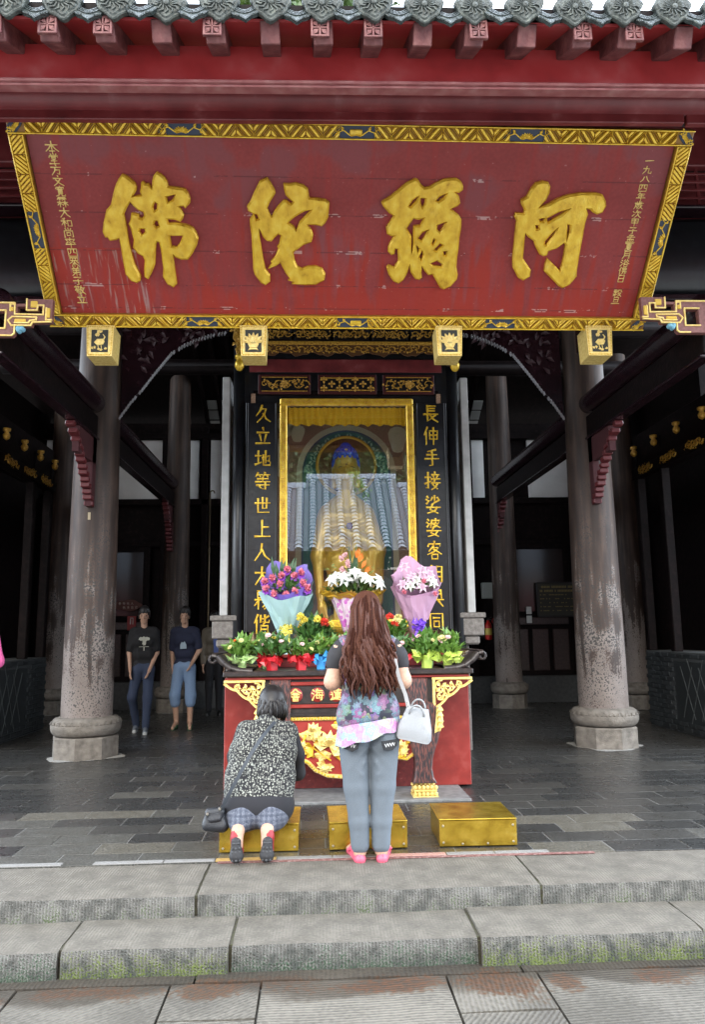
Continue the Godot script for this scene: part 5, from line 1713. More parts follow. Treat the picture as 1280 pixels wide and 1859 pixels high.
func buddha() -> void:
	var o := thing("buddha_statue", "standing gilded Buddha statue with blue curled hair behind the shrine glass", "statue", Vector3(0.005, 1.285, -9.12))
	o.scale = Vector3(0.84, 0.972, 0.92)
	var bones := [
		bn(0, 1.62, -0.02, 0.115, 0, 1.78, 0.0, 0.11),
		bn(0, 1.98, 0.0, 0.168, 0, 2.16, -0.01, 0.172), bn(0, 1.93, 0.04, 0.11, 0, 2.0, 0.05, 0.14), bn(0, 2.05, 0.15, 0.022, 0, 1.985, 0.19, 0.036),
		bn(-0.03, 1.945, 0.155, 0.016, 0.03, 1.945, 0.155, 0.016), bn(-0.176, 2.1, -0.01, 0.03, -0.178, 1.88, 0.0, 0.034), bn(0.176, 2.1, -0.01, 0.03, 0.178, 1.88, 0.0, 0.034),
		bn(-0.2, 1.48, -0.02, 0.15, 0.2, 1.48, -0.02, 0.15), bn(0, 1.70, -0.06, 0.14, -0.28, 1.54, -0.05, 0.12), bn(0, 1.70, -0.06, 0.14, 0.28, 1.54, -0.05, 0.12), bn(-0.16, 1.2, 0.0, 0.19, 0.16, 1.2, 0.0, 0.19), bn(-0.12, 0.9, 0.02, 0.2, 0.12, 0.9, 0.02, 0.2),
		bn(-0.14, 0.6, 0.0, 0.2, 0.14, 0.6, 0.0, 0.2), bn(-0.15, 0.1, 0.0, 0.2, 0.15, 0.1, 0.0, 0.21),
		bn(-0.31, 1.46, -0.02, 0.12, -0.42, 1.0, 0.02, 0.095), bn(-0.42, 1.0, 0.02, 0.09, -0.39, 0.55, 0.10, 0.05),
		bn(-0.39, 0.55, 0.1, 0.05, -0.37, 0.38, 0.12, 0.055), bn(-0.39, 0.36, 0.13, 0.02, -0.39, 0.16, 0.13, 0.016), bn(-0.365, 0.36, 0.13, 0.02, -0.36, 0.13, 0.13, 0.016), bn(-0.34, 0.36, 0.13, 0.02, -0.33, 0.15, 0.13, 0.016), bn(-0.325, 0.4, 0.14, 0.018, -0.29, 0.24, 0.16, 0.015),
		bn(0.31, 1.46, -0.02, 0.125, 0.44, 1.08, 0.06, 0.11), bn(0.44, 1.08, 0.06, 0.10, 0.12, 1.22, 0.24, 0.06), bn(0.12, 1.22, 0.24, 0.055, 0.02, 1.24, 0.27, 0.05),
		bn(0.44, 1.05, 0.04, 0.10, 0.43, 0.45, 0.0, 0.075), bn(0.36, 1.0, 0.10, 0.09, 0.34, 0.35, 0.06, 0.06),
		bn(0.10, 1.15, 0.22, 0.05, 0.12, 0.5, 0.18, 0.05),
	]
	for i in 4:
		bones.append(bn(0.02 - 0.02 * i, 1.26, 0.29, 0.018, -0.07 - 0.01 * i, 1.27 + 0.02 * i, 0.29, 0.014))
	var folds := []
	for i in 6:
		var x := -0.15 + i * 0.06
		folds.append(bn(x, 0.85 - 0.05 * absf(i - 2.5), 0.20, 0.022, x * 1.3, 0.05, 0.20, 0.026))
	bones.append_array(folds)
	for i in 4:
		bones.append(bn(0.33, 1.45 - 0.1 * i, 0.09, 0.03, -0.2, 1.28 - 0.16 * i, 0.19, 0.022))
	var gold := mat("statue_gold", lin(0.52, 0.35, 0.055), 0.32, 0.25)
	put(o, "body", blob(bones, 0.017, 0.05), gold)
	put(o, "hair", blob([bn(0, 2.2, -0.03, 0.172, 0, 2.24, -0.03, 0.165), bn(0, 2.34, -0.02, 0.10, 0, 2.36, -0.02, 0.09), bn(-0.15, 2.18, -0.03, 0.06, -0.165, 2.02, -0.04, 0.04), bn(0.15, 2.18, -0.03, 0.06, 0.165, 2.02, -0.04, 0.04)], 0.014, 0.04), mat("statue_blue", lin(0.03, 0.07, 0.60), 0.5))
	var st := new_st()
	st.set_smooth_group(0)
	var r := RandomNumberGenerator.new()
	r.seed = 3
	var curl := SphereMesh.new()
	curl.radius = 0.024
	curl.height = 0.048
	curl.radial_segments = 8
	curl.rings = 4
	for j in 6:
		for i in 15:
			var el := 0.12 + j * 0.24
			var az := TAU * (i + 0.5 * (j % 2)) / 15.0
			st.append_from(curl, 0, Transform3D(Basis(), Vector3(cos(az) * cos(el) * 0.178, 2.215 + sin(el) * 0.18, -0.03 + sin(az) * cos(el) * 0.178)))
	put(o, "curls", st.commit(), mats["statue_blue"])
	var dot := SphereMesh.new()
	dot.radius = 0.026
	dot.height = 0.03
	put(o, "hair_jewel", dot, mat("jewel_gold", lin(0.6, 0.5, 0.25), 0.3, 0.3), Transform3D(Basis(), Vector3(0, 2.32, 0.125)))
	var urna := SphereMesh.new()
	urna.radius = 0.012
	urna.height = 0.024
	put(o, "forehead_mark", urna, mat("mark_red", lin(0.2, 0.02, 0.015), 0.4), Transform3D(Basis(), Vector3(0, 2.125, 0.165)))
	st = new_st()
	for s in [-1.0, 1.0]:
		var brow := PackedVector2Array()
		for i in 6:
			brow.append(Vector2(s * (0.022 + 0.021 * i), 2.075 + 0.022 * sin(i * 0.6)))
		stroke(st, brow, 0.005, 0.008, Transform3D(Basis(), Vector3(0, 0, 0.155)), 0.4)
		stroke(st, PackedVector2Array([Vector2(s * 0.03, 2.03), Vector2(s * 0.065, 2.022), Vector2(s * 0.105, 2.032)]), 0.009, 0.012, Transform3D(Basis(), Vector3(0, 0, 0.148)), 0.3)
	put(o, "brows_and_eyes", st, mat("eye_dark", lin(0.04, 0.025, 0.02), 0.4))
	st = new_st()
	stroke(st, PackedVector2Array([Vector2(-0.045, 1.945), Vector2(-0.015, 1.952), Vector2(0.0, 1.948), Vector2(0.015, 1.952), Vector2(0.045, 1.945)]), 0.012, 0.014, Transform3D(Basis(), Vector3(0, 0, 0.166)), 0.3)
	put(o, "lips", st, mat("lip_red", lin(0.36, 0.06, 0.05), 0.4))
	st = new_st()
	st.set_smooth_group(0)
	for k in 2:
		var rad := 0.085 - 0.038 * k
		var pts := []
		for i in 17:
			var a := TAU * i / 16.0
			pts.append(Vector3(cos(a) * rad, 1.02 + sin(a) * rad, 0.215))
		tube(st, pts, [0.011], 6, false)
	put(o, "robe_knot", st, gold)
	st = new_st()
	st.set_smooth_group(0)
	lathe(st, [Vector2(0, 1.30), Vector2(0.035, 1.305), Vector2(0.05, 1.34), Vector2(0.036, 1.375), Vector2(0, 1.38)], 12, Transform3D(Basis(), Vector3(0.03, 0.0, 0.28)))
	put(o, "held_jewel", st, mat("jewel_purple", lin(0.10, 0.03, 0.09), 0.25))
	# lotus pedestal
	st = new_st()
	for j in 2:
		for i in 14:
			var a := TAU * (i + 0.5 * j) / 14.0
			leaf(st, Vector3(cos(a) * 0.3, -0.03 + 0.02 * j, sin(a) * 0.2), Vector3(cos(a), 0.9, sin(a)), Vector3(cos(a), -0.5, sin(a)), 0.2, 0.14, 0.3, 0.3)
	put(o, "lotus_base", st, gold)

# ---------------------------------------------------------------- the altar table

func altar() -> void:
	var t := thing("altar_table", "black and red altar table with gilt lotus apron and upturned ends", "altar table", Vector3(-0.1, 0.02, -6.9))
	var st := new_st()
	box(st, Vector3(0.0, 1.005, 0.0), Vector3(2.08, 0.045, 0.92), 0.008)
	put(t, "table_top", st, mats["altar_black"])
	st = new_st()
	box(st, Vector3(0.0, 0.968, 0.0), Vector3(2.02, 0.022, 0.86), 0.004)
	put(t, "red_fillet", st, mats["altar_red"])
	for s in [-1.0, 1.0]:
		st = new_st()
		st.set_smooth_group(0)
		var p := []
		for q in [[0.80, 1.026], [0.90, 1.032], [0.98, 1.052], [1.04, 1.09], [1.075, 1.125], [1.10, 1.15], [1.125, 1.155]]:
			p.append(q)
		for i in 9:
			var a := 1.2 - i * 0.75
			p.append([1.125 + cos(a) * (0.036 - 0.003 * i), 1.125 + sin(a) * (0.036 - 0.003 * i)])
		for i in p.size() - 1:
			var h := 0.02 if i < 7 else 0.010
			for z in [[-0.44, 0.44]]:
				var a := Vector3(s * p[i][0], p[i][1], 0)
				var b := Vector3(s * p[i + 1][0], p[i + 1][1], 0)
				var n := Vector3(-(b - a).y * s, (b - a).x * s, 0).normalized() * h
				var zz := Vector3(0, 0, 0.44)
				quad_out(st, a + n - zz, a + n + zz, b + n + zz, b + n - zz, (a + b) / 2)
				quad_out(st, a - n - zz, a - n + zz, b - n + zz, b - n - zz, (a + b) / 2)
				quad_out(st, a - n + zz, a + n + zz, b + n + zz, b - n + zz, (a + b) / 2)
				quad_out(st, a - n - zz, a + n - zz, b + n - zz, b - n - zz, (a + b) / 2)
		put(t, "upturned_end", st, mats["altar_black"])
		# pierced corner bracket
		var g := group_node(t, "corner_bracket", Transform3D(Basis.from_scale(Vector3(s, 1, 1)), Vector3(s * 0.70, 0.955, 0.41)))
		st = new_st()
		box(st, Vector3(0.165, -0.010, 0), Vector3(0.34, 0.022, 0.03), 0.004)
		box(st, Vector3(0.010, -0.125, 0.001), Vector3(0.022, 0.25, 0.03), 0.004)
		var edge := PackedVector2Array()
		for i in 13:
			var u := i / 12.0
			edge.append(Vector2(0.33 - 0.31 * u, -0.03 - 0.215 * pow(u, 1.25) - 0.014 * absf(sin(u * 9.5))))
		stroke(st, edge, 0.012, 0.02, Transform3D())
		put(g, "bracket_frame", st, mats["bright_gold"])
		st = new_st()
		for q in [[0.07, -0.08, 0.055], [0.15, -0.075, 0.045], [0.22, -0.055, 0.03], [0.07, -0.16, 0.038], [0.12, -0.135, 0.03]]:
			var c := PackedVector2Array()
			for i in 10:
				var a: float = i * 0.55 + q[0] * 20.0
				c.append(Vector2(q[0] + cos(a) * q[2] * (1.0 - i * 0.06), q[1] + sin(a) * q[2] * (1.0 - i * 0.06)))
			stroke(st, c, 0.008, 0.014, Transform3D())
			for i in 4:
				leaf(st, Vector3(q[0], q[1], 0.004), Vector3(cos(i * 1.6 + q[0] * 9), sin(i * 1.6 + q[0] * 9), 0), Vector3.BACK, q[2] * 1.2, q[2] * 0.6, 0.3, 0.3)
		put(g, "bracket_scroll", st, mats["bright_gold"])
		# curved leg with a gilt leaf and a lotus foot
		g = group_node(t, "leg", Transform3D(Basis.from_scale(Vector3(s, 1, 1)), Vector3(0, 0, 0.36)))
		st = new_st()
		prism(st, poly([0.485, 0.955, 0.655, 0.955, 0.655, 0.76, 0.70, 0.745, 0.74, 0.71, 0.763, 0.65, 0.765, 0.60, 0.755, 0.53, 0.735, 0.45, 0.705, 0.37, 0.685, 0.30, 0.678, 0.22, 0.69, 0.15, 0.715, 0.105, 0.515, 0.105, 0.53, 0.16, 0.54, 0.23, 0.535, 0.30, 0.515, 0.36, 0.495, 0.45, 0.485, 0.54]), -0.07, 0.075, Transform3D(), 0.014)
		put(g, "leg_body", st, mats["altar_wood"])
		st = new_st()
		for j in 4:
			for i in 3:
				leaf(st, Vector3(0.72 + 0.012 * i, 0.52 + j * 0.045, 0.078 - i * 0.03), Vector3(0.35, 1, 0.2), Vector3(0.7, 0, 1), 0.085, 0.05, 0.35, 0.3)
		prism(st, poly([0.70, 0.50, 0.755, 0.52, 0.78, 0.60, 0.765, 0.68, 0.72, 0.71, 0.71, 0.6]), 0.0, 0.082, Transform3D(), 0.012)
		put(g, "gilt_leaf", st, mats["bright_gold"])
		st = new_st()
		box(st, Vector3(0.615, 0.052, 0.0), Vector3(0.19, 0.02, 0.17), 0.006)
		box(st, Vector3(0.615, 0.006, 0.0), Vector3(0.21, 0.012, 0.19), 0.004)
		for j in 2:
			for i in 6:
				for side in 2:
					var x := 0.53 + i * 0.034
					var dirn := 1.0 if j == 0 else -1.0
					box(st, Vector3(x, 0.052 + dirn * 0.026, 0.08 - side * 0.16), Vector3(0.031, 0.036, 0.03), 0.011)
		put(g, "lotus_foot", st, mats["bright_gold"])
	# frieze with a framed name board
	st = new_st()
	box(st, Vector3(0, 0.815, 0.36), Vector3(1.40, 0.285, 0.07), 0.006)
	put(t, "frieze", st, mats["altar_black"])
	for e in [[0, 0.918, 1.16, 0.03], [0, 0.735, 1.16, 0.03], [-0.565, 0.8265, 0.03, 0.152], [0.565, 0.8265, 0.03, 0.152]]:
		st = new_st()
		box(st, Vector3(e[0], e[1], 0.40), Vector3(e[2], e[3], 0.025), 0.006)
		put(t, "red_moulding", st, mats["altar_red"])
	st = new_st()
	box(st, Vector3(0, 0.8265, 0.396), Vector3(1.09, 0.145, 0.012), 0.003)
	put(t, "name_board", st, mats["altar_black"])
	var x0 := [-0.445, -0.262, -0.108]
	for i in 3:
		st = new_st()
		st.set_smooth_group(0)
		lathe(st, [Vector2(0, 0.010), Vector2(0.052, 0.008), Vector2(0.06, 0.0)], 24, Transform3D(Basis(Vector3.RIGHT, PI / 2), Vector3(x0[i], 0.8265, 0.402)))
		put(t, "red_roundel", st, mats["altar_red"])
		glyph(t, "altar_character", ["會", "海", "蓮"][i], Transform3D(Basis(), Vector3(x0[i], 0.8265, 0.410)), Vector2(0.098, 0.10), 0.0068, 0.007, mats["bright_gold"])
	for i in 4:
		glyph(t, "small_character", ["元", "月", "六", "月"][i], Transform3D(Basis(), Vector3(-0.615 - 0.035 * (i / 2), 0.92 - 0.045 * (i % 2), 0.396)), Vector2(0.026, 0.032), 0.0022, 0.003, mats["bright_gold"])
	st = new_st()
	box(st, Vector3(0, 0.665, 0.37), Vector3(1.30, 0.026, 0.10), 0.006)
	put(t, "apron_rail", st, mats["altar_black"])
	# apron: red ground, scalloped beaded rim and raised lotus
	var ap := group_node(t, "lotus_apron", Transform3D(Basis(), Vector3(0, 0, 0.37)))
	var rim := PackedVector2Array()
	for q in [[-0.56, 0.42], [-0.54, 0.33], [-0.47, 0.285], [-0.40, 0.30], [-0.34, 0.27], [-0.28, 0.21], [-0.18, 0.165], [0.0, 0.15], [0.18, 0.165], [0.28, 0.21], [0.34, 0.27], [0.40, 0.30], [0.47, 0.285], [0.54, 0.33], [0.56, 0.42]]:
		rim.append(Vector2(q[0], q[1]))
	var ground := rim.duplicate()
	ground.append(Vector2(0.56, 0.65))
	ground.append(Vector2(-0.56, 0.65))
	st = new_st()
	prism(st, ground, -0.02, 0.012, Transform3D(), 0.004)
	put(ap, "apron_ground", st, mat("apron_red", lin(0.30, 0.03, 0.022), 0.45))
	st = new_st()
	stroke(st, rim, 0.02, 0.024, Transform3D(Basis(), Vector3(0, 0.012, 0.008)))
	box(st, Vector3(0, 0.636, 0.018), Vector3(1.12, 0.034, 0.03), 0.006)
	put(ap, "gilt_rim", st, mats["bright_gold"])
	st = new_st()
	for i in 46:
		box(st, Vector3(-0.55 + i * 0.0244, 0.636, 0.036), Vector3(0.017, 0.019, 0.014), 0.006)
	for i in rim.size() - 1:
		for k in 4:
			var c := rim[i].lerp(rim[i + 1], k / 4.0)
			box(st, Vector3(c.x, c.y + 0.012, 0.034), Vector3(0.017, 0.017, 0.012), 0.006)
	put(ap, "beading", st, mats["gold_leaf"])
	var fl := RandomNumberGenerator.new()
	fl.seed = 14
	for q in [[-0.30, 0.545, 0.075, 0.3], [-0.17, 0.43, 0.12, 1.2], [-0.40, 0.41, 0.07, 2.4], [-0.02, 0.50, 0.09, 1.5], [0.18, 0.44, 0.12, 1.9], [0.33, 0.545, 0.08, 0.7], [0.42, 0.40, 0.07, 0.2], [-0.2, 0.29, 0.07, 4.2], [0.12, 0.27, 0.08, 5.0]]:
		st = new_st()
		for j in 2:
			for i in 8 - j * 2:
				var a: float = q[3] + (i - (7 - j * 2) / 2.0) * (0.5 - 0.1 * j)
				leaf(st, Vector3(q[0], q[1] - 0.02, 0.018 + j * 0.016), Vector3(cos(a), sin(a), 0.18), Vector3.BACK, q[2] * (1.3 - 0.3 * j), q[2] * 0.66, 0.5, 0.3)
		put(ap, "lotus_flower", st, mats["bright_gold"])
	for q in [[-0.33, 0.50, 0.085, 0.5], [0.02, 0.36, 0.10, 0.45], [0.30, 0.46, 0.085, 0.5], [-0.22, 0.34, 0.075, 0.5], [0.24, 0.33, 0.07, 0.5], [-0.08, 0.57, 0.07, 0.5], [-0.46, 0.50, 0.06, 0.6], [0.47, 0.50, 0.06, 0.6]]:
		st = new_st()
		st.set_smooth_group(0)
		var pad := PackedVector2Array()
		for i in 22:
			var a := TAU * i / 22.0
			pad.append(Vector2(q[0] + cos(a) * q[2] * (1.0 + 0.09 * sin(a * 5.0)), q[1] + sin(a) * q[2] * q[3] * (1.0 + 0.12 * cos(a * 4.0))))
		prism(st, pad, 0.004, 0.022, Transform3D(), 0.011)
		st.set_smooth_group(-1)
		for i in 9:
			var a := TAU * i / 9.0
			stroke(st, PackedVector2Array([Vector2(q[0], q[1]), Vector2(q[0] + cos(a) * q[2] * 0.75, q[1] + sin(a) * q[2] * q[3] * 0.75)]), 0.005, 0.006, Transform3D(Basis(), Vector3(0, 0, 0.021)))
		put(ap, "lotus_leaf", st, mats["bright_gold"])
	for q in [[-0.36, 0.5, -0.42, 0.38, -0.3, 0.33], [-0.25, 0.5, -0.30, 0.4, -0.16, 0.3], [-0.12, 0.34, 0.0, 0.24, 0.1, 0.3], [0.1, 0.55, 0.02, 0.42, 0.1, 0.3], [0.25, 0.5, 0.3, 0.4, 0.2, 0.28], [0.38, 0.5, 0.44, 0.38, 0.3, 0.33], [-0.5, 0.6, -0.52, 0.5, -0.46, 0.4], [0.5, 0.6, 0.52, 0.5, 0.46, 0.4], [-0.12, 0.60, -0.04, 0.58, 0.06, 0.60]]:
		st = new_st()
		stroke(st, poly(q), 0.012, 0.02, Transform3D(Basis(), Vector3(0, 0, 0.010)))
		for i in 3:
			var a := fl.randf() * TAU
			leaf(st, Vector3(q[2], q[3], 0.014), Vector3(cos(a), sin(a), 0.12), Vector3.BACK, 0.11, 0.06, 0.4, 0.3)
		put(ap, "lotus_stem", st, mats["gold_leaf"])
	# the red chest under and behind the table
	st = new_st()
	box(st, Vector3(0.005, 0.475, -0.36), Vector3(2.17, 0.95, 0.66), 0.006)
	put(t, "red_chest", st, mats["altar_red"])
	st = new_st()
	box(st, Vector3(0.0, 0.475, -0.018), Vector3(1.28, 0.94, 0.02), 0.003)
	put(t, "chest_panel", st, tmat("chest_red", [[0.0, lin(0.10, 0.014, 0.014)], [0.7, lin(0.17, 0.022, 0.02)], [0.85, lin(0.22, 0.04, 0.035)], [0.93, lin(0.5, 0.4, 0.36)], [1.0, lin(0.6, 0.52, 0.48)]], 0.8, 0.03, 0.5))

# ---------------------------------------------------------------- flowers

var flower_meshes := {}

func flower(kind: String) -> ArrayMesh:
	if flower_meshes.has(kind):
		return flower_meshes[kind]
	var st := new_st()
	var r := RandomNumberGenerator.new()
	r.seed = kind.hash()
	match kind:
		"carnation":
			for i in 46:
				var a := r.randf() * TAU
				var el := r.randf_range(0.15, 1.45)
				var d := Vector3(cos(a) * cos(el), sin(el), sin(a) * cos(el))
				leaf(st, d * 0.008, d, around(r), r.randf_range(0.034, 0.046), 0.026, 0.3, r.randf_range(-0.5, 0.5))
		"lily":
			for i in 6:
				var a := TAU * i / 6.0 + r.randf_range(-0.1, 0.1)
				var d := Vector3(cos(a), 0.55, sin(a))
				leaf(st, Vector3.ZERO, d, Vector3(-cos(a) * 0.4, 1, -sin(a) * 0.4), 0.105, 0.042 if i % 2 else 0.034, 0.65, 0.22)
		"daisy":
			for j in 2:
				for i in 13:
					var a := TAU * (i + 0.5 * j) / 13.0
					leaf(st, Vector3(0, 0.004 * j, 0), Vector3(cos(a), 0.25 + 0.35 * j, sin(a)), Vector3.UP, 0.036 - 0.006 * j, 0.014, 0.25, 0.2)
		"spike":
			for i in 5:
				leaf(st, Vector3(0, 0.0, 0), Vector3(0.25 * (i - 2), 1, 0.1), Vector3.BACK, 0.13 - 0.015 * absf(i - 2), 0.022, 0.1, 0.2)
	st.generate_normals()
	flower_meshes[kind] = st.commit()
	return flower_meshes[kind]

func petal_mat(key: String, c: Color) -> StandardMaterial3D:
	var m := mat(key, c, 0.6)
	m.backlight_enabled = true
	m.backlight = Color(0.25, 0.25, 0.25)
	return m

func leaf_mat(key: String, c: Color) -> StandardMaterial3D:
	var m := mat(key, c, 0.42)
	m.backlight_enabled = true
	m.backlight = Color(0.2, 0.25, 0.1)
	return m

func bloom(parent: Node3D, kind: String, m: Material, p: Vector3, d: Vector3, size: float, r: RandomNumberGenerator) -> void:
	var y := d.normalized()
	var x := y.cross(Vector3(0.3, 0.2, 1)).normalized()
	var b := Basis(x, y, x.cross(y)).rotated(y, r.randf() * TAU).scaled(Vector3.ONE * size)
	put(parent, "flower", flower(kind), m, Transform3D(b, p))

func foliage(parent: Node3D, c: Vector3, spread: Vector3, n: int, length: float, m: Material, r: RandomNumberGenerator, upward := 0.5) -> void:
	var st := new_st()
	for i in n:
		var q := around(r)
		q.y = absf(q.y) * 0.9
		var p := c + q * spread * r.randf_range(0.25, 0.9)
		leaf(st, p, q * 0.8 + Vector3(0, upward, 0) + around(r) * 0.35, Vector3.UP + around(r) * 0.7, length * r.randf_range(0.6, 1.2), length * r.randf_range(0.28, 0.42), r.randf_range(0.1, 0.5), 0.15)
	put(parent, "foliage", st, m)

# A sheet of wrapping paper: a cone from a tie at y0 to a rim that is low in front and high at the back, with pleats and points.
func paper_cone(parent: Node3D, called: String, m: Material, y0: float, r0: float, r1: float, front: float, back: float, sd: int, points := 5.0, deep := 0.75) -> void:
	var st := new_st()
	var n := 30
	var rows := []
	for j in 6:
		var t := j / 5.0
		var row := []
		for i in n + 1:
			var a := TAU * i / n
			var f := 0.5 - 0.5 * sin(a)
			var y1 := lerpf(front, back, f) + 0.035 * sin(a * points + sd) * (0.4 + f)
			var rad := lerpf(r0, r1 * (1.0 + 0.07 * sin(a * points * 2.0 + sd * 2.0)), pow(t, 1.12)) * (1.0 + 0.045 * sin(a * 13.0 + sd) * (1.0 - t * 0.5) + (0.05 * sin(i * 7.3 + j * 4.1 + sd) + 0.04 * sin(i * 3.7 - j * 9.1)) * (1.0 if i % n else 0.0) * sin(PI * clampf(t * 1.1, 0, 1)))
			row.append(Vector3(cos(a) * rad, lerpf(y0, y1, t), sin(a) * rad * deep))
		rows.append(row)
	for j in 5:
		ribbon(st, rows[j], rows[j + 1])
	put(parent, called, st, m)

func bow(parent: Node3D, m: Material, p: Vector3, size: float, r: RandomNumberGenerator) -> void:
	var st := new_st()
	for i in 14:
		var d := around(r)
		d.z = absf(d.z)
		leaf(st, p, d, around(r), size * r.randf_range(0.7, 1.1), size * 0.42, 0.7, 0.3)
	for s in [-1.0, 1.0]:
		leaf(st, p, Vector3(s * 0.4, -1, 0.3), Vector3.BACK, size * 1.6, size * 0.3, 0.2, 0.1)
	put(parent, "bow", st, m)

func paper(key: String, c: Color, rough := 0.5) -> StandardMaterial3D:
	var m := mat(key, c, rough)
	m.backlight_enabled = true
	m.backlight = Color(0.3, 0.3, 0.3)
	return m

func potted(label: String, at: Vector3, wrap: Material, blooms: Array, sd: int, size := 1.0, collar := true) -> void:
	var o := thing("potted_flowers", label, "potted flowers", at, "small potted flowers on the altar")
	o.scale = Vector3(1.08, 1.08, 1.08)
	var r := RandomNumberGenerator.new()
	r.seed = sd
	var st := new_st()
	lathe(st, [Vector2(0, 0), Vector2(0.042, 0), Vector2(0.052, 0.10), Vector2(0.044, 0.10), Vector2(0.0, 0.09)], 4, Transform3D(), r.randf())
	put(o, "pot", st, wrap)
	if collar:
		st = new_st()
		for i in 26:
			var a := r.randf() * TAU
			leaf(st, Vector3(cos(a) * 0.035, 0.07, sin(a) * 0.035), Vector3(cos(a), r.randf_range(-0.1, 1.1), sin(a)), around(r), r.randf_range(0.07, 0.14) * size, 0.07, 0.5, r.randf_range(-0.4, 0.4))
		put(o, "crumpled_wrap", st, wrap)
	foliage(o, Vector3(0, 0.10, 0), Vector3(0.13, 0.15, 0.11) * size, 120, 0.115 * size, leaf_mat("leaf_%d" % (sd % 3), [lin(0.075, 0.17, 0.025), lin(0.11, 0.22, 0.035), lin(0.05, 0.13, 0.03)][sd % 3]), r, 0.7)
	for b in blooms:
		for i in b[2]:
			var d := Vector3(r.randf_range(-0.8, 0.8), 1.0, r.randf_range(-0.2, 0.9))
			bloom(o, b[0], b[1], Vector3(d.x * 0.13, 0.19 + r.randf_range(-0.02, 0.06), d.z * 0.10) * size, d, 0.8 * size, r)

func offerings() -> void:
	var pink := petal_mat("petal_pink", lin(0.72, 0.22, 0.30))
	var pale := petal_mat("petal_pale_pink", lin(0.78, 0.50, 0.52))
	var white := petal_mat("petal_white", lin(0.58, 0.60, 0.55))
	var lilac := petal_mat("petal_lilac", lin(0.54, 0.38, 0.48))
	var yellow := petal_mat("petal_yellow", lin(0.78, 0.66, 0.10))
	var cream := petal_mat("petal_cream", lin(0.72, 0.66, 0.28))
	var orange := petal_mat("petal_orange", lin(0.80, 0.20, 0.02))
	var red := petal_mat("petal_red", lin(0.70, 0.05, 0.025))
	var green := leaf_mat("bouquet_green", lin(0.06, 0.13, 0.03))
	var deep := leaf_mat("bouquet_deep", lin(0.03, 0.08, 0.03))
	var r := RandomNumberGenerator.new()
	r.seed = 51
	# a step at the back of the altar carries the bouquets
	var sh := thing("offering_step", "long low red step at the back of the altar table", "shelf", Vector3(-0.03, 1.0475, -7.2))
	var st := new_st()
	box(st, Vector3(0, 0.10, 0), Vector3(1.72, 0.03, 0.26), 0.005)
	put(sh, "shelf_board", st, mats["altar_red"])
	st = new_st()
	box(st, Vector3(0, 0.042, 0.0), Vector3(1.66, 0.084, 0.2), 0.004)
	put(sh, "riser", st, mat("step_red", lin(0.17, 0.02, 0.02), 0.5))
	# left bouquet: pink carnations in purple and pale teal paper
	var o := thing("bouquet", "bouquet of pink carnations in purple and pale teal paper with yellow bow", "bouquet", Vector3(-0.645, 1.163, -7.2), "wrapped bouquets on the altar")
	o.scale = Vector3(0.92, 1.0, 0.95)
	paper_cone(o, "teal_wrap", paper("paper_teal", lin(0.30, 0.45, 0.45)), 0.10, 0.05, 0.27, 0.50, 0.74, 2)
	paper_cone(o, "purple_liner", paper("paper_purple", lin(0.14, 0.09, 0.38)), 0.30, 0.12, 0.255, 0.55, 0.86, 4, 4.0)
	paper_cone(o, "wrap_skirt", mats["paper_teal"], 0.10, 0.05, 0.11, -0.01, -0.01, 3, 5.0)
	foliage(o, Vector3(0, 0.56, 0.04), Vector3(0.17, 0.14, 0.10), 70, 0.12, green, r, 0.4)
	for q in [[-0.20, 0.60], [-0.14, 0.70], [-0.06, 0.64], [0.01, 0.78], [0.08, 0.72], [0.17, 0.65], [0.09, 0.57], [-0.215, 0.67], [0.215, 0.60], [-0.12, 0.55], [0.0, 0.54], [0.15, 0.75], [-0.05, 0.72]]:
		var p := Vector3(q[0], q[1], 0.17 - (q[1] - 0.5) * 0.45)
		st = new_st()
		for i in 7:
			var a := TAU * i / 7.0
			leaf(st, p - Vector3(0, 0.02, 0.01), Vector3(cos(a), sin(a) * 0.8, 0.3), Vector3.BACK, 0.05, 0.045, 0.3, 0.2)
		put(o, "flower_collar", st, paper("collar_purple", lin(0.22, 0.03, 0.42)))
		bloom(o, "carnation", pink, p, Vector3(q[0] * 0.6, 0.45, 1), 1.0, r)
	st = new_st()
	for i in 9:
		leaf(st, Vector3(r.randf_range(-0.13, 0.1), 0.68, 0.0), Vector3(r.randf_range(-0.5, 0.5), 1, 0.1), Vector3.BACK, r.randf_range(0.18, 0.26), 0.045, 0.15, 0.15)
	put(o, "tall_leaves", st, deep)
	bow(o, petal_mat("ribbon_yellow", lin(0.74, 0.66, 0.12)), Vector3(0.0, 0.215, 0.14), 0.11, r)
	# middle arrangement: white lilies over a gold ruffle, bird of paradise above
	o = thing("bouquet", "tall arrangement of white lilies with gold ruffled rim and dotted pink wrap", "bouquet", Vector3(-0.03, 1.163, -7.2), "wrapped bouquets on the altar")
	o.scale = Vector3(0.92, 1.0, 0.95)
	var dots := Image.create(256, 256, false, Image.FORMAT_RGB8)
	dots.fill(lin(0.55, 0.46, 0.50))
	for i in 46:
		var c := Vector2(r.randf() * 256, r.randf() * 256)
		var rad := r.randf_range(7, 15)
		for y in range(int(c.y - rad), int(c.y + rad) + 1):
			for x in range(int(c.x - rad), int(c.x + rad) + 1):
				if Vector2(x, y).distance_to(c) < rad:
					dots.set_pixel(posmod(x, 256), posmod(y, 256), lin(0.42, 0.08, 0.38))
	var dm := img_mat("paper_dotted", dots, 0.5)
	dm.uv1_triplanar = true
	dm.uv1_scale = Vector3.ONE * 3.0
	paper_cone(o, "dotted_wrap", dm, 0.05, 0.04, 0.23, 0.53, 0.53, 1, 6.0)
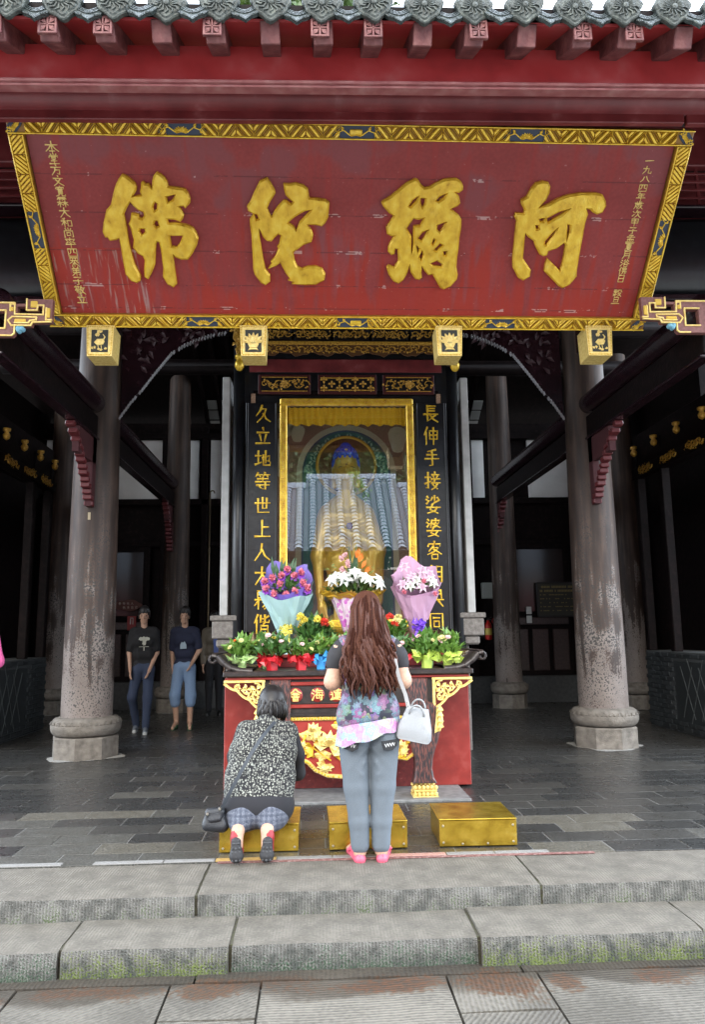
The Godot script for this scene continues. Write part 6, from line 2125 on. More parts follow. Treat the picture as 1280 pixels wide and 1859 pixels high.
	paper_cone(o, "gold_ruffle", mat("ruffle_gold", lin(0.66, 0.40, 0.04), 0.35, 0.4), 0.49, 0.20, 0.33, 0.55, 0.60, 5, 9.0)
	foliage(o, Vector3(0, 0.55, 0.02), Vector3(0.28, 0.16, 0.18), 120, 0.13, green, r, 0.35)
	for i in 26:
		var a := r.randf() * TAU
		var rad := sqrt(r.randf())
		var p := Vector3(cos(a) * rad * 0.29, 0.68 + 0.08 * r.randf() - 0.08 * rad, sin(a) * rad * 0.15 + 0.09)
		bloom(o, "lily", white, p, Vector3(p.x * 2.5, 0.7, 0.9), 1.0, r)
	st = new_st()
	for i in 10:
		leaf(st, Vector3(r.randf_range(-0.03, 0.05), 0.62, 0.0), Vector3(r.randf_range(-0.16, 0.22), 1, 0.05), Vector3.BACK, r.randf_range(0.26, 0.44), 0.028, 0.08, 0.1)
	put(o, "blade_leaves", st, deep)
	for q in [[0.07, 0.84, 0.5], [0.10, 0.78, 0.7], [0.04, 0.88, 0.3], [0.13, 0.73, 0.9]]:
		bloom(o, "spike", orange, Vector3(q[0], q[1], 0.06), Vector3(q[2], 1, 0.2), 0.85, r)
	for i in 6:
		bloom(o, "carnation", pale, Vector3(-0.08 + r.randf_range(-0.035, 0.035), 0.74 + i * 0.033, 0.08), Vector3(r.randf_range(-0.6, 0.6), 0.5, 1), 0.8, r)
	st = new_st()
	for i in 60:
		leaf(st, Vector3(r.randf_range(-0.25, 0.27), r.randf_range(0.66, 0.82), r.randf_range(-0.08, 0.04)), around(r) + Vector3(0, 0.8, 0), around(r), 0.06, 0.014, 0.2, 0.1)
	put(o, "fern_sprays", st, leaf_mat("fern_olive", lin(0.15, 0.19, 0.04)))
	bow(o, petal_mat("ribbon_red", lin(0.66, 0.03, 0.025)), Vector3(0.04, 0.12, 0.10), 0.10, r)
	# right bouquet: pink lilies in pink paper
	o = thing("bouquet", "bouquet of pale pink lilies in pink paper with purple bow", "bouquet", Vector3(0.575, 1.163, -7.2), "wrapped bouquets on the altar")
	o.scale = Vector3(0.92, 1.0, 0.95)
	var pp := paper("paper_pink", lin(0.46, 0.27, 0.39))
	paper_cone(o, "pink_wrap", pp, 0.16, 0.05, 0.25, 0.50, 0.76, 7)
	paper_cone(o, "pink_liner", paper("paper_pink_deep", lin(0.42, 0.23, 0.35)), 0.30, 0.12, 0.24, 0.52, 0.88, 9, 4.0)
	paper_cone(o, "wrap_skirt", pp, 0.16, 0.05, 0.10, -0.01, -0.01, 5, 5.0)
	foliage(o, Vector3(0, 0.56, 0.04), Vector3(0.17, 0.16, 0.10), 80, 0.10, leaf_mat("bouquet_olive", lin(0.11, 0.17, 0.06)), r, 0.4)
	for i in 12:
		var q := Vector2(r.randf_range(-0.17, 0.17), r.randf_range(0.52, 0.78))
		bloom(o, "lily", lilac if i % 3 else white, Vector3(q.x, q.y, 0.19 - (q.y - 0.5) * 0.45), Vector3(q.x * 2.0, 0.5, 1), 0.85, r)
	for q in [[-0.14, 0.55], [0.17, 0.53], [0.06, 0.65]]:
		bloom(o, "carnation", pink, Vector3(q[0], q[1], 0.16), Vector3(q[0], 0.5, 1), 0.7, r)
	bow(o, petal_mat("ribbon_purple", lin(0.17, 0.05, 0.60)), Vector3(0.0, 0.245, 0.15), 0.11, r)
	# small pots along the front edge and a few behind
	var foil_red := mat("foil_red", lin(0.56, 0.02, 0.03), 0.3)
	var foil_green := paper("film_green", lin(0.36, 0.52, 0.20), 0.3)
	var foil_lime := paper("film_lime", lin(0.44, 0.58, 0.10), 0.3)
	var foil_blue := mat("foil_blue", lin(0.05, 0.30, 0.66), 0.35)
	var y := 1.0485
	potted("potted flowers in pale green film, nearest the left end of the altar", Vector3(-1.0, y, -6.62), foil_green, [["daisy", cream, 4], ["daisy", orange, 3]], 61, 1.0, true)
	potted("pink potted flowers in a wide crumpled red foil wrap", Vector3(-0.745, y, -6.58), foil_red, [["daisy", pale, 3], ["daisy", yellow, 2]], 62, 1.12, true)
	potted("small potted flowers in red foil above the kneeling woman's right shoulder", Vector3(-0.50, y, -6.58), foil_red, [["daisy", cream, 3], ["daisy", pale, 2]], 63, 0.85, true)
	potted("potted flowers in bright blue foil beside the standing woman", Vector3(-0.33, y, -6.66), foil_blue, [["daisy", orange, 2], ["daisy", cream, 4]], 64, 0.95, true)
	potted("potted flowers in red foil just right of the standing woman's hair", Vector3(0.37, y, -6.68), foil_red, [["daisy", cream, 4], ["daisy", pale, 2]], 65, 0.95, true)
	potted("potted pink and cream flowers in clear lime film with a square pot", Vector3(0.57, y, -6.58), foil_lime, [["daisy", pale, 3], ["daisy", cream, 3]], 66, 1.05, true)
	potted("potted cream flowers in lime film nearest the right end of the altar", Vector3(0.75, y, -6.60), foil_lime, [["daisy", cream, 5], ["daisy", pale, 1]], 67, 1.05, true)
	potted("leafy pot with orange and yellow flowers between teal and dotted bouquets", Vector3(-0.38, 1.163, -7.06), foil_green, [["carnation", red, 2], ["carnation", yellow, 4]], 68, 1.25, false)
	potted("leafy pot with red and yellow flowers under the pink bouquet's edge", Vector3(0.30, 1.163, -7.06), foil_green, [["carnation", red, 3], ["carnation", cream, 3]], 69, 1.2, false)
	potted("low pot of cream and pink flowers in front of the teal bouquet", Vector3(-0.80, y, -6.84), foil_green, [["daisy", cream, 4], ["daisy", pale, 3]], 70, 1.0, false)
	potted("low pot of cream flowers in front of the purple bow", Vector3(0.62, y, -6.86), foil_green, [["daisy", cream, 5], ["daisy", yellow, 2]], 71, 1.0, false)
	potted("low pot of pale pink flowers below the dotted wrap", Vector3(-0.12, y, -6.70), foil_red, [["daisy", pale, 4], ["daisy", cream, 2]], 72, 1.0, false)

func kneelers() -> void:
	var m := tmat("brass_sheet", [[0.0, lin(0.26, 0.16, 0.016)], [0.4, lin(0.44, 0.29, 0.032)], [0.75, lin(0.54, 0.37, 0.05)], [1.0, lin(0.64, 0.48, 0.12)]], 0.9, 0.012, 0.27, 0.1, 0.02, 0.75)
	var spots := [[-0.735, "low brass kneeling box under the kneeling woman"], [-0.053, "low brass kneeling box directly in front of the standing woman's feet"], [0.655, "unused low brass kneeling box at the right of the three"]]
	for q in spots:
		var o := thing("kneeling_box", q[1], "kneeling box", Vector3(q[0], 0.0045, -5.29), "brass kneeling boxes before the altar")
		o.rotation.y = [-0.01, 0.015, -0.02][spots.find(q)]
		var st := new_st()
		box(st, Vector3(0, 0.083, 0), Vector3(0.49, 0.158, 0.46), 0.004)
		put(o, "box_body", st, m)
		st = new_st()
		box(st, Vector3(0, 0.166, 0), Vector3(0.50, 0.010, 0.472), 0.004)
		put(o, "lid", st, m)
		for x in [-0.228, 0.228]:
			st = new_st()
			box(st, Vector3(x * 1.035, 0.082, 0.2305), Vector3(0.022, 0.15, 0.004), 0.001)
			put(o, "corner_strip", st, m)
			for yy in [0.03, 0.13]:
				for z in [0.2335]:
					st = new_st()
					lathe(st, [Vector2(0, 0.005), Vector2(0.006, 0.004), Vector2(0.008, 0.0)], 8, Transform3D(Basis(Vector3.RIGHT, PI / 2), Vector3(x * 0.98, yy, z)))
					put(o, "rivet", st, mat("rivet", lin(0.6, 0.58, 0.52), 0.3, 0.8))
		for x in [-0.1, 0.06]:
			var st2 := new_st()
			lathe(st2, [Vector2(0, 0.005), Vector2(0.005, 0.004), Vector2(0.007, 0.0)], 8, Transform3D(Basis(Vector3.RIGHT, PI / 2), Vector3(x, 0.02, 0.2305)))
			put(o, "rivet", st2, mats["rivet"])

# ---------------------------------------------------------------- people

func v(x: float, y: float, z: float) -> Vector3:
	return Vector3(x, y, z)

func limb(bones: Array, pts: Array, radii: Array) -> void:
	for i in pts.size() - 1:
		bones.append([pts[i], radii[i], pts[i + 1], radii[i + 1]])

# A palm and five fingers of unequal length, slightly curled towards curl.
func hand_bones(wrist: Vector3, along: Vector3, across: Vector3, curl: Vector3, s := 1.0) -> Array:
	var b := []
	along = along.normalized()
	across = across.normalized()
	curl = curl.normalized()
	var palm := wrist + along * 0.045 * s
	for i in 4:
		var k := (i - 1.5) * 0.019 * s
		b.append([wrist + across * k * 0.6, 0.016 * s, wrist + along * 0.085 * s + across * k, 0.0115 * s])
		var base := wrist + along * 0.088 * s + across * k
		var l: float = [0.033, 0.038, 0.036, 0.028][i] * s
		var mid := base + (along + curl * 0.25).normalized() * l
		b.append([base, 0.0098 * s, mid, 0.0088 * s])
		b.append([mid, 0.0088 * s, mid + (along + curl * 0.8).normalized() * l * 0.9, 0.0075 * s])
	var th := palm - across * 0.034 * s - along * 0.015 * s
	b.append([wrist - across * 0.014 * s, 0.014 * s, th, 0.012 * s])
	b.append([th, 0.0115 * s, th + (along * 0.8 - across * 0.45 + curl * 0.4).normalized() * 0.045 * s, 0.009 * s])
	return b

# A head that looks along +z of its frame; the chin is at y = -0.115.
func head(o: Node3D, f: Transform3D, skin: Material, hair: Material, fringe: bool) -> void:
	var b := []
	for q in [[0, 0.025, -0.015, 0.082, 0, 0.02, -0.01, 0.082], [0, 0.0, 0.03, 0.062, 0, -0.06, 0.04, 0.048], [0, -0.085, 0.05, 0.028, 0, -0.09, 0.055, 0.026], [-0.03, -0.07, 0.03, 0.03, 0.03, -0.07, 0.03, 0.03], [0, 0.012, 0.088, 0.008, 0, -0.022, 0.104, 0.0125], [-0.011, -0.027, 0.094, 0.008, 0.011, -0.027, 0.094, 0.008], [-0.02, -0.055, 0.085, 0.007, 0.02, -0.055, 0.085, 0.007], [-0.045, 0.025, 0.072, 0.014, 0.045, 0.025, 0.072, 0.014], [-0.082, 0.01, -0.01, 0.012, -0.082, -0.025, -0.005, 0.012], [0.082, 0.01, -0.01, 0.012, 0.082, -0.025, -0.005, 0.012]]:
		b.append([f * v(q[0], q[1], q[2]), q[3], f * v(q[4], q[5], q[6]), q[7]])
	put(o, "face", blob(b, 0.0068, 0.02), skin)
	var eye := SphereMesh.new()
	eye.radius = 0.0085
	eye.height = 0.012
	for s in [-1.0, 1.0]:
		put(o, "eye", eye, mat("eye", lin(0.02, 0.014, 0.012), 0.25), f * Transform3D(Basis().scaled(v(1.5, 1, 0.8)), v(s * 0.033, 0.004, 0.081)))
	var st := new_st()
	for s in [-1.0, 1.0]:
		stroke(st, PackedVector2Array([Vector2(s * 0.015, 0.026), Vector2(s * 0.035, 0.031), Vector2(s * 0.053, 0.024)]), 0.0038, 0.006, f * Transform3D(Basis(), v(0, 0, 0.083)), 0.5)
	put(o, "eyebrows", st, hair)
	st = new_st()
	stroke(st, PackedVector2Array([Vector2(-0.022, -0.055), Vector2(0, -0.053), Vector2(0.022, -0.055)]), 0.006, 0.006, f * Transform3D(Basis(), v(0, 0, 0.088)), 0.3)
	put(o, "lips", st, mat("lips", lin(0.34, 0.13, 0.11), 0.5))
	b = []
	for q in [[0, 0.07, -0.025, 0.088, 0, 0.05, -0.035, 0.090], [-0.055, 0.06, 0.02, 0.045, 0.055, 0.06, 0.02, 0.045], [-0.082, 0.05, 0.0, 0.02, -0.085, -0.02, 0.0, 0.014], [0.082, 0.05, 0.0, 0.02, 0.085, -0.02, 0.0, 0.014], [0, 0.0, -0.06, 0.06, 0, -0.03, -0.055, 0.05], [-0.06, 0.05, 0.0, 0.03, -0.078, 0.01, -0.015, 0.018], [0.06, 0.05, 0.0, 0.03, 0.078, 0.01, -0.015, 0.018], [-0.04, 0.09, 0.03, 0.03, 0.04, 0.09, 0.03, 0.03]]:
		b.append([f * v(q[0], q[1], q[2]), q[3], f * v(q[4], q[5], q[6]), q[7]])
	if fringe:
		for q in [[-0.03, 0.10, 0.05, 0.02, -0.05, 0.045, 0.076, 0.011], [0.0, 0.10, 0.055, 0.022, -0.015, 0.045, 0.088, 0.012], [0.03, 0.10, 0.05, 0.02, 0.03, 0.045, 0.083, 0.011], [0.05, 0.09, 0.03, 0.02, 0.065, 0.02, 0.055, 0.01]]:
			b.append([f * v(q[0], q[1], q[2]), q[3], f * v(q[4], q[5], q[6]), q[7]])
	put(o, "hair", blob(b, 0.009, 0.02), hair)

func cloth(key: String, c: Color, grain := 0.35) -> StandardMaterial3D:
	var k := 1.0 - grain
	return tmat(key, [[0.0, lin(c.r * k, c.g * k, c.b * k)], [1.0, lin(c.r * (1 + grain), c.g * (1 + grain), c.b * (1 + grain))]], 0.16, 0.06, 0.85, 0.12, 0.1, 0.0, 3, false)

func shoes(o: Node3D, heel: Vector3, toe: Vector3, upper: Material, sole: Material, called := "shoe") -> void:
	var d := (toe - heel)
	var g := group_node(o, called)
	put(g, "upper", blob([[heel + v(0, 0.045, 0), 0.036, heel + d * 0.45 + v(0, 0.045, 0), 0.038], [heel + d * 0.45 + v(0, 0.04, 0), 0.04, toe + v(0, 0.03, 0) - d * 0.14, 0.033]], 0.012, 0.03), upper)
	put(g, "sole", blob([[heel + v(0, 0.012, 0), 0.034, toe + v(0, 0.012, 0) - d * 0.12, 0.038]], 0.013, 0.01), sole)

# A man standing or walking towards +z of his frame. p holds joints and clothes.
func man(o: Node3D, p: Dictionary) -> void:
	o.scale = v(0.84, 1.0, 0.88)
	var skin := tmat("skin", [[0.0, lin(0.40, 0.23, 0.155)], [1.0, lin(0.53, 0.33, 0.235)]], 0.3, 0.03, 0.55, 0.0, 0.08, 0.0, 3, false)
	var black_hair := mat("black_hair", lin(0.012, 0.010, 0.010), 0.45)
	var hf: Transform3D = p.head
	var body := [[v(0, 1.40, -0.01), 0.06, hf.origin + v(0, -0.05, -0.01), 0.052]]
	for s in [0, 1]:
		var arm: Array = p.arms[s]
		limb(body, arm, [0.05, 0.041, 0.028])
		var d: Vector3 = (arm[2] - arm[1]).normalized()
		body.append_array(hand_bones(arm[2], d, v(0, 0, -1), v(-0.6 if s else 0.6, 0, 0.5), 1.0))
		if p.get("bare", false):
			var leg: Array = p.legs[s]
			limb(body, [leg[1], leg[2]], [0.06, 0.042])
			body.append([leg[2], 0.038, p.feet[s][1] + v(0, 0.03, 0), 0.028])
	put(o, "body", blob(body, 0.011, 0.02), skin)
	head(o, hf, skin, black_hair, true)
	var top := [bn(-0.13, 1.40, 0, 0.068, 0.13, 1.40, 0, 0.068), bn(-0.09, 1.27, 0.01, 0.105, 0.09, 1.27, 0.01, 0.105), bn(-0.08, 1.08, 0.005, 0.10, 0.08, 1.08, 0.005, 0.10), bn(-0.09, 0.90, 0, 0.10, 0.09, 0.90, 0, 0.10)]
	for s in [0, 1]:
		var arm: Array = p.arms[s]
		var end: Vector3 = arm[0].lerp(arm[1], 0.78) if not p.get("jacket", false) else arm[2].lerp(arm[1], 0.12)
		if p.get("jacket", false):
			limb(top, [arm[0], arm[1], end], [0.068, 0.06, 0.05])
		else:
			limb(top, [arm[0], end], [0.068, 0.066])
	put(o, "shirt", blob(top, 0.015, 0.045), p.shirt)
	var low := [bn(-0.075, 0.89, 0, 0.105, 0.075, 0.89, 0, 0.105)]
	for s in [0, 1]:
		var leg: Array = p.legs[s]
		if p.get("bare", false):
			limb(low, [leg[0], leg[1], leg[1].lerp(leg[2], 0.24)], [0.105, 0.09, 0.088])
		else:
			limb(low, leg, [0.10, 0.075, 0.06])
		shoes(o, p.feet[s][0], p.feet[s][1], p.shoe, p.sole, "sandal" if p.get("bare", false) else "shoe")
	put(o, "trousers", blob(low, 0.015, 0.04), p.trousers)

func people() -> void:
	var o: Node3D
	# two young men walking in the shade at the left
	var denim := cloth("dark_denim", Color(0.035, 0.05, 0.095))
	o = thing("person", "young man in black printed shirt and dark jeans walking beside the thick column", "person", Vector3(-2.83, 0.004, -11.2), "people in the hall")
	o.rotation.y = 0.22
	man(o, {"head": Transform3D(Basis(Vector3.UP, -0.05), v(-0.01, 1.615, 0.02)), "arms": [[v(-0.185, 1.385, 0), v(-0.235, 1.10, -0.02), v(-0.215, 0.87, 0.08)], [v(0.185, 1.385, 0), v(0.215, 1.10, -0.03), v(0.10, 0.86, 0.12)]], "legs": [[v(-0.09, 0.86, 0), v(-0.17, 0.49, 0.05), v(-0.09, 0.10, -0.16)], [v(0.09, 0.86, 0), v(0.08, 0.48, 0.10), v(0.06, 0.09, 0.16)]], "feet": [[v(-0.09, 0.0, -0.20), v(-0.12, 0, 0.04)], [v(0.06, 0, 0.12), v(0.05, 0, 0.38)]], "shirt": cloth("shirt_black", Color(0.012, 0.012, 0.014)), "trousers": denim, "shoe": mat("shoe_grey", lin(0.16, 0.18, 0.21), 0.6), "sole": mat("sole_pale", lin(0.5, 0.52, 0.52), 0.6)})
	var st := new_st()
	for q in [[0, 0.05, 0.05, 0.035], [-0.05, 0.055, 0.04, 0.025], [0.05, 0.055, 0.04, 0.025], [0, 0.0, 0.03, 0.04]]:
		var c := PackedVector2Array()
		for i in 14:
			var a := TAU * i / 14.0
			c.append(Vector2(q[0] + cos(a) * q[2] * (1 + 0.25 * sin(i * 2.6)), q[1] + sin(a) * q[3] * (1 + 0.25 * cos(i * 3.1))))
		prism(st, c, 0.0, 0.002 + 0.0008 * absf(q[0]) * 20.0)
	box(st, v(0, -0.055, 0.001), v(0.16, 0.006, 0.003))
	box(st, v(0, -0.085, 0.001), v(0.018, 0.05, 0.003))
	put(o, "shirt_print", st, mat("print_pale", lin(0.42, 0.42, 0.36), 0.8), Transform3D(Basis(), v(0, 1.24, 0.120)))
	o = thing("person", "young man in navy shirt and denim shorts with green sandals", "person", Vector3(-2.3, 0.004, -11.5), "people in the hall")
	o.rotation.y = 0.12
	man(o, {"bare": true, "head": Transform3D(Basis(Vector3.UP, -0.1) * Basis(Vector3.BACK, -0.06), v(-0.01, 1.615, 0.02)), "arms": [[v(-0.19, 1.38, 0), v(-0.215, 1.10, -0.04), v(-0.20, 0.88, -0.02)], [v(0.19, 1.38, 0), v(0.25, 1.12, 0.0), v(0.13, 0.93, 0.14)]], "legs": [[v(-0.09, 0.86, 0), v(-0.15, 0.48, 0.04), v(-0.12, 0.09, -0.02)], [v(0.09, 0.86, 0), v(0.115, 0.47, 0.03), v(0.11, 0.09, 0.02)]], "feet": [[v(-0.12, 0.0, -0.07), v(-0.17, 0, 0.18)], [v(0.11, 0, -0.02), v(0.12, 0, 0.24)]], "shirt": cloth("shirt_navy", Color(0.014, 0.018, 0.045)), "trousers": cloth("denim_light", Color(0.20, 0.30, 0.47), 0.5), "shoe": mat("sandal_green", lin(0.04, 0.14, 0.07), 0.5), "sole": mat("sole_green", lin(0.03, 0.10, 0.05), 0.6)})
	st = new_st()
	prism(st, poly([-0.055, -0.06, 0.055, -0.055, 0.05, 0.0, 0.02, 0.05, -0.01, 0.03, -0.03, 0.045, -0.055, 0.0]), 0.0, 0.003)
	put(o, "shirt_print", st, mat("print_blue", lin(0.30, 0.38, 0.44), 0.8), Transform3D(Basis(), v(-0.02, 1.20, 0.120)))
	o = thing("person", "man in open khaki jacket over blue shirt, half hidden by the shrine", "person", Vector3(-2.10, 0.004, -13.3), "people in the hall")
	o.rotation.y = 0.1
	var khaki := cloth("jacket_khaki", Color(0.13, 0.11, 0.085))
	man(o, {"jacket": true, "head": Transform3D(Basis(Vector3.UP, 0.3), v(0.0, 1.60, 0.02)), "arms": [[v(-0.19, 1.38, 0), v(-0.23, 1.10, -0.02), v(-0.22, 0.84, 0.05)], [v(0.19, 1.38, 0), v(0.23, 1.10, -0.02), v(0.21, 0.84, 0.05)]], "legs": [[v(-0.09, 0.86, 0), v(-0.10, 0.48, 0.02), v(-0.10, 0.09, -0.02)], [v(0.09, 0.86, 0), v(0.10, 0.48, 0.02), v(0.10, 0.09, 0.0)]], "feet": [[v(-0.10, 0, -0.05), v(-0.13, 0, 0.2)], [v(0.10, 0, -0.03), v(0.13, 0, 0.22)]], "shirt": khaki, "trousers": cloth("trousers_black", Color(0.012, 0.012, 0.015)), "shoe": mat("shoe_black", lin(0.012, 0.012, 0.012), 0.4), "sole": mats["shoe_black"]})
	st = new_st()
	prism(st, poly([-0.05, 0.2, 0.05, 0.2, 0.06, -0.18, -0.03, -0.18]), 0.0, 0.004)
	put(o, "blue_shirt_front", st, mat("shirt_blue", lin(0.10, 0.14, 0.36), 0.8), Transform3D(Basis(), v(0.02, 1.22, 0.118)))
	o = thing("person", "person in bright pink jacket cut off by the picture's left edge", "person", Vector3(-3.885, 0.004, -8.3), "people in the hall")
	o.rotation.y = -0.4
	man(o, {"jacket": true, "head": Transform3D(Basis(), v(0.0, 1.50, 0.02)), "arms": [[v(-0.19, 1.36, 0), v(-0.24, 1.12, -0.02), v(-0.20, 0.92, 0.08)], [v(0.19, 1.36, 0), v(0.27, 1.10, -0.02), v(0.16, 1.02, 0.2)]], "legs": [[v(-0.09, 0.86, 0), v(-0.10, 0.48, 0.02), v(-0.10, 0.09, -0.02)], [v(0.09, 0.86, 0), v(0.10, 0.48, 0.02), v(0.10, 0.09, 0.0)]], "feet": [[v(-0.10, 0, -0.05), v(-0.13, 0, 0.2)], [v(0.10, 0, -0.03), v(0.13, 0, 0.22)]], "shirt": cloth("jacket_pink", Color(0.62, 0.10, 0.28), 0.2), "trousers": mats["trousers_black"], "shoe": mats["shoe_black"], "sole": mats["shoe_black"]})
	standing_woman()
	kneeling_woman()

func floral(key: String, dark: bool) -> StandardMaterial3D:
	var n := 512
	var im := Image.create(n, n, false, Image.FORMAT_RGB8)
	im.fill(lin(0.018, 0.02, 0.035) if dark else lin(0.30, 0.22, 0.32))
	var r := RandomNumberGenerator.new()
	r.seed = 8
	var hues := [lin(0.42, 0.08, 0.30), lin(0.10, 0.30, 0.42), lin(0.16, 0.34, 0.14), lin(0.26, 0.12, 0.42), lin(0.50, 0.20, 0.34), lin(0.20, 0.42, 0.46), lin(0.36, 0.44, 0.18)]
	for i in 135:
		var c := Vector2(r.randf() * n, r.randf() * n)
		var rad := r.randf_range(16, 46)
		var hue: Color = hues[r.randi() % hues.size()]
		if dark:
			hue = hue.lerp(lin(0.03, 0.035, 0.06), 0.38)
		else:
			hue = hue.lerp(lin(0.6, 0.55, 0.6), 0.2)
		for y in range(int(c.y - rad), int(c.y + rad)):
			for x in range(int(c.x - rad), int(c.x + rad)):
				var d := Vector2(x - c.x, y - c.y)
				var a := d.angle()
				var q := d.length() / (rad * (0.82 + 0.18 * cos(a * 5.0 + i)))
				if q < 1.0:
					var ring := 0.72 + 0.28 * cos(q * 15.0 + cos(a * 3.0) * 1.2)
					im.set_pixel(posmod(x, n), posmod(y, n), hue.darkened(0.45 * (1.0 - ring)).lightened(0.18 * (1.0 - q)))
	var m := img_mat(key, im, 0.7)
	m.uv1_triplanar = true
	m.uv1_scale = Vector3.ONE * 2.0
	return m

func standing_woman() -> void:
	var skin: Material = mats["skin"]
	var o := thing("person", "woman standing with long wavy brown hair, floral blouse and grey trousers", "person", Vector3(-0.05, 0.004, -4.87), "worshippers at the altar")
	# body: neck, arms bent in front, hands together, lower legs and feet
	var b := [bn(-0.0, 1.28, -0.02, 0.05, 0.0, 1.36, -0.03, 0.048), bn(0, 1.28, -0.02, 0.06, 0, 0.8, 0.0, 0.07), bn(-0.16, 1.25, 0, 0.04, 0.16, 1.25, 0, 0.04), bn(0, 0.8, 0, 0.06, -0.09, 0.70, 0, 0.06), bn(0, 0.8, 0, 0.06, 0.09, 0.70, 0, 0.06), bn(-0.09, 0.70, 0, 0.06, -0.062, 0.16, 0, 0.045), bn(0.09, 0.70, 0, 0.06, 0.062, 0.16, 0, 0.045)]
	for s in [-1.0, 1.0]:
		limb(b, [v(s * 0.175, 1.24, 0.0), v(s * 0.222, 1.05, 0.0), v(s * 0.035, 1.13, -0.25)], [0.054, 0.05, 0.028])
		b.append_array(hand_bones(v(s * 0.02, 1.14, -0.28), v(-s * 0.05, 1, -0.25), v(0, 0.2, 1) * 1.0, v(-s, 0, 0), 0.95))
		limb(b, [v(s * 0.062, 0.16, 0.0), v(s * 0.062, 0.07, 0.012)], [0.046, 0.037])
		b.append([v(s * 0.066, 0.040, 0.022), 0.033, v(s * 0.066, 0.038, 0.02), 0.033])
		b.append([v(s * 0.066, 0.045, 0.0), 0.034, v(s * 0.095, 0.034, -0.13), 0.026])
		for k in 5:
			b.append([v(s * (0.072 + k * 0.013), 0.03, -0.13 - 0.01 * (2 - absf(k - 2))), 0.011, v(s * (0.078 + k * 0.014), 0.026, -0.175 + 0.008 * k), 0.009])
	put(o, "body", blob(b, 0.0115, 0.025), skin)
	var hair := tmat("brown_hair", [[0.0, lin(0.020, 0.008, 0.006)], [0.5, lin(0.075, 0.027, 0.016)], [1.0, lin(0.20, 0.075, 0.042)]], 0.12, 0.05, 0.58, 0.3, 0.1, 0.0, 3, false)
	hair.uv1_scale = v(16, 3.0, 16)
	hair.metallic_specular = 0.25
	head(o, Transform3D(Basis(Vector3.UP, PI) * Basis(Vector3.RIGHT, 0.32), v(0.0, 1.455, -0.045)), skin, mats["brown_hair"], false)
	# long wavy hair down the back, strand by strand
	var r := RandomNumberGenerator.new()
	r.seed = 23
	var h := [bn(0, 1.475, -0.02, 0.098, 0.0, 1.44, 0.01, 0.10), bn(0, 1.38, 0.03, 0.095, 0, 1.28, 0.06, 0.10), bn(-0.06, 1.25, 0.06, 0.07, -0.07, 1.12, 0.09, 0.05), bn(0.06, 1.25, 0.06, 0.07, 0.08, 1.10, 0.09, 0.05), bn(0, 1.25, 0.07, 0.07, 0.01, 1.08, 0.10, 0.05)]
	put(o, "hair_mass", blob(h, 0.014, 0.04), hair)
	var st: SurfaceTool
	var locks := [new_st(), new_st(), new_st()]
	for i in 165:
		st = locks[i % 3]
		st.set_smooth_group(0)
		var a := r.randf_range(-1.45, 1.45)
		var top := v(sin(a) * 0.10, 1.50 - absf(a) * 0.05 + r.randf_range(-0.04, 0.045), 0.02 + cos(a) * 0.085)
		var low := r.randf_range(0.93, 1.12) + absf(a) * 0.03
		var spread := 0.138 * sin(a) + r.randf_range(-0.03, 0.03)
		var ph := r.randf() * TAU
		var pts := [v(sin(a) * 0.02, 1.553 - absf(a) * 0.012, -0.04), v(top.x * 0.75, top.y + 0.045 - absf(a) * 0.01, top.z - 0.03)]
		var rad := [0.008, 0.012]
		for k in 12:
			var t := k / 11.0
			var wave := sin(t * 15.0 + ph) * 0.016 * smoothstep(0.25, 0.7, t)
			pts.append(v(lerpf(top.x, spread, smoothstep(0.0, 0.75, t)) + wave, lerpf(top.y, low, t), top.z + 0.055 * sin(t * 2.6) + cos(t * 14.0 + ph) * 0.012 * t + cos(spread * 9.0) * 0.015))
			rad.append(lerpf(0.013, 0.004, t * t))
		tube(st, pts, rad, 5)
	for i in 3:
		var hm: StandardMaterial3D = hair.duplicate()
		hm.albedo_color = [Color(1, 1, 1), Color(0.72, 0.66, 0.66), Color(1.0, 0.9, 0.85)][i]
		hm.metallic_specular = [0.25, 0.2, 0.5][i]
		put(o, "hair_strands", locks[i], hm)
	# blouse: dark sheer body, bright hem below it, short sheer sleeves
	var top := [bn(-0.13, 1.27, -0.01, 0.068, 0.13, 1.27, -0.01, 0.068), bn(-0.085, 1.15, -0.01, 0.098, 0.085, 1.15, -0.01, 0.098), bn(-0.072, 1.0, 0.0, 0.092, 0.072, 1.0, 0.0, 0.092), bn(-0.082, 0.88, 0.008, 0.104, 0.082, 0.88, 0.008, 0.104), bn(-0.092, 0.82, 0.01, 0.106, 0.078, 0.86, 0.01, 0.104)]
	put(o, "blouse", blob(top, 0.013, 0.05), floral("floral_dark", true))
	var sl := []
	for s in [-1.0, 1.0]:
		sl = []
		limb(sl, [v(s * 0.155, 1.255, -0.01), v(s * 0.185, 1.20, -0.005), v(s * 0.20, 1.155, -0.005)], [0.064, 0.064, 0.062])
		put(o, "sleeve", blob(sl, 0.013, 0.03), mat("sheer_black", lin(0.016, 0.015, 0.018), 0.75))
	st = new_st()
	st.set_smooth_group(0)
	var up := []
	var dn := []
	for i in 65:
		var a := TAU * i / 64.0
		var x := cos(a)
		var z := sin(a)
		var f := 1.0 + 0.035 * sin(a * 11.0) + 0.02 * sin(a * 23.0)
		up.append(v(x * 0.192, 0.818 + 0.03 * x, z * 0.126 + 0.013))
		dn.append(v(x * 0.197 * f - 0.006, 0.715 + 0.055 * x + 0.008 * sin(a * 7.0), z * 0.15 * f + 0.018))
	ribbon(st, up, dn)
	put(o, "blouse_hem", st, floral("floral_bright", false))
	st = new_st()
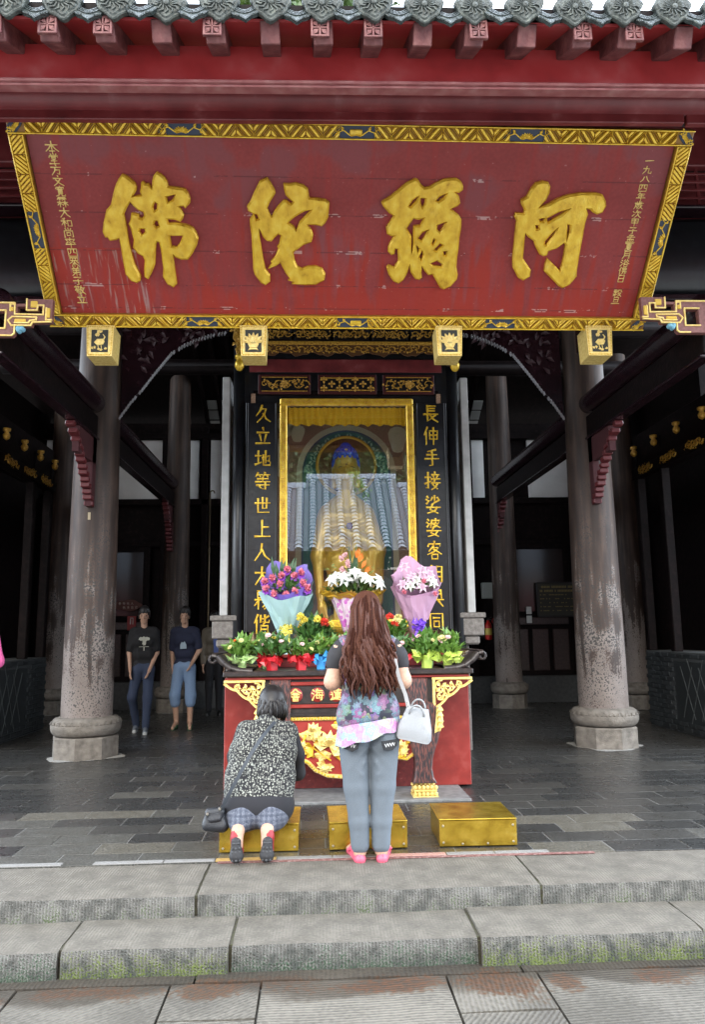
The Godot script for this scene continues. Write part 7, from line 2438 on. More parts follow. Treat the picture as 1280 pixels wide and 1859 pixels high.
	for i in 40:
		var a := r.randf_range(0.2, PI - 0.2)
		var y := r.randf_range(1.12, 1.3)
		leaf(st, v(cos(a) * 0.18, y, sin(a) * 0.10 + 0.0), around(r), v(cos(a), 0, sin(a)), 0.05, 0.012, 0.2, 0.1)
	put(o, "embroidery", st, mat("embroidery_rose", lin(0.42, 0.14, 0.18), 0.7))
	# trousers
	var grey := cloth("grey_marl", Color(0.125, 0.148, 0.172), 0.45)
	var low2 := [bn(-0.078, 0.80, 0.0, 0.105, 0.078, 0.80, 0.0, 0.105), bn(-0.082, 0.72, 0.025, 0.098, -0.085, 0.69, 0.025, 0.095), bn(0.082, 0.72, 0.025, 0.098, 0.085, 0.69, 0.025, 0.095)]
	for s in [-1.0, 1.0]:
		limb(low2, [v(s * 0.094, 0.70, 0.0), v(s * 0.082, 0.42, 0.005), v(s * 0.068, 0.22, 0.012), v(s * 0.064, 0.085, 0.012)], [0.098, 0.077, 0.062, 0.056])
		for k in 6:
			low2.append(bn(s * (0.025 + 0.012 * k), 0.66 - 0.09 * k, 0.082 - 0.009 * k, 0.010, s * (0.12 - 0.01 * k), 0.54 - 0.085 * k, 0.068 - 0.009 * k, 0.009))
			low2.append(bn(s * (0.13 - 0.008 * k), 0.60 - 0.09 * k, 0.05 - 0.006 * k, 0.009, s * (0.05 + 0.01 * k), 0.50 - 0.08 * k, 0.078 - 0.010 * k, 0.008))
	put(o, "trousers", blob(low2, 0.010, 0.018), grey)
	for s in [-1.0, 1.0]:
		st = new_st()
		prism(st, poly([-0.055, 0.03, 0.055, 0.026, 0.05, -0.012, 0.015, -0.034, -0.045, -0.022]), 0.0, 0.006, Transform3D(), 0.002)
		var pk := put(o, "pocket_patch", st, mat("pocket_black", lin(0.014, 0.014, 0.016), 0.7), Transform3D(Basis(Vector3.UP, s * 0.42) * Basis(Vector3.BACK, s * 0.10), v(s * 0.118, 0.678, 0.112)))
		st = new_st()
		for i in 4:
			stroke(st, PackedVector2Array([Vector2(-0.035 + i * 0.018, 0.01), Vector2(-0.028 + i * 0.018, -0.008), Vector2(-0.022 + i * 0.018, 0.008)]), 0.0028, 0.003, Transform3D(Basis(), v(0, 0, 0.006)))
		put(pk, "white_print", st, mat("print_white", lin(0.7, 0.7, 0.7), 0.8))
		# pink sandals: sole and straps round the heel
		var g := group_node(o, "sandal")
		put(g, "sole", blob([[v(s * 0.066, 0.008, 0.035), 0.036, v(s * 0.10, 0.008, -0.16), 0.042]], 0.011, 0.01), mat("sandal_pink", lin(0.62, 0.10, 0.16), 0.5))
		st = new_st()
		st.set_smooth_group(0)
		var strap := []
		for i in 13:
			var a := PI * (0.02 + 0.96 * i / 12.0)
			strap.append(v(s * 0.068 + cos(a) * 0.047 * s, 0.030 + 0.022 * absf(cos(a)), 0.012 + sin(a) * 0.045 - absf(cos(a)) * 0.05))
		tube(st, strap, [0.009], 6)
		tube(st, [v(s * 0.055, 0.03, -0.08), v(s * 0.085, 0.07, -0.09), v(s * 0.135, 0.03, -0.08)], [0.011], 6)
		put(g, "strap", st, mats["sandal_pink"])
	# the white handbag over her shoulder
	var bag := thing("handbag", "white woven leather handbag hanging at the standing woman's right hip", "handbag", Vector3(0.215, 0.70, -4.79))
	bag.rotation = v(0, -0.25, -0.18)
	var leather := tmat("white_leather", [[0.0, lin(0.30, 0.31, 0.32)], [1.0, lin(0.50, 0.51, 0.52)]], 0.05, 0.11, 0.38, 0.35, 0.14, 0.0, 2, false)
	st = new_st()
	st.set_smooth_group(0)
	var rings := []
	for q in [[0.0, 0.098, 0.052], [0.02, 0.110, 0.060], [0.08, 0.103, 0.055], [0.14, 0.084, 0.038], [0.185, 0.070, 0.022], [0.20, 0.066, 0.012]]:
		var ring := []
		for i in 25:
			var a := TAU * i / 24.0
			ring.append(v(signf(cos(a)) * pow(absf(cos(a)), 0.45) * q[1], q[0], signf(sin(a)) * pow(absf(sin(a)), 0.6) * q[2] * (1.0 - 0.12 * absf(cos(a * 2.0)))))
		rings.append(ring)
	for i in rings.size() - 1:
		ribbon(st, rings[i], rings[i + 1])
	for i in 24:
		tri(st, v(0, 0, 0), rings[0][i], rings[0][i + 1])
	put(bag, "bag_body", st, leather)
	for z in [-0.018, 0.026]:
		st = new_st()
		st.set_smooth_group(0)
		var pts := []
		for i in 11:
			var a := PI * i / 10.0
			pts.append(v(cos(a) * 0.045, 0.185 + sin(a) * 0.062 - (0.03 if z > 0 else 0.0), z + (0.03 * sin(a) if z > 0 else 0.0)))
		tube(st, pts, [0.006], 6)
		put(bag, "handle", st, leather)
	st = new_st()
	st.set_smooth_group(0)
	var a1 := []
	var b1 := []
	for q in [[-0.055, 0.185, 0.01], [-0.085, 0.26, 0.02], [-0.14, 0.36, 0.045], [-0.17, 0.44, 0.06], [-0.20, 0.52, 0.035]]:
		a1.append(v(q[0] - 0.012, q[1], q[2]))
		b1.append(v(q[0] + 0.012, q[1] + 0.006, q[2] + 0.002))
	ribbon(st, a1, b1)
	put(bag, "strap", st, mat("strap_white", lin(0.42, 0.42, 0.43), 0.45))
	st = new_st()
	for i in 5:
		box(st, v(-0.058 - 0.004 * i, 0.185 + i * 0.011, 0.012), v(0.008, 0.013, 0.006), 0.002, Basis(Vector3.BACK, 0.3) * Basis(Vector3.UP, (i % 2) * 1.2))
	put(bag, "chain", st, mat("steel", lin(0.5, 0.48, 0.42), 0.25, 0.9))

func dotted_cloth() -> StandardMaterial3D:
	var n := 384
	var im := Image.create(n, n, false, Image.FORMAT_RGB8)
	im.fill(lin(0.012, 0.012, 0.014))
	var r := RandomNumberGenerator.new()
	r.seed = 4
	for i in 484:
		var c := Vector2((i % 22) + 0.5 + r.randf_range(-0.45, 0.45), (i / 22) + 0.5 + r.randf_range(-0.45, 0.45)) * n / 22.0
		var rad := r.randf_range(3.8, 7.2)
		var col := lin(0.46, 0.47, 0.41).darkened(r.randf() * 0.2)
		for y in range(int(c.y - rad), int(c.y + rad) + 1):
			for x in range(int(c.x - rad), int(c.x + rad) + 1):
				var d := Vector2(x, y).distance_to(c)
				if d < rad:
					im.set_pixel(posmod(x, n), posmod(y, n), col if d < rad - 1.5 else col.darkened(0.45))
	var m := img_mat("dotted_cloth", im, 0.85)
	m.uv1_triplanar = true
	m.uv1_scale = Vector3.ONE * 3.0
	return m

func kneeling_woman() -> void:
	var skin: Material = mats["skin"]
	var o := thing("person", "woman kneeling with bowed head, short black hair and speckled black and white vest", "person", Vector3(-0.735, 0.004, -5.0), "worshippers at the altar")
	var b := [bn(0.045, 0.74, -0.19, 0.055, 0.06, 0.80, -0.235, 0.05), bn(0.045, 0.74, -0.19, 0.05, -0.01, 0.3, -0.06, 0.06)]
	for s in [-1.0, 1.0]:
		b.append_array(hand_bones(v(0.04 + s * 0.02, 0.62, -0.46), v(0, 1, -0.4), v(0, 0.3, 1), v(-s, 0, 0), 0.95))
		limb(b, [v(0.03 + s * 0.20, 0.44, -0.30), v(0.04 + s * 0.03, 0.61, -0.45)], [0.04, 0.03])
		limb(b, [v(0.035 + s * 0.14, 0.70, -0.19), v(0.03 + s * 0.20, 0.46, -0.28)], [0.04, 0.035])
		limb(b, [v(0.0, 0.70, -0.18), v(0.035 + s * 0.14, 0.70, -0.19)], [0.04, 0.04])
		limb(b, [v(-0.01, 0.3, -0.06), v(-0.015 + s * 0.12, 0.255, -0.38), v(-0.03 + s * 0.088, 0.215, -0.10)], [0.05, 0.045, 0.04])
		limb(b, [v(-0.03 + s * 0.088, 0.215, -0.10), v(-0.028 + s * 0.088, 0.185, 0.12)], [0.045, 0.036])
		b.append([v(-0.028 + s * 0.088, 0.17, 0.13), 0.036, v(-0.028 + s * 0.088, 0.10, 0.16), 0.034])
	put(o, "body", blob(b, 0.0115, 0.025), skin)
	head(o, Transform3D(Basis(Vector3.UP, PI) * Basis(Vector3.RIGHT, 0.62).scaled(v(0.92, 0.92, 0.92)), v(0.066, 0.858, -0.265)), skin, mats["black_hair"], false)
	# short hair combed from the crown, strand by strand
	var r := RandomNumberGenerator.new()
	r.seed = 12
	var st := new_st()
	st.set_smooth_group(0)
	var crown := v(0.066, 0.925, -0.24)
	for i in 150:
		var a := r.randf() * TAU
		var el := r.randf_range(-0.2, 1.3)
		var d := v(cos(a) * cos(el), sin(el), sin(a) * cos(el))
		var mid := v(0.067, 0.862, -0.25) + d * 0.086
		var end := v(0.067, 0.838, -0.25) + v(d.x, -0.52 - 0.25 * r.randf(), d.z * 0.9).normalized() * r.randf_range(0.088, 0.104)
		if d.z > 0.2:
			end.y = maxf(end.y, 0.80)
		tube(st, [crown.lerp(mid, 0.35) + d * 0.035, mid + d * 0.006, mid.lerp(end, 0.6) + v(d.x, 0, d.z) * 0.012, end], [0.010, 0.012, 0.009, 0.003], 5)
	put(o, "hair_strands", st, mats["black_hair"])
	# speckled vest with a plain black band, black sleeves
	var vest := [bn(-0.095, 0.725, -0.17, 0.070, 0.175, 0.715, -0.17, 0.068), bn(0.04, 0.77, -0.18, 0.06, 0.04, 0.79, -0.19, 0.055), bn(-0.095, 0.60, -0.12, 0.11, 0.135, 0.60, -0.12, 0.105), bn(-0.105, 0.46, -0.08, 0.12, 0.11, 0.46, -0.08, 0.12), bn(-0.105, 0.355, -0.04, 0.118, 0.10, 0.355, -0.04, 0.118)]
	put(o, "vest", blob(vest, 0.0125, 0.05), dotted_cloth())
	put(o, "waistband", blob([bn(-0.105, 0.30, -0.03, 0.118, 0.095, 0.30, -0.03, 0.118), bn(-0.105, 0.285, -0.028, 0.118, 0.095, 0.285, -0.028, 0.118)], 0.0125, 0.04), mat("knit_black", lin(0.014, 0.014, 0.018), 0.85))
	var sl := []
	for s in [-1.0, 1.0]:
		sl = []
		limb(sl, [v(0.035 + s * 0.155, 0.70, -0.19), v(0.03 + s * 0.20, 0.56, -0.22), v(0.03 + s * 0.205, 0.44, -0.27), v(0.04 + s * 0.09, 0.55, -0.40)], [0.055, 0.05, 0.048, 0.042])
		put(o, "sleeve", blob(sl, 0.013, 0.03), mats["knit_black"])
	# checked trousers: hips low on the heels, thighs forward, shins on the box
	var n := 256
	var im := Image.create(n, n, false, Image.FORMAT_RGB8)
	var nz := noise(0.09, FastNoiseLite.TYPE_SIMPLEX_SMOOTH, 3, 6)
	for y in n:
		for x in n:
			var g := nz.get_noise_2d(x, y)
			var k := 0.5 + 0.5 * sin(x * TAU / 32.0 + g) * 0.6 + 0.25 * sin(x * TAU / 8.0)
			var q := 0.5 + 0.5 * sin(y * TAU / 32.0 + g) * 0.6 + 0.25 * sin(y * TAU / 8.0)
			im.set_pixel(x, y, lin(0.035, 0.042, 0.065).lerp(lin(0.26, 0.275, 0.31), clampf((k + q) * 0.5 - 0.18 + g * 0.45, 0, 1)))
	var check := img_mat("checked_cloth", im, 0.85)
	check.uv1_triplanar = true
	check.uv1_scale = Vector3.ONE * 4.0
	var low := [bn(-0.10, 0.265, -0.02, 0.112, 0.085, 0.265, -0.02, 0.112), bn(-0.10, 0.245, 0.015, 0.10, -0.10, 0.24, 0.0, 0.10), bn(0.082, 0.245, 0.015, 0.10, 0.082, 0.24, 0.0, 0.10)]
	for s in [-1.0, 1.0]:
		limb(low, [v(-0.01 + s * 0.10, 0.28, -0.05), v(-0.015 + s * 0.12, 0.275, -0.40)], [0.10, 0.075])
		limb(low, [v(-0.015 + s * 0.12, 0.245, -0.40), v(-0.02 + s * 0.105, 0.23, -0.05), v(-0.028 + s * 0.09, 0.20, 0.085)], [0.068, 0.056, 0.05])
	put(o, "trousers", blob(low, 0.0125, 0.03), check)
	# shoes: toes on the floor, soles towards the viewer, red heels
	for s in [-1.0, 1.0]:
		var g := group_node(o, "shoe", Transform3D(Basis(Vector3.BACK, -s * 0.04), v(-0.028 + s * 0.088, 0.0, 0.17)))
		put(g, "sole", blob([bn(0, 0.045, 0.005, 0.036, 0, 0.125, -0.006, 0.032), bn(-0.012, 0.05, 0.008, 0.03, 0.012, 0.05, 0.008, 0.03)], 0.0105, 0.02), mat("rubber_black", lin(0.022, 0.022, 0.024), 0.7))
		put(g, "upper", blob([bn(0, 0.145, -0.03, 0.036, 0, 0.17, -0.035, 0.033), bn(0, 0.05, -0.04, 0.04, 0, 0.14, -0.04, 0.036)], 0.0105, 0.02), mat("shoe_red", lin(0.26, 0.012, 0.02), 0.5))
		st = new_st()
		for j in 4:
			for i in 3:
				box(st, v((i - 1) * 0.021, 0.03 + j * 0.022, 0.040 - absf(i - 1) * 0.006 - j * 0.002), v(0.016, 0.016, 0.012), 0.005)
		for j in 2:
			box(st, v(0, 0.122 + j * 0.016, 0.022 - j * 0.008), v(0.05, 0.011, 0.012), 0.004)
		put(g, "tread", st, mat("tread_grey", lin(0.05, 0.05, 0.052), 0.8))
	# her black shoulder bag
	var bag := thing("shoulder_bag", "small black leather shoulder bag resting beside the kneeling woman's hip", "handbag", Vector3(-1.0, 0.165, -4.95))
	bag.scale = v(1.0, 1.12, 1.1)
	var leather := tmat("black_leather", [[0.0, lin(0.012, 0.013, 0.016)], [1.0, lin(0.030, 0.032, 0.038)]], 0.2, 0.03, 0.35, 0.3, 0.06, 0.0, 3, false)
	put(bag, "bag_body", blob([bn(-0.045, 0.035, 0, 0.035, 0.05, 0.03, 0, 0.038), bn(-0.03, 0.09, 0, 0.03, 0.035, 0.095, 0, 0.03)], 0.011, 0.04), leather)
	put(bag, "flap", blob([bn(-0.035, 0.10, 0.012, 0.026, 0.04, 0.105, 0.012, 0.026), bn(-0.02, 0.065, 0.032, 0.014, 0.03, 0.07, 0.032, 0.014)], 0.010, 0.03), leather)
	st = new_st()
	st.set_smooth_group(0)
	var a := []
	var c := []
	for q in [[0.035, 0.115, 0.02], [0.065, 0.155, 0.05], [0.11, 0.235, 0.062], [0.17, 0.33, 0.045], [0.225, 0.415, 0.010], [0.285, 0.49, -0.045], [0.325, 0.53, -0.10], [0.36, 0.56, -0.16]]:
		a.append(v(q[0] - 0.009, q[1] + 0.006, q[2] + 0.012))
		c.append(v(q[0] + 0.009, q[1] - 0.006, q[2] + 0.012))
	ribbon(st, a, c)
	put(bag, "strap", st, mat("strap_slate", lin(0.035, 0.042, 0.052), 0.5))
	st = new_st()
	for q in [[0.035, 0.125], [-0.04, 0.10]]:
		lathe(st, [Vector2(0, 0.006), Vector2(0.008, 0.005), Vector2(0.010, 0)], 10, Transform3D(Basis(Vector3.RIGHT, PI / 2), v(q[0], q[1], 0.042)))
	put(bag, "stud", st, mats["steel"])

# ---------------------------------------------------------------- small things in the hall

func small_things() -> void:
	var st: SurfaceTool
	var o := thing("fire_extinguisher", "red fire extinguisher with yellow label hanging beside the inner column", "fire extinguisher", Vector3(2.79, 1.18, -14.0))
	st = new_st()
	st.set_smooth_group(0)
	lathe(st, [Vector2(0, 0), Vector2(0.062, 0.004), Vector2(0.066, 0.02), Vector2(0.066, 0.26), Vector2(0.055, 0.30), Vector2(0.026, 0.325), Vector2(0.024, 0.35), Vector2(0, 0.352)], 16)
	put(o, "cylinder_body", st, mat("extinguisher_red", lin(0.52, 0.02, 0.015), 0.3))
	st = new_st()
	st.set_smooth_group(0)
	lathe(st, [Vector2(0.0668, 0.09), Vector2(0.0668, 0.21)], 16)
	put(o, "paper_label", st, mat("label_yellow", lin(0.62, 0.48, 0.10), 0.6))
	st = new_st()
	box(st, v(0, 0.375, 0), v(0.03, 0.05, 0.03), 0.005)
	box(st, v(0.03, 0.40, 0), v(0.10, 0.014, 0.02), 0.004, Basis(Vector3.BACK, 0.3))
	put(o, "valve", st, mats["shoe_black"])
	st = new_st()
	st.set_smooth_group(0)
	tube(st, [v(0.02, 0.37, 0.01), v(0.09, 0.36, 0.02), v(0.10, 0.25, 0.02), v(0.075, 0.12, 0.02)], [0.011], 8)
	put(o, "hose", st, mats["shoe_black"])
	st = new_st()
	st.set_smooth_group(0)
	lathe(st, [Vector2(0, 0.02), Vector2(0.05, 0.016), Vector2(0.055, 0)], 16, Transform3D(Basis(Vector3.RIGHT, PI / 2), v(0.12, 0.34, 0)))
	put(o, "round_dial", st, mats["extinguisher_red"])
	st = new_st()
	box(st, v(0, 0.18, -0.30), v(0.05, 0.30, 0.46), 0.006)
	put(o, "wall_hook", st, mats["shoe_black"])
	o = thing("electrical_box", "pale grey electrical box on the wall above the fire extinguisher", "electrical box", Vector3(2.93, 1.95, -14.46))
	st = new_st()
	box(st, v(0, 0.15, 0), v(0.27, 0.30, 0.12), 0.008)
	put(o, "case", st, mat("grey_enamel", lin(0.30, 0.31, 0.28), 0.5))
	st = new_st()
	box(st, v(0, 0.15, 0.063), v(0.25, 0.28, 0.008), 0.004)
	put(o, "door", st, mats["grey_enamel"])
	st = new_st()
	box(st, v(0.09, 0.14, 0.07), v(0.02, 0.02, 0.012), 0.004)
	put(o, "latch", st, mats["shoe_black"])
	for i in 2:
		o = thing("wall_switch", ["upper white wall switch beside the dark notice board", "lower white wall switch beside the dark notice board"][i], "switch", Vector3(3.70, 1.72 - 0.17 * i, -14.50), "white wall switches")
		st = new_st()
		box(st, v(0, 0, 0), v(0.10, 0.14, 0.02), 0.004)
		put(o, "plate", st, mat("switch_white", lin(0.6, 0.6, 0.58), 0.5))
		st = new_st()
		box(st, v(0, 0, 0.013), v(0.05, 0.08, 0.01), 0.003)
		put(o, "rocker", st, mats["switch_white"])
	o = thing("notice_board", "dark notice board with rows of gold writing on the back wall", "notice board", Vector3(4.36, 1.60, -14.48))
	st = new_st()
	box(st, v(0, 0.32, 0), v(0.96, 0.64, 0.03), 0.005)
	put(o, "board", st, mat("board_olive", lin(0.03, 0.03, 0.018), 0.5))
	for e in [[0, 0.0, 1.0, 0.03], [0, 0.64, 1.0, 0.03], [-0.49, 0.32, 0.03, 0.61], [0.49, 0.32, 0.03, 0.61]]:
		st = new_st()
		box(st, v(e[0], e[1], 0.008), v(e[2], e[3], 0.04), 0.006)
		put(o, "frame_side", st, mats["shoe_black"])
	st = new_st()
	var r := RandomNumberGenerator.new()
	r.seed = 19
	for j in 7:
		for i in 30:
			if r.randf() < (0.9 if j < 2 else 0.55):
				box(st, v(-0.43 + i * 0.029, 0.56 - j * 0.075, 0.017), v(0.020, 0.042 if j < 2 else 0.018, 0.004))
	put(o, "gold_writing", st, mat("writing_gold", lin(0.26, 0.20, 0.06), 0.5))
	o = thing("wall_sign", "small brown cloud-shaped sign with pale writing on the back wall", "sign", Vector3(-3.88, 1.80, -14.52))
	st = new_st()
	var p := PackedVector2Array()
	for i in 28:
		var a := TAU * i / 28.0
		p.append(Vector2(cos(a) * 0.26 * (1 + 0.07 * cos(a * 6.0)), 0.10 + sin(a) * 0.10 * (1 + 0.12 * cos(a * 5.0))))
	prism(st, p, 0.0, 0.02, Transform3D(), 0.004)
	put(o, "sign_board", st, mat("sign_brown", lin(0.12, 0.04, 0.03), 0.6))
	for j in 2:
		for i in 4:
			glyph(o, "sign_character", ["善", "待", "他", "人", "快", "乐", "自", "己"][j * 4 + i], Transform3D(Basis(), v(-0.14 + i * 0.075 + j * 0.08, 0.135 - j * 0.075, 0.0205)), Vector2(0.05, 0.05), 0.004, 0.003, mat("sign_pale", lin(0.5, 0.4, 0.34), 0.7))
	o = thing("safety_sign", "small red and white safety sign below the cloud-shaped sign", "sign", Vector3(-3.80, 1.44, -14.53))
	st = new_st()
	box(st, v(0, 0.13, 0), v(0.16, 0.26, 0.012), 0.003)
	put(o, "sign_plate", st, mat("sign_red", lin(0.36, 0.03, 0.03), 0.5))
	st = new_st()
	box(st, v(-0.02, 0.16, 0.008), v(0.02, 0.10, 0.006), 0.002)
	box(st, v(0.025, 0.165, 0.008), v(0.012, 0.11, 0.006), 0.002)
	box(st, v(0, 0.225, 0.008), v(0.06, 0.012, 0.006), 0.002)
	put(o, "sign_symbol", st, mats["switch_white"])
	o = thing("hooked_pole", "tall thin brass pole with a hook standing left of the shrine", "pole", Vector3(-2.26, 0.004, -13.62))
	st = new_st()
	st.set_smooth_group(0)
	tube(st, [v(0, 0, 0), v(0, 2.0, 0), v(0, 3.85, 0)], [0.014], 8)
	put(o, "rod", st, mat("pole_brass", lin(0.16, 0.12, 0.07), 0.35, 0.5))
	st = new_st()
	st.set_smooth_group(0)
	var hook := []
	for i in 9:
		var a := PI * i / 8.0
		hook.append(v(0.04 - cos(a) * 0.04, 3.85 + sin(a) * 0.05, 0))
	tube(st, hook, [0.012], 8)
	put(o, "hook", st, mats["pole_brass"])
	for s in [-1.0, 1.0]:
		side_shrine(s)

# A dark carved shrine along the side wall, seen edge-on: brick base, posts, beam with gilt finials, gilt leaf curtain round an arch.
func side_shrine(s: float) -> void:
	var z0 := -8.6 if s > 0 else -9.6
	var z1 := -11.0 if s > 0 else -11.8
	var o := thing("side_shrine", "dark carved side shrine on a brick base along the %s wall" % ("right" if s > 0 else "left"), "shrine", Vector3(s * 4.55, 0.004, (z0 + z1) / 2), "side shrines")
	var l := z0 - z1
	var st := new_st()
	box(st, v(s * 0.1, 0.52, 0), v(0.5, 1.04, l), 0.01)
	put(o, "base", st, mat("brick_mortar", lin(0.05, 0.054, 0.055), 0.9))
	var brick := box_mesh(v(0.02, 0.052, 0.20), 0.004)
	var bm := [mat("brick_dark", lin(0.022, 0.026, 0.028), 0.6), mat("brick_slate", lin(0.032, 0.036, 0.038), 0.6)]
	for j in 16:
		for i in int(l / 0.21):
			var z := -l / 2 + 0.105 + i * 0.21 + (0.1 if j % 2 else 0.0)
			var inside := absf(z - 0.25) < 0.62 and j > 1 and j < 15
			if z > l / 2 - 0.1 or inside:
				continue
			put(o, "brick", brick, bm[(i * 3 + j * 5) % 2], Transform3D(Basis(), v(-s * 0.155, 0.06 + j * 0.062, z)))
	st = new_st()
	box(st, v(-s * 0.152, 0.53, 0.25), v(0.02, 0.78, 1.14), 0.004)
	put(o, "tile_panel", st, mats["brick_dark"])
	st = new_st()
	for i in range(-4, 5):
		for d in [-1.0, 1.0]:
			var c := v(-s * 0.163, 0.53, 0.25 + i * 0.24)
			if absf(i * 0.24) < 0.45:
				box(st, c, v(0.006, 0.95 if absf(i) < 1 else 0.72, 0.006), 0.0, Basis(Vector3.RIGHT, d * 0.45))
	put(o, "diamond_joints", st, mat("joint_pale", lin(0.09, 0.10, 0.10), 0.8))
	for t in [-0.5, -0.16, 0.5]:
		st = new_st()
		box(st, v(-s * 0.08, 2.52, t * (l - 0.12)), v(0.12, 2.96, 0.12), 0.01)
		put(o, "post", st, mats["dark_wood"])
	st = new_st()
	box(st, v(-s * 0.10, 3.62, 0), v(0.14, 0.16, l), 0.01)
	box(st, v(-s * 0.06, 3.95, 0), v(0.12, 0.5, l - 0.02), 0.01)
	put(o, "beam", st, mats["dark_wood"])
	st = new_st()
	box(st, v(s * 0.32, 3.95, 0), v(0.06, 0.5, l), 0.0)
	put(o, "back_board", st, mats["dark_wood"])
	for i in 4:
		st = new_st()
		st.set_smooth_group(0)
		lathe(st, [Vector2(0, -0.09), Vector2(0.04, -0.06), Vector2(0.05, -0.02), Vector2(0.025, 0.02), Vector2(0.05, 0.04), Vector2(0.05, 0.07), Vector2(0, 0.075)], 10, Transform3D(Basis(), v(-s * 0.2, 3.94, lerpf(-l * 0.42, l * 0.42, i / 3.0))))
		put(o, "gilt_finial", st, mats["old_gold"])
	for i in 3:
		st = new_st()
		scrollwork(st, 0.42, 0.16, 400 + i, 1.0)
		put(o, "gilt_panel", st, mats["old_gold"], Transform3D(Basis(Vector3.UP, -s * PI / 2), v(-s * 0.175, 3.63, (i - 1) * l * 0.3)))

# ---------------------------------------------------------------- across the courtyard, behind the viewer: what the glass mirrors

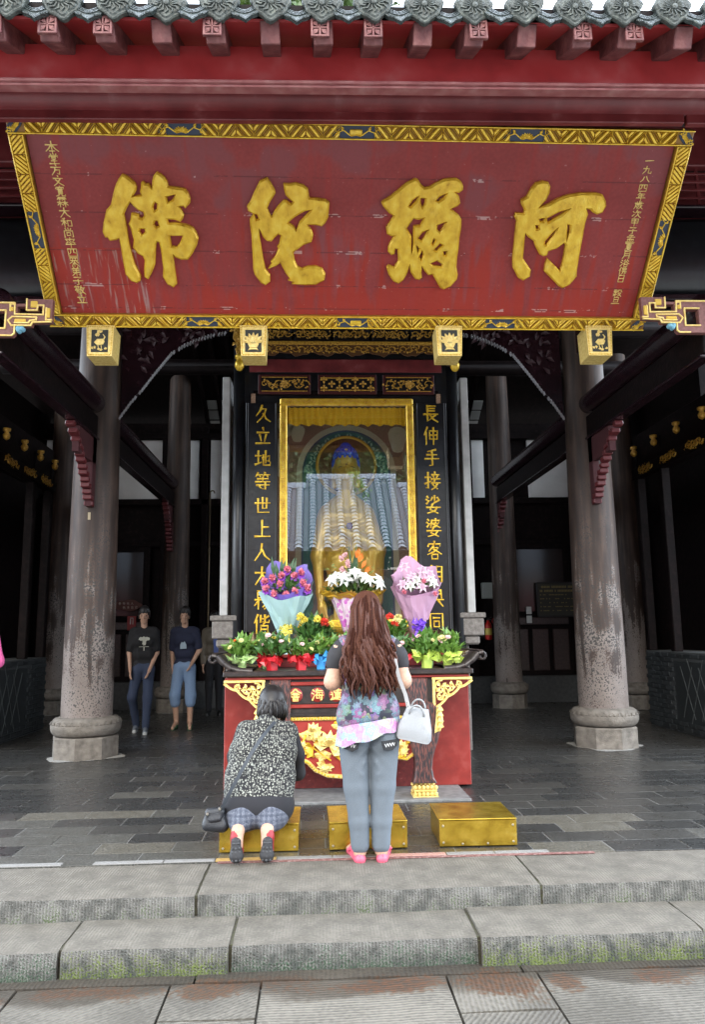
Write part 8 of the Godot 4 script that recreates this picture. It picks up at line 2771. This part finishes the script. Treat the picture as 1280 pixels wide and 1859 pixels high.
func opposite_side() -> void:
	var o := thing("gate_hall", "grey tiled gate hall across the courtyard, mirrored in the shrine glass", "building", Vector3(0, -0.28, 9.8))
	var st := new_st()
	box(st, v(0, 2.0, 2.4), v(26, 4.0, 0.3))
	put(o, "wall", st, mats["maroon_paint"])
	var slope := v(0, 2.95, 3.6)
	var blue := tmat("roof_tile", [[0.0, lin(0.10, 0.12, 0.14)], [0.5, lin(0.30, 0.33, 0.37)], [1.0, lin(0.50, 0.53, 0.57)]], 1.2, 0.02, 0.6, 0.4, 0.05)
	for part in [[-13.0, -0.72, 0.0], [-0.72, 2.96, 0.75], [2.96, 13.0, 0.0]]:
		var g := group_node(o, "roof", Transform3D(Basis(), v(0, 4.45, -0.6)))
		var up: Vector3 = slope + slope.normalized() * part[2]
		st = new_st()
		quad(st, v(part[0], 0, 0), v(part[1], 0, 0), v(part[1], 0, 0) + up, v(part[0], 0, 0) + up)
		quad(st, v(part[0], 0, 2.0 * up.z), v(part[1], 0, 2.0 * up.z), v(part[1], 0, 0) + up, v(part[0], 0, 0) + up)
		put(g, "roof_bed", st, mat("roof_gap", lin(0.12, 0.13, 0.145), 0.8))
		var row := new_st()
		row.set_smooth_group(0)
		var n := 22 if part[2] > 0 else 19
		var d: Vector3 = up / n
		var nrm := v(0, up.z, -up.y).normalized()
		for i in n:
			for k in 7:
				var a0 := PI * k / 7.0
				var a1 := PI * (k + 1) / 7.0
				var f := func(a: float, q: float, rad: float) -> Vector3:
					return v(cos(a) * rad, 0, 0) + nrm * sin(a) * rad + d * q
				quad(row, f.call(a0, i, 0.175), f.call(a1, i, 0.175), f.call(a1, i + 1.0, 0.13), f.call(a0, i + 1.0, 0.13))
		row.generate_normals()
		var mesh := row.commit()
		var count := int((part[1] - part[0]) / 0.46)
		for i in count:
			put(g, "cover_tile_row", mesh, blue, Transform3D(Basis(), v(part[0] + (i + 0.5) * (part[1] - part[0]) / count, 0, 0)))
		st = new_st()
		box(st, v((part[0] + part[1]) / 2, up.y + 0.05, up.z), v(part[1] - part[0], 0.24, 0.3), 0.03)
		put(g, "ridge", st, blue)
	for x in [-9.0, -5.0, -1.8, 1.8, 5.0, 9.0]:
		st = new_st()
		st.set_smooth_group(0)
		tube(st, [v(x, 0, 0.5), v(x, 4.6, 0.5)], [0.18], 12)
		put(o, "pillar", st, mats["maroon_paint"])
	# a little weed growing on that roof
	var w := thing("roof_weed", "sprig of green weed growing on the opposite tiled roof", "plant", Vector3(1.05, 6.55, 11.75))
	var r := RandomNumberGenerator.new()
	r.seed = 71
	st = new_st()
	for i in 130:
		var t := r.randf()
		leaf(st, v(t * 0.5 + r.randf_range(-0.2, 0.2), 0.9 - t * 1.1 + r.randf_range(-0.2, 0.2), -0.35 - t * 0.75), around(r), around(r), 0.16, 0.07, 0.3, 0.2)
	put(w, "leaves", st, leaf_mat("weed_green", lin(0.14, 0.26, 0.05)))
	st = new_st()
	tube(st, [v(0, 0.2, 0.2), v(0.1, 0.7, -0.4), v(0.5, -0.2, -1.1)], [0.02], 5)
	put(w, "stem", st, mats["dark_wood"])
	# tall trees behind it, added to keep bright sky out of the glass reflection
	var spots := [[-10.5, 19.0, 11.0], [-6.5, 18.5, 12.0], [-3.2, 19.0, 11.5], [-0.4, 18.0, 11.6], [2.3, 18.8, 12.0], [5.6, 19.0, 11.4], [10.0, 19.5, 11.8]]
	var names := ["first", "second", "third", "fourth", "fifth", "sixth", "seventh"]
	for i in spots.size():
		var q: Array = spots[i]
		var t := thing("tree", "added dark tree behind the gate hall, %s from the west end" % names[i], "tree", Vector3(q[0], -0.28, q[1]), "added trees behind the gate hall")
		tree_parts(t, q[2], 2.6, 900 + i)
	# a tree that rises behind the hall; a few of its leaves show past the eave tiles
	var t2 := thing("tree", "light green tree behind the temple roof, leaves showing between eave tiles", "tree", Vector3(-0.5, -0.2, -19.0), "trees behind the temple")
	tree_parts(t2, 21.5, 3.0, 950)

func tree_parts(t: Node3D, tall: float, wide: float, sd: int) -> void:
	var r := RandomNumberGenerator.new()
	r.seed = sd
	var st := new_st()
	st.set_smooth_group(0)
	tube(st, [v(0, 0, 0), v(0.1, tall * 0.35, 0.05), v(-0.1, tall * 0.7, 0), v(0, tall * 0.92, 0.1)], [0.32, 0.24, 0.14, 0.05], 9)
	var clumps := []
	for i in 70:
		var h := tall * r.randf_range(0.45, 0.97)
		var a := r.randf() * TAU
		var rad := wide * r.randf_range(0.15, 0.95) * (1.1 - 0.5 * h / tall)
		var c := v(cos(a) * rad, h, sin(a) * rad)
		clumps.append(c)
		tube(st, [v(0, h - rad * 0.8, 0), c], [0.08, 0.02], 5)
	put(t, "trunk", st, mat("bark", lin(0.07, 0.055, 0.04), 0.9))
	st = new_st()
	for c in clumps:
		var size := r.randf_range(0.8, 1.5)
		for i in 150:
			var d := around(r) * size * pow(r.randf(), 0.4)
			leaf(st, c + d * v(1, 0.75, 1), around(r) + v(0, -0.2, 0), around(r), r.randf_range(0.26, 0.46), 0.22, 0.2, 0.1)
	put(t, "crown", st, leaf_mat("tree_leaf", lin(0.055, 0.10, 0.03)))
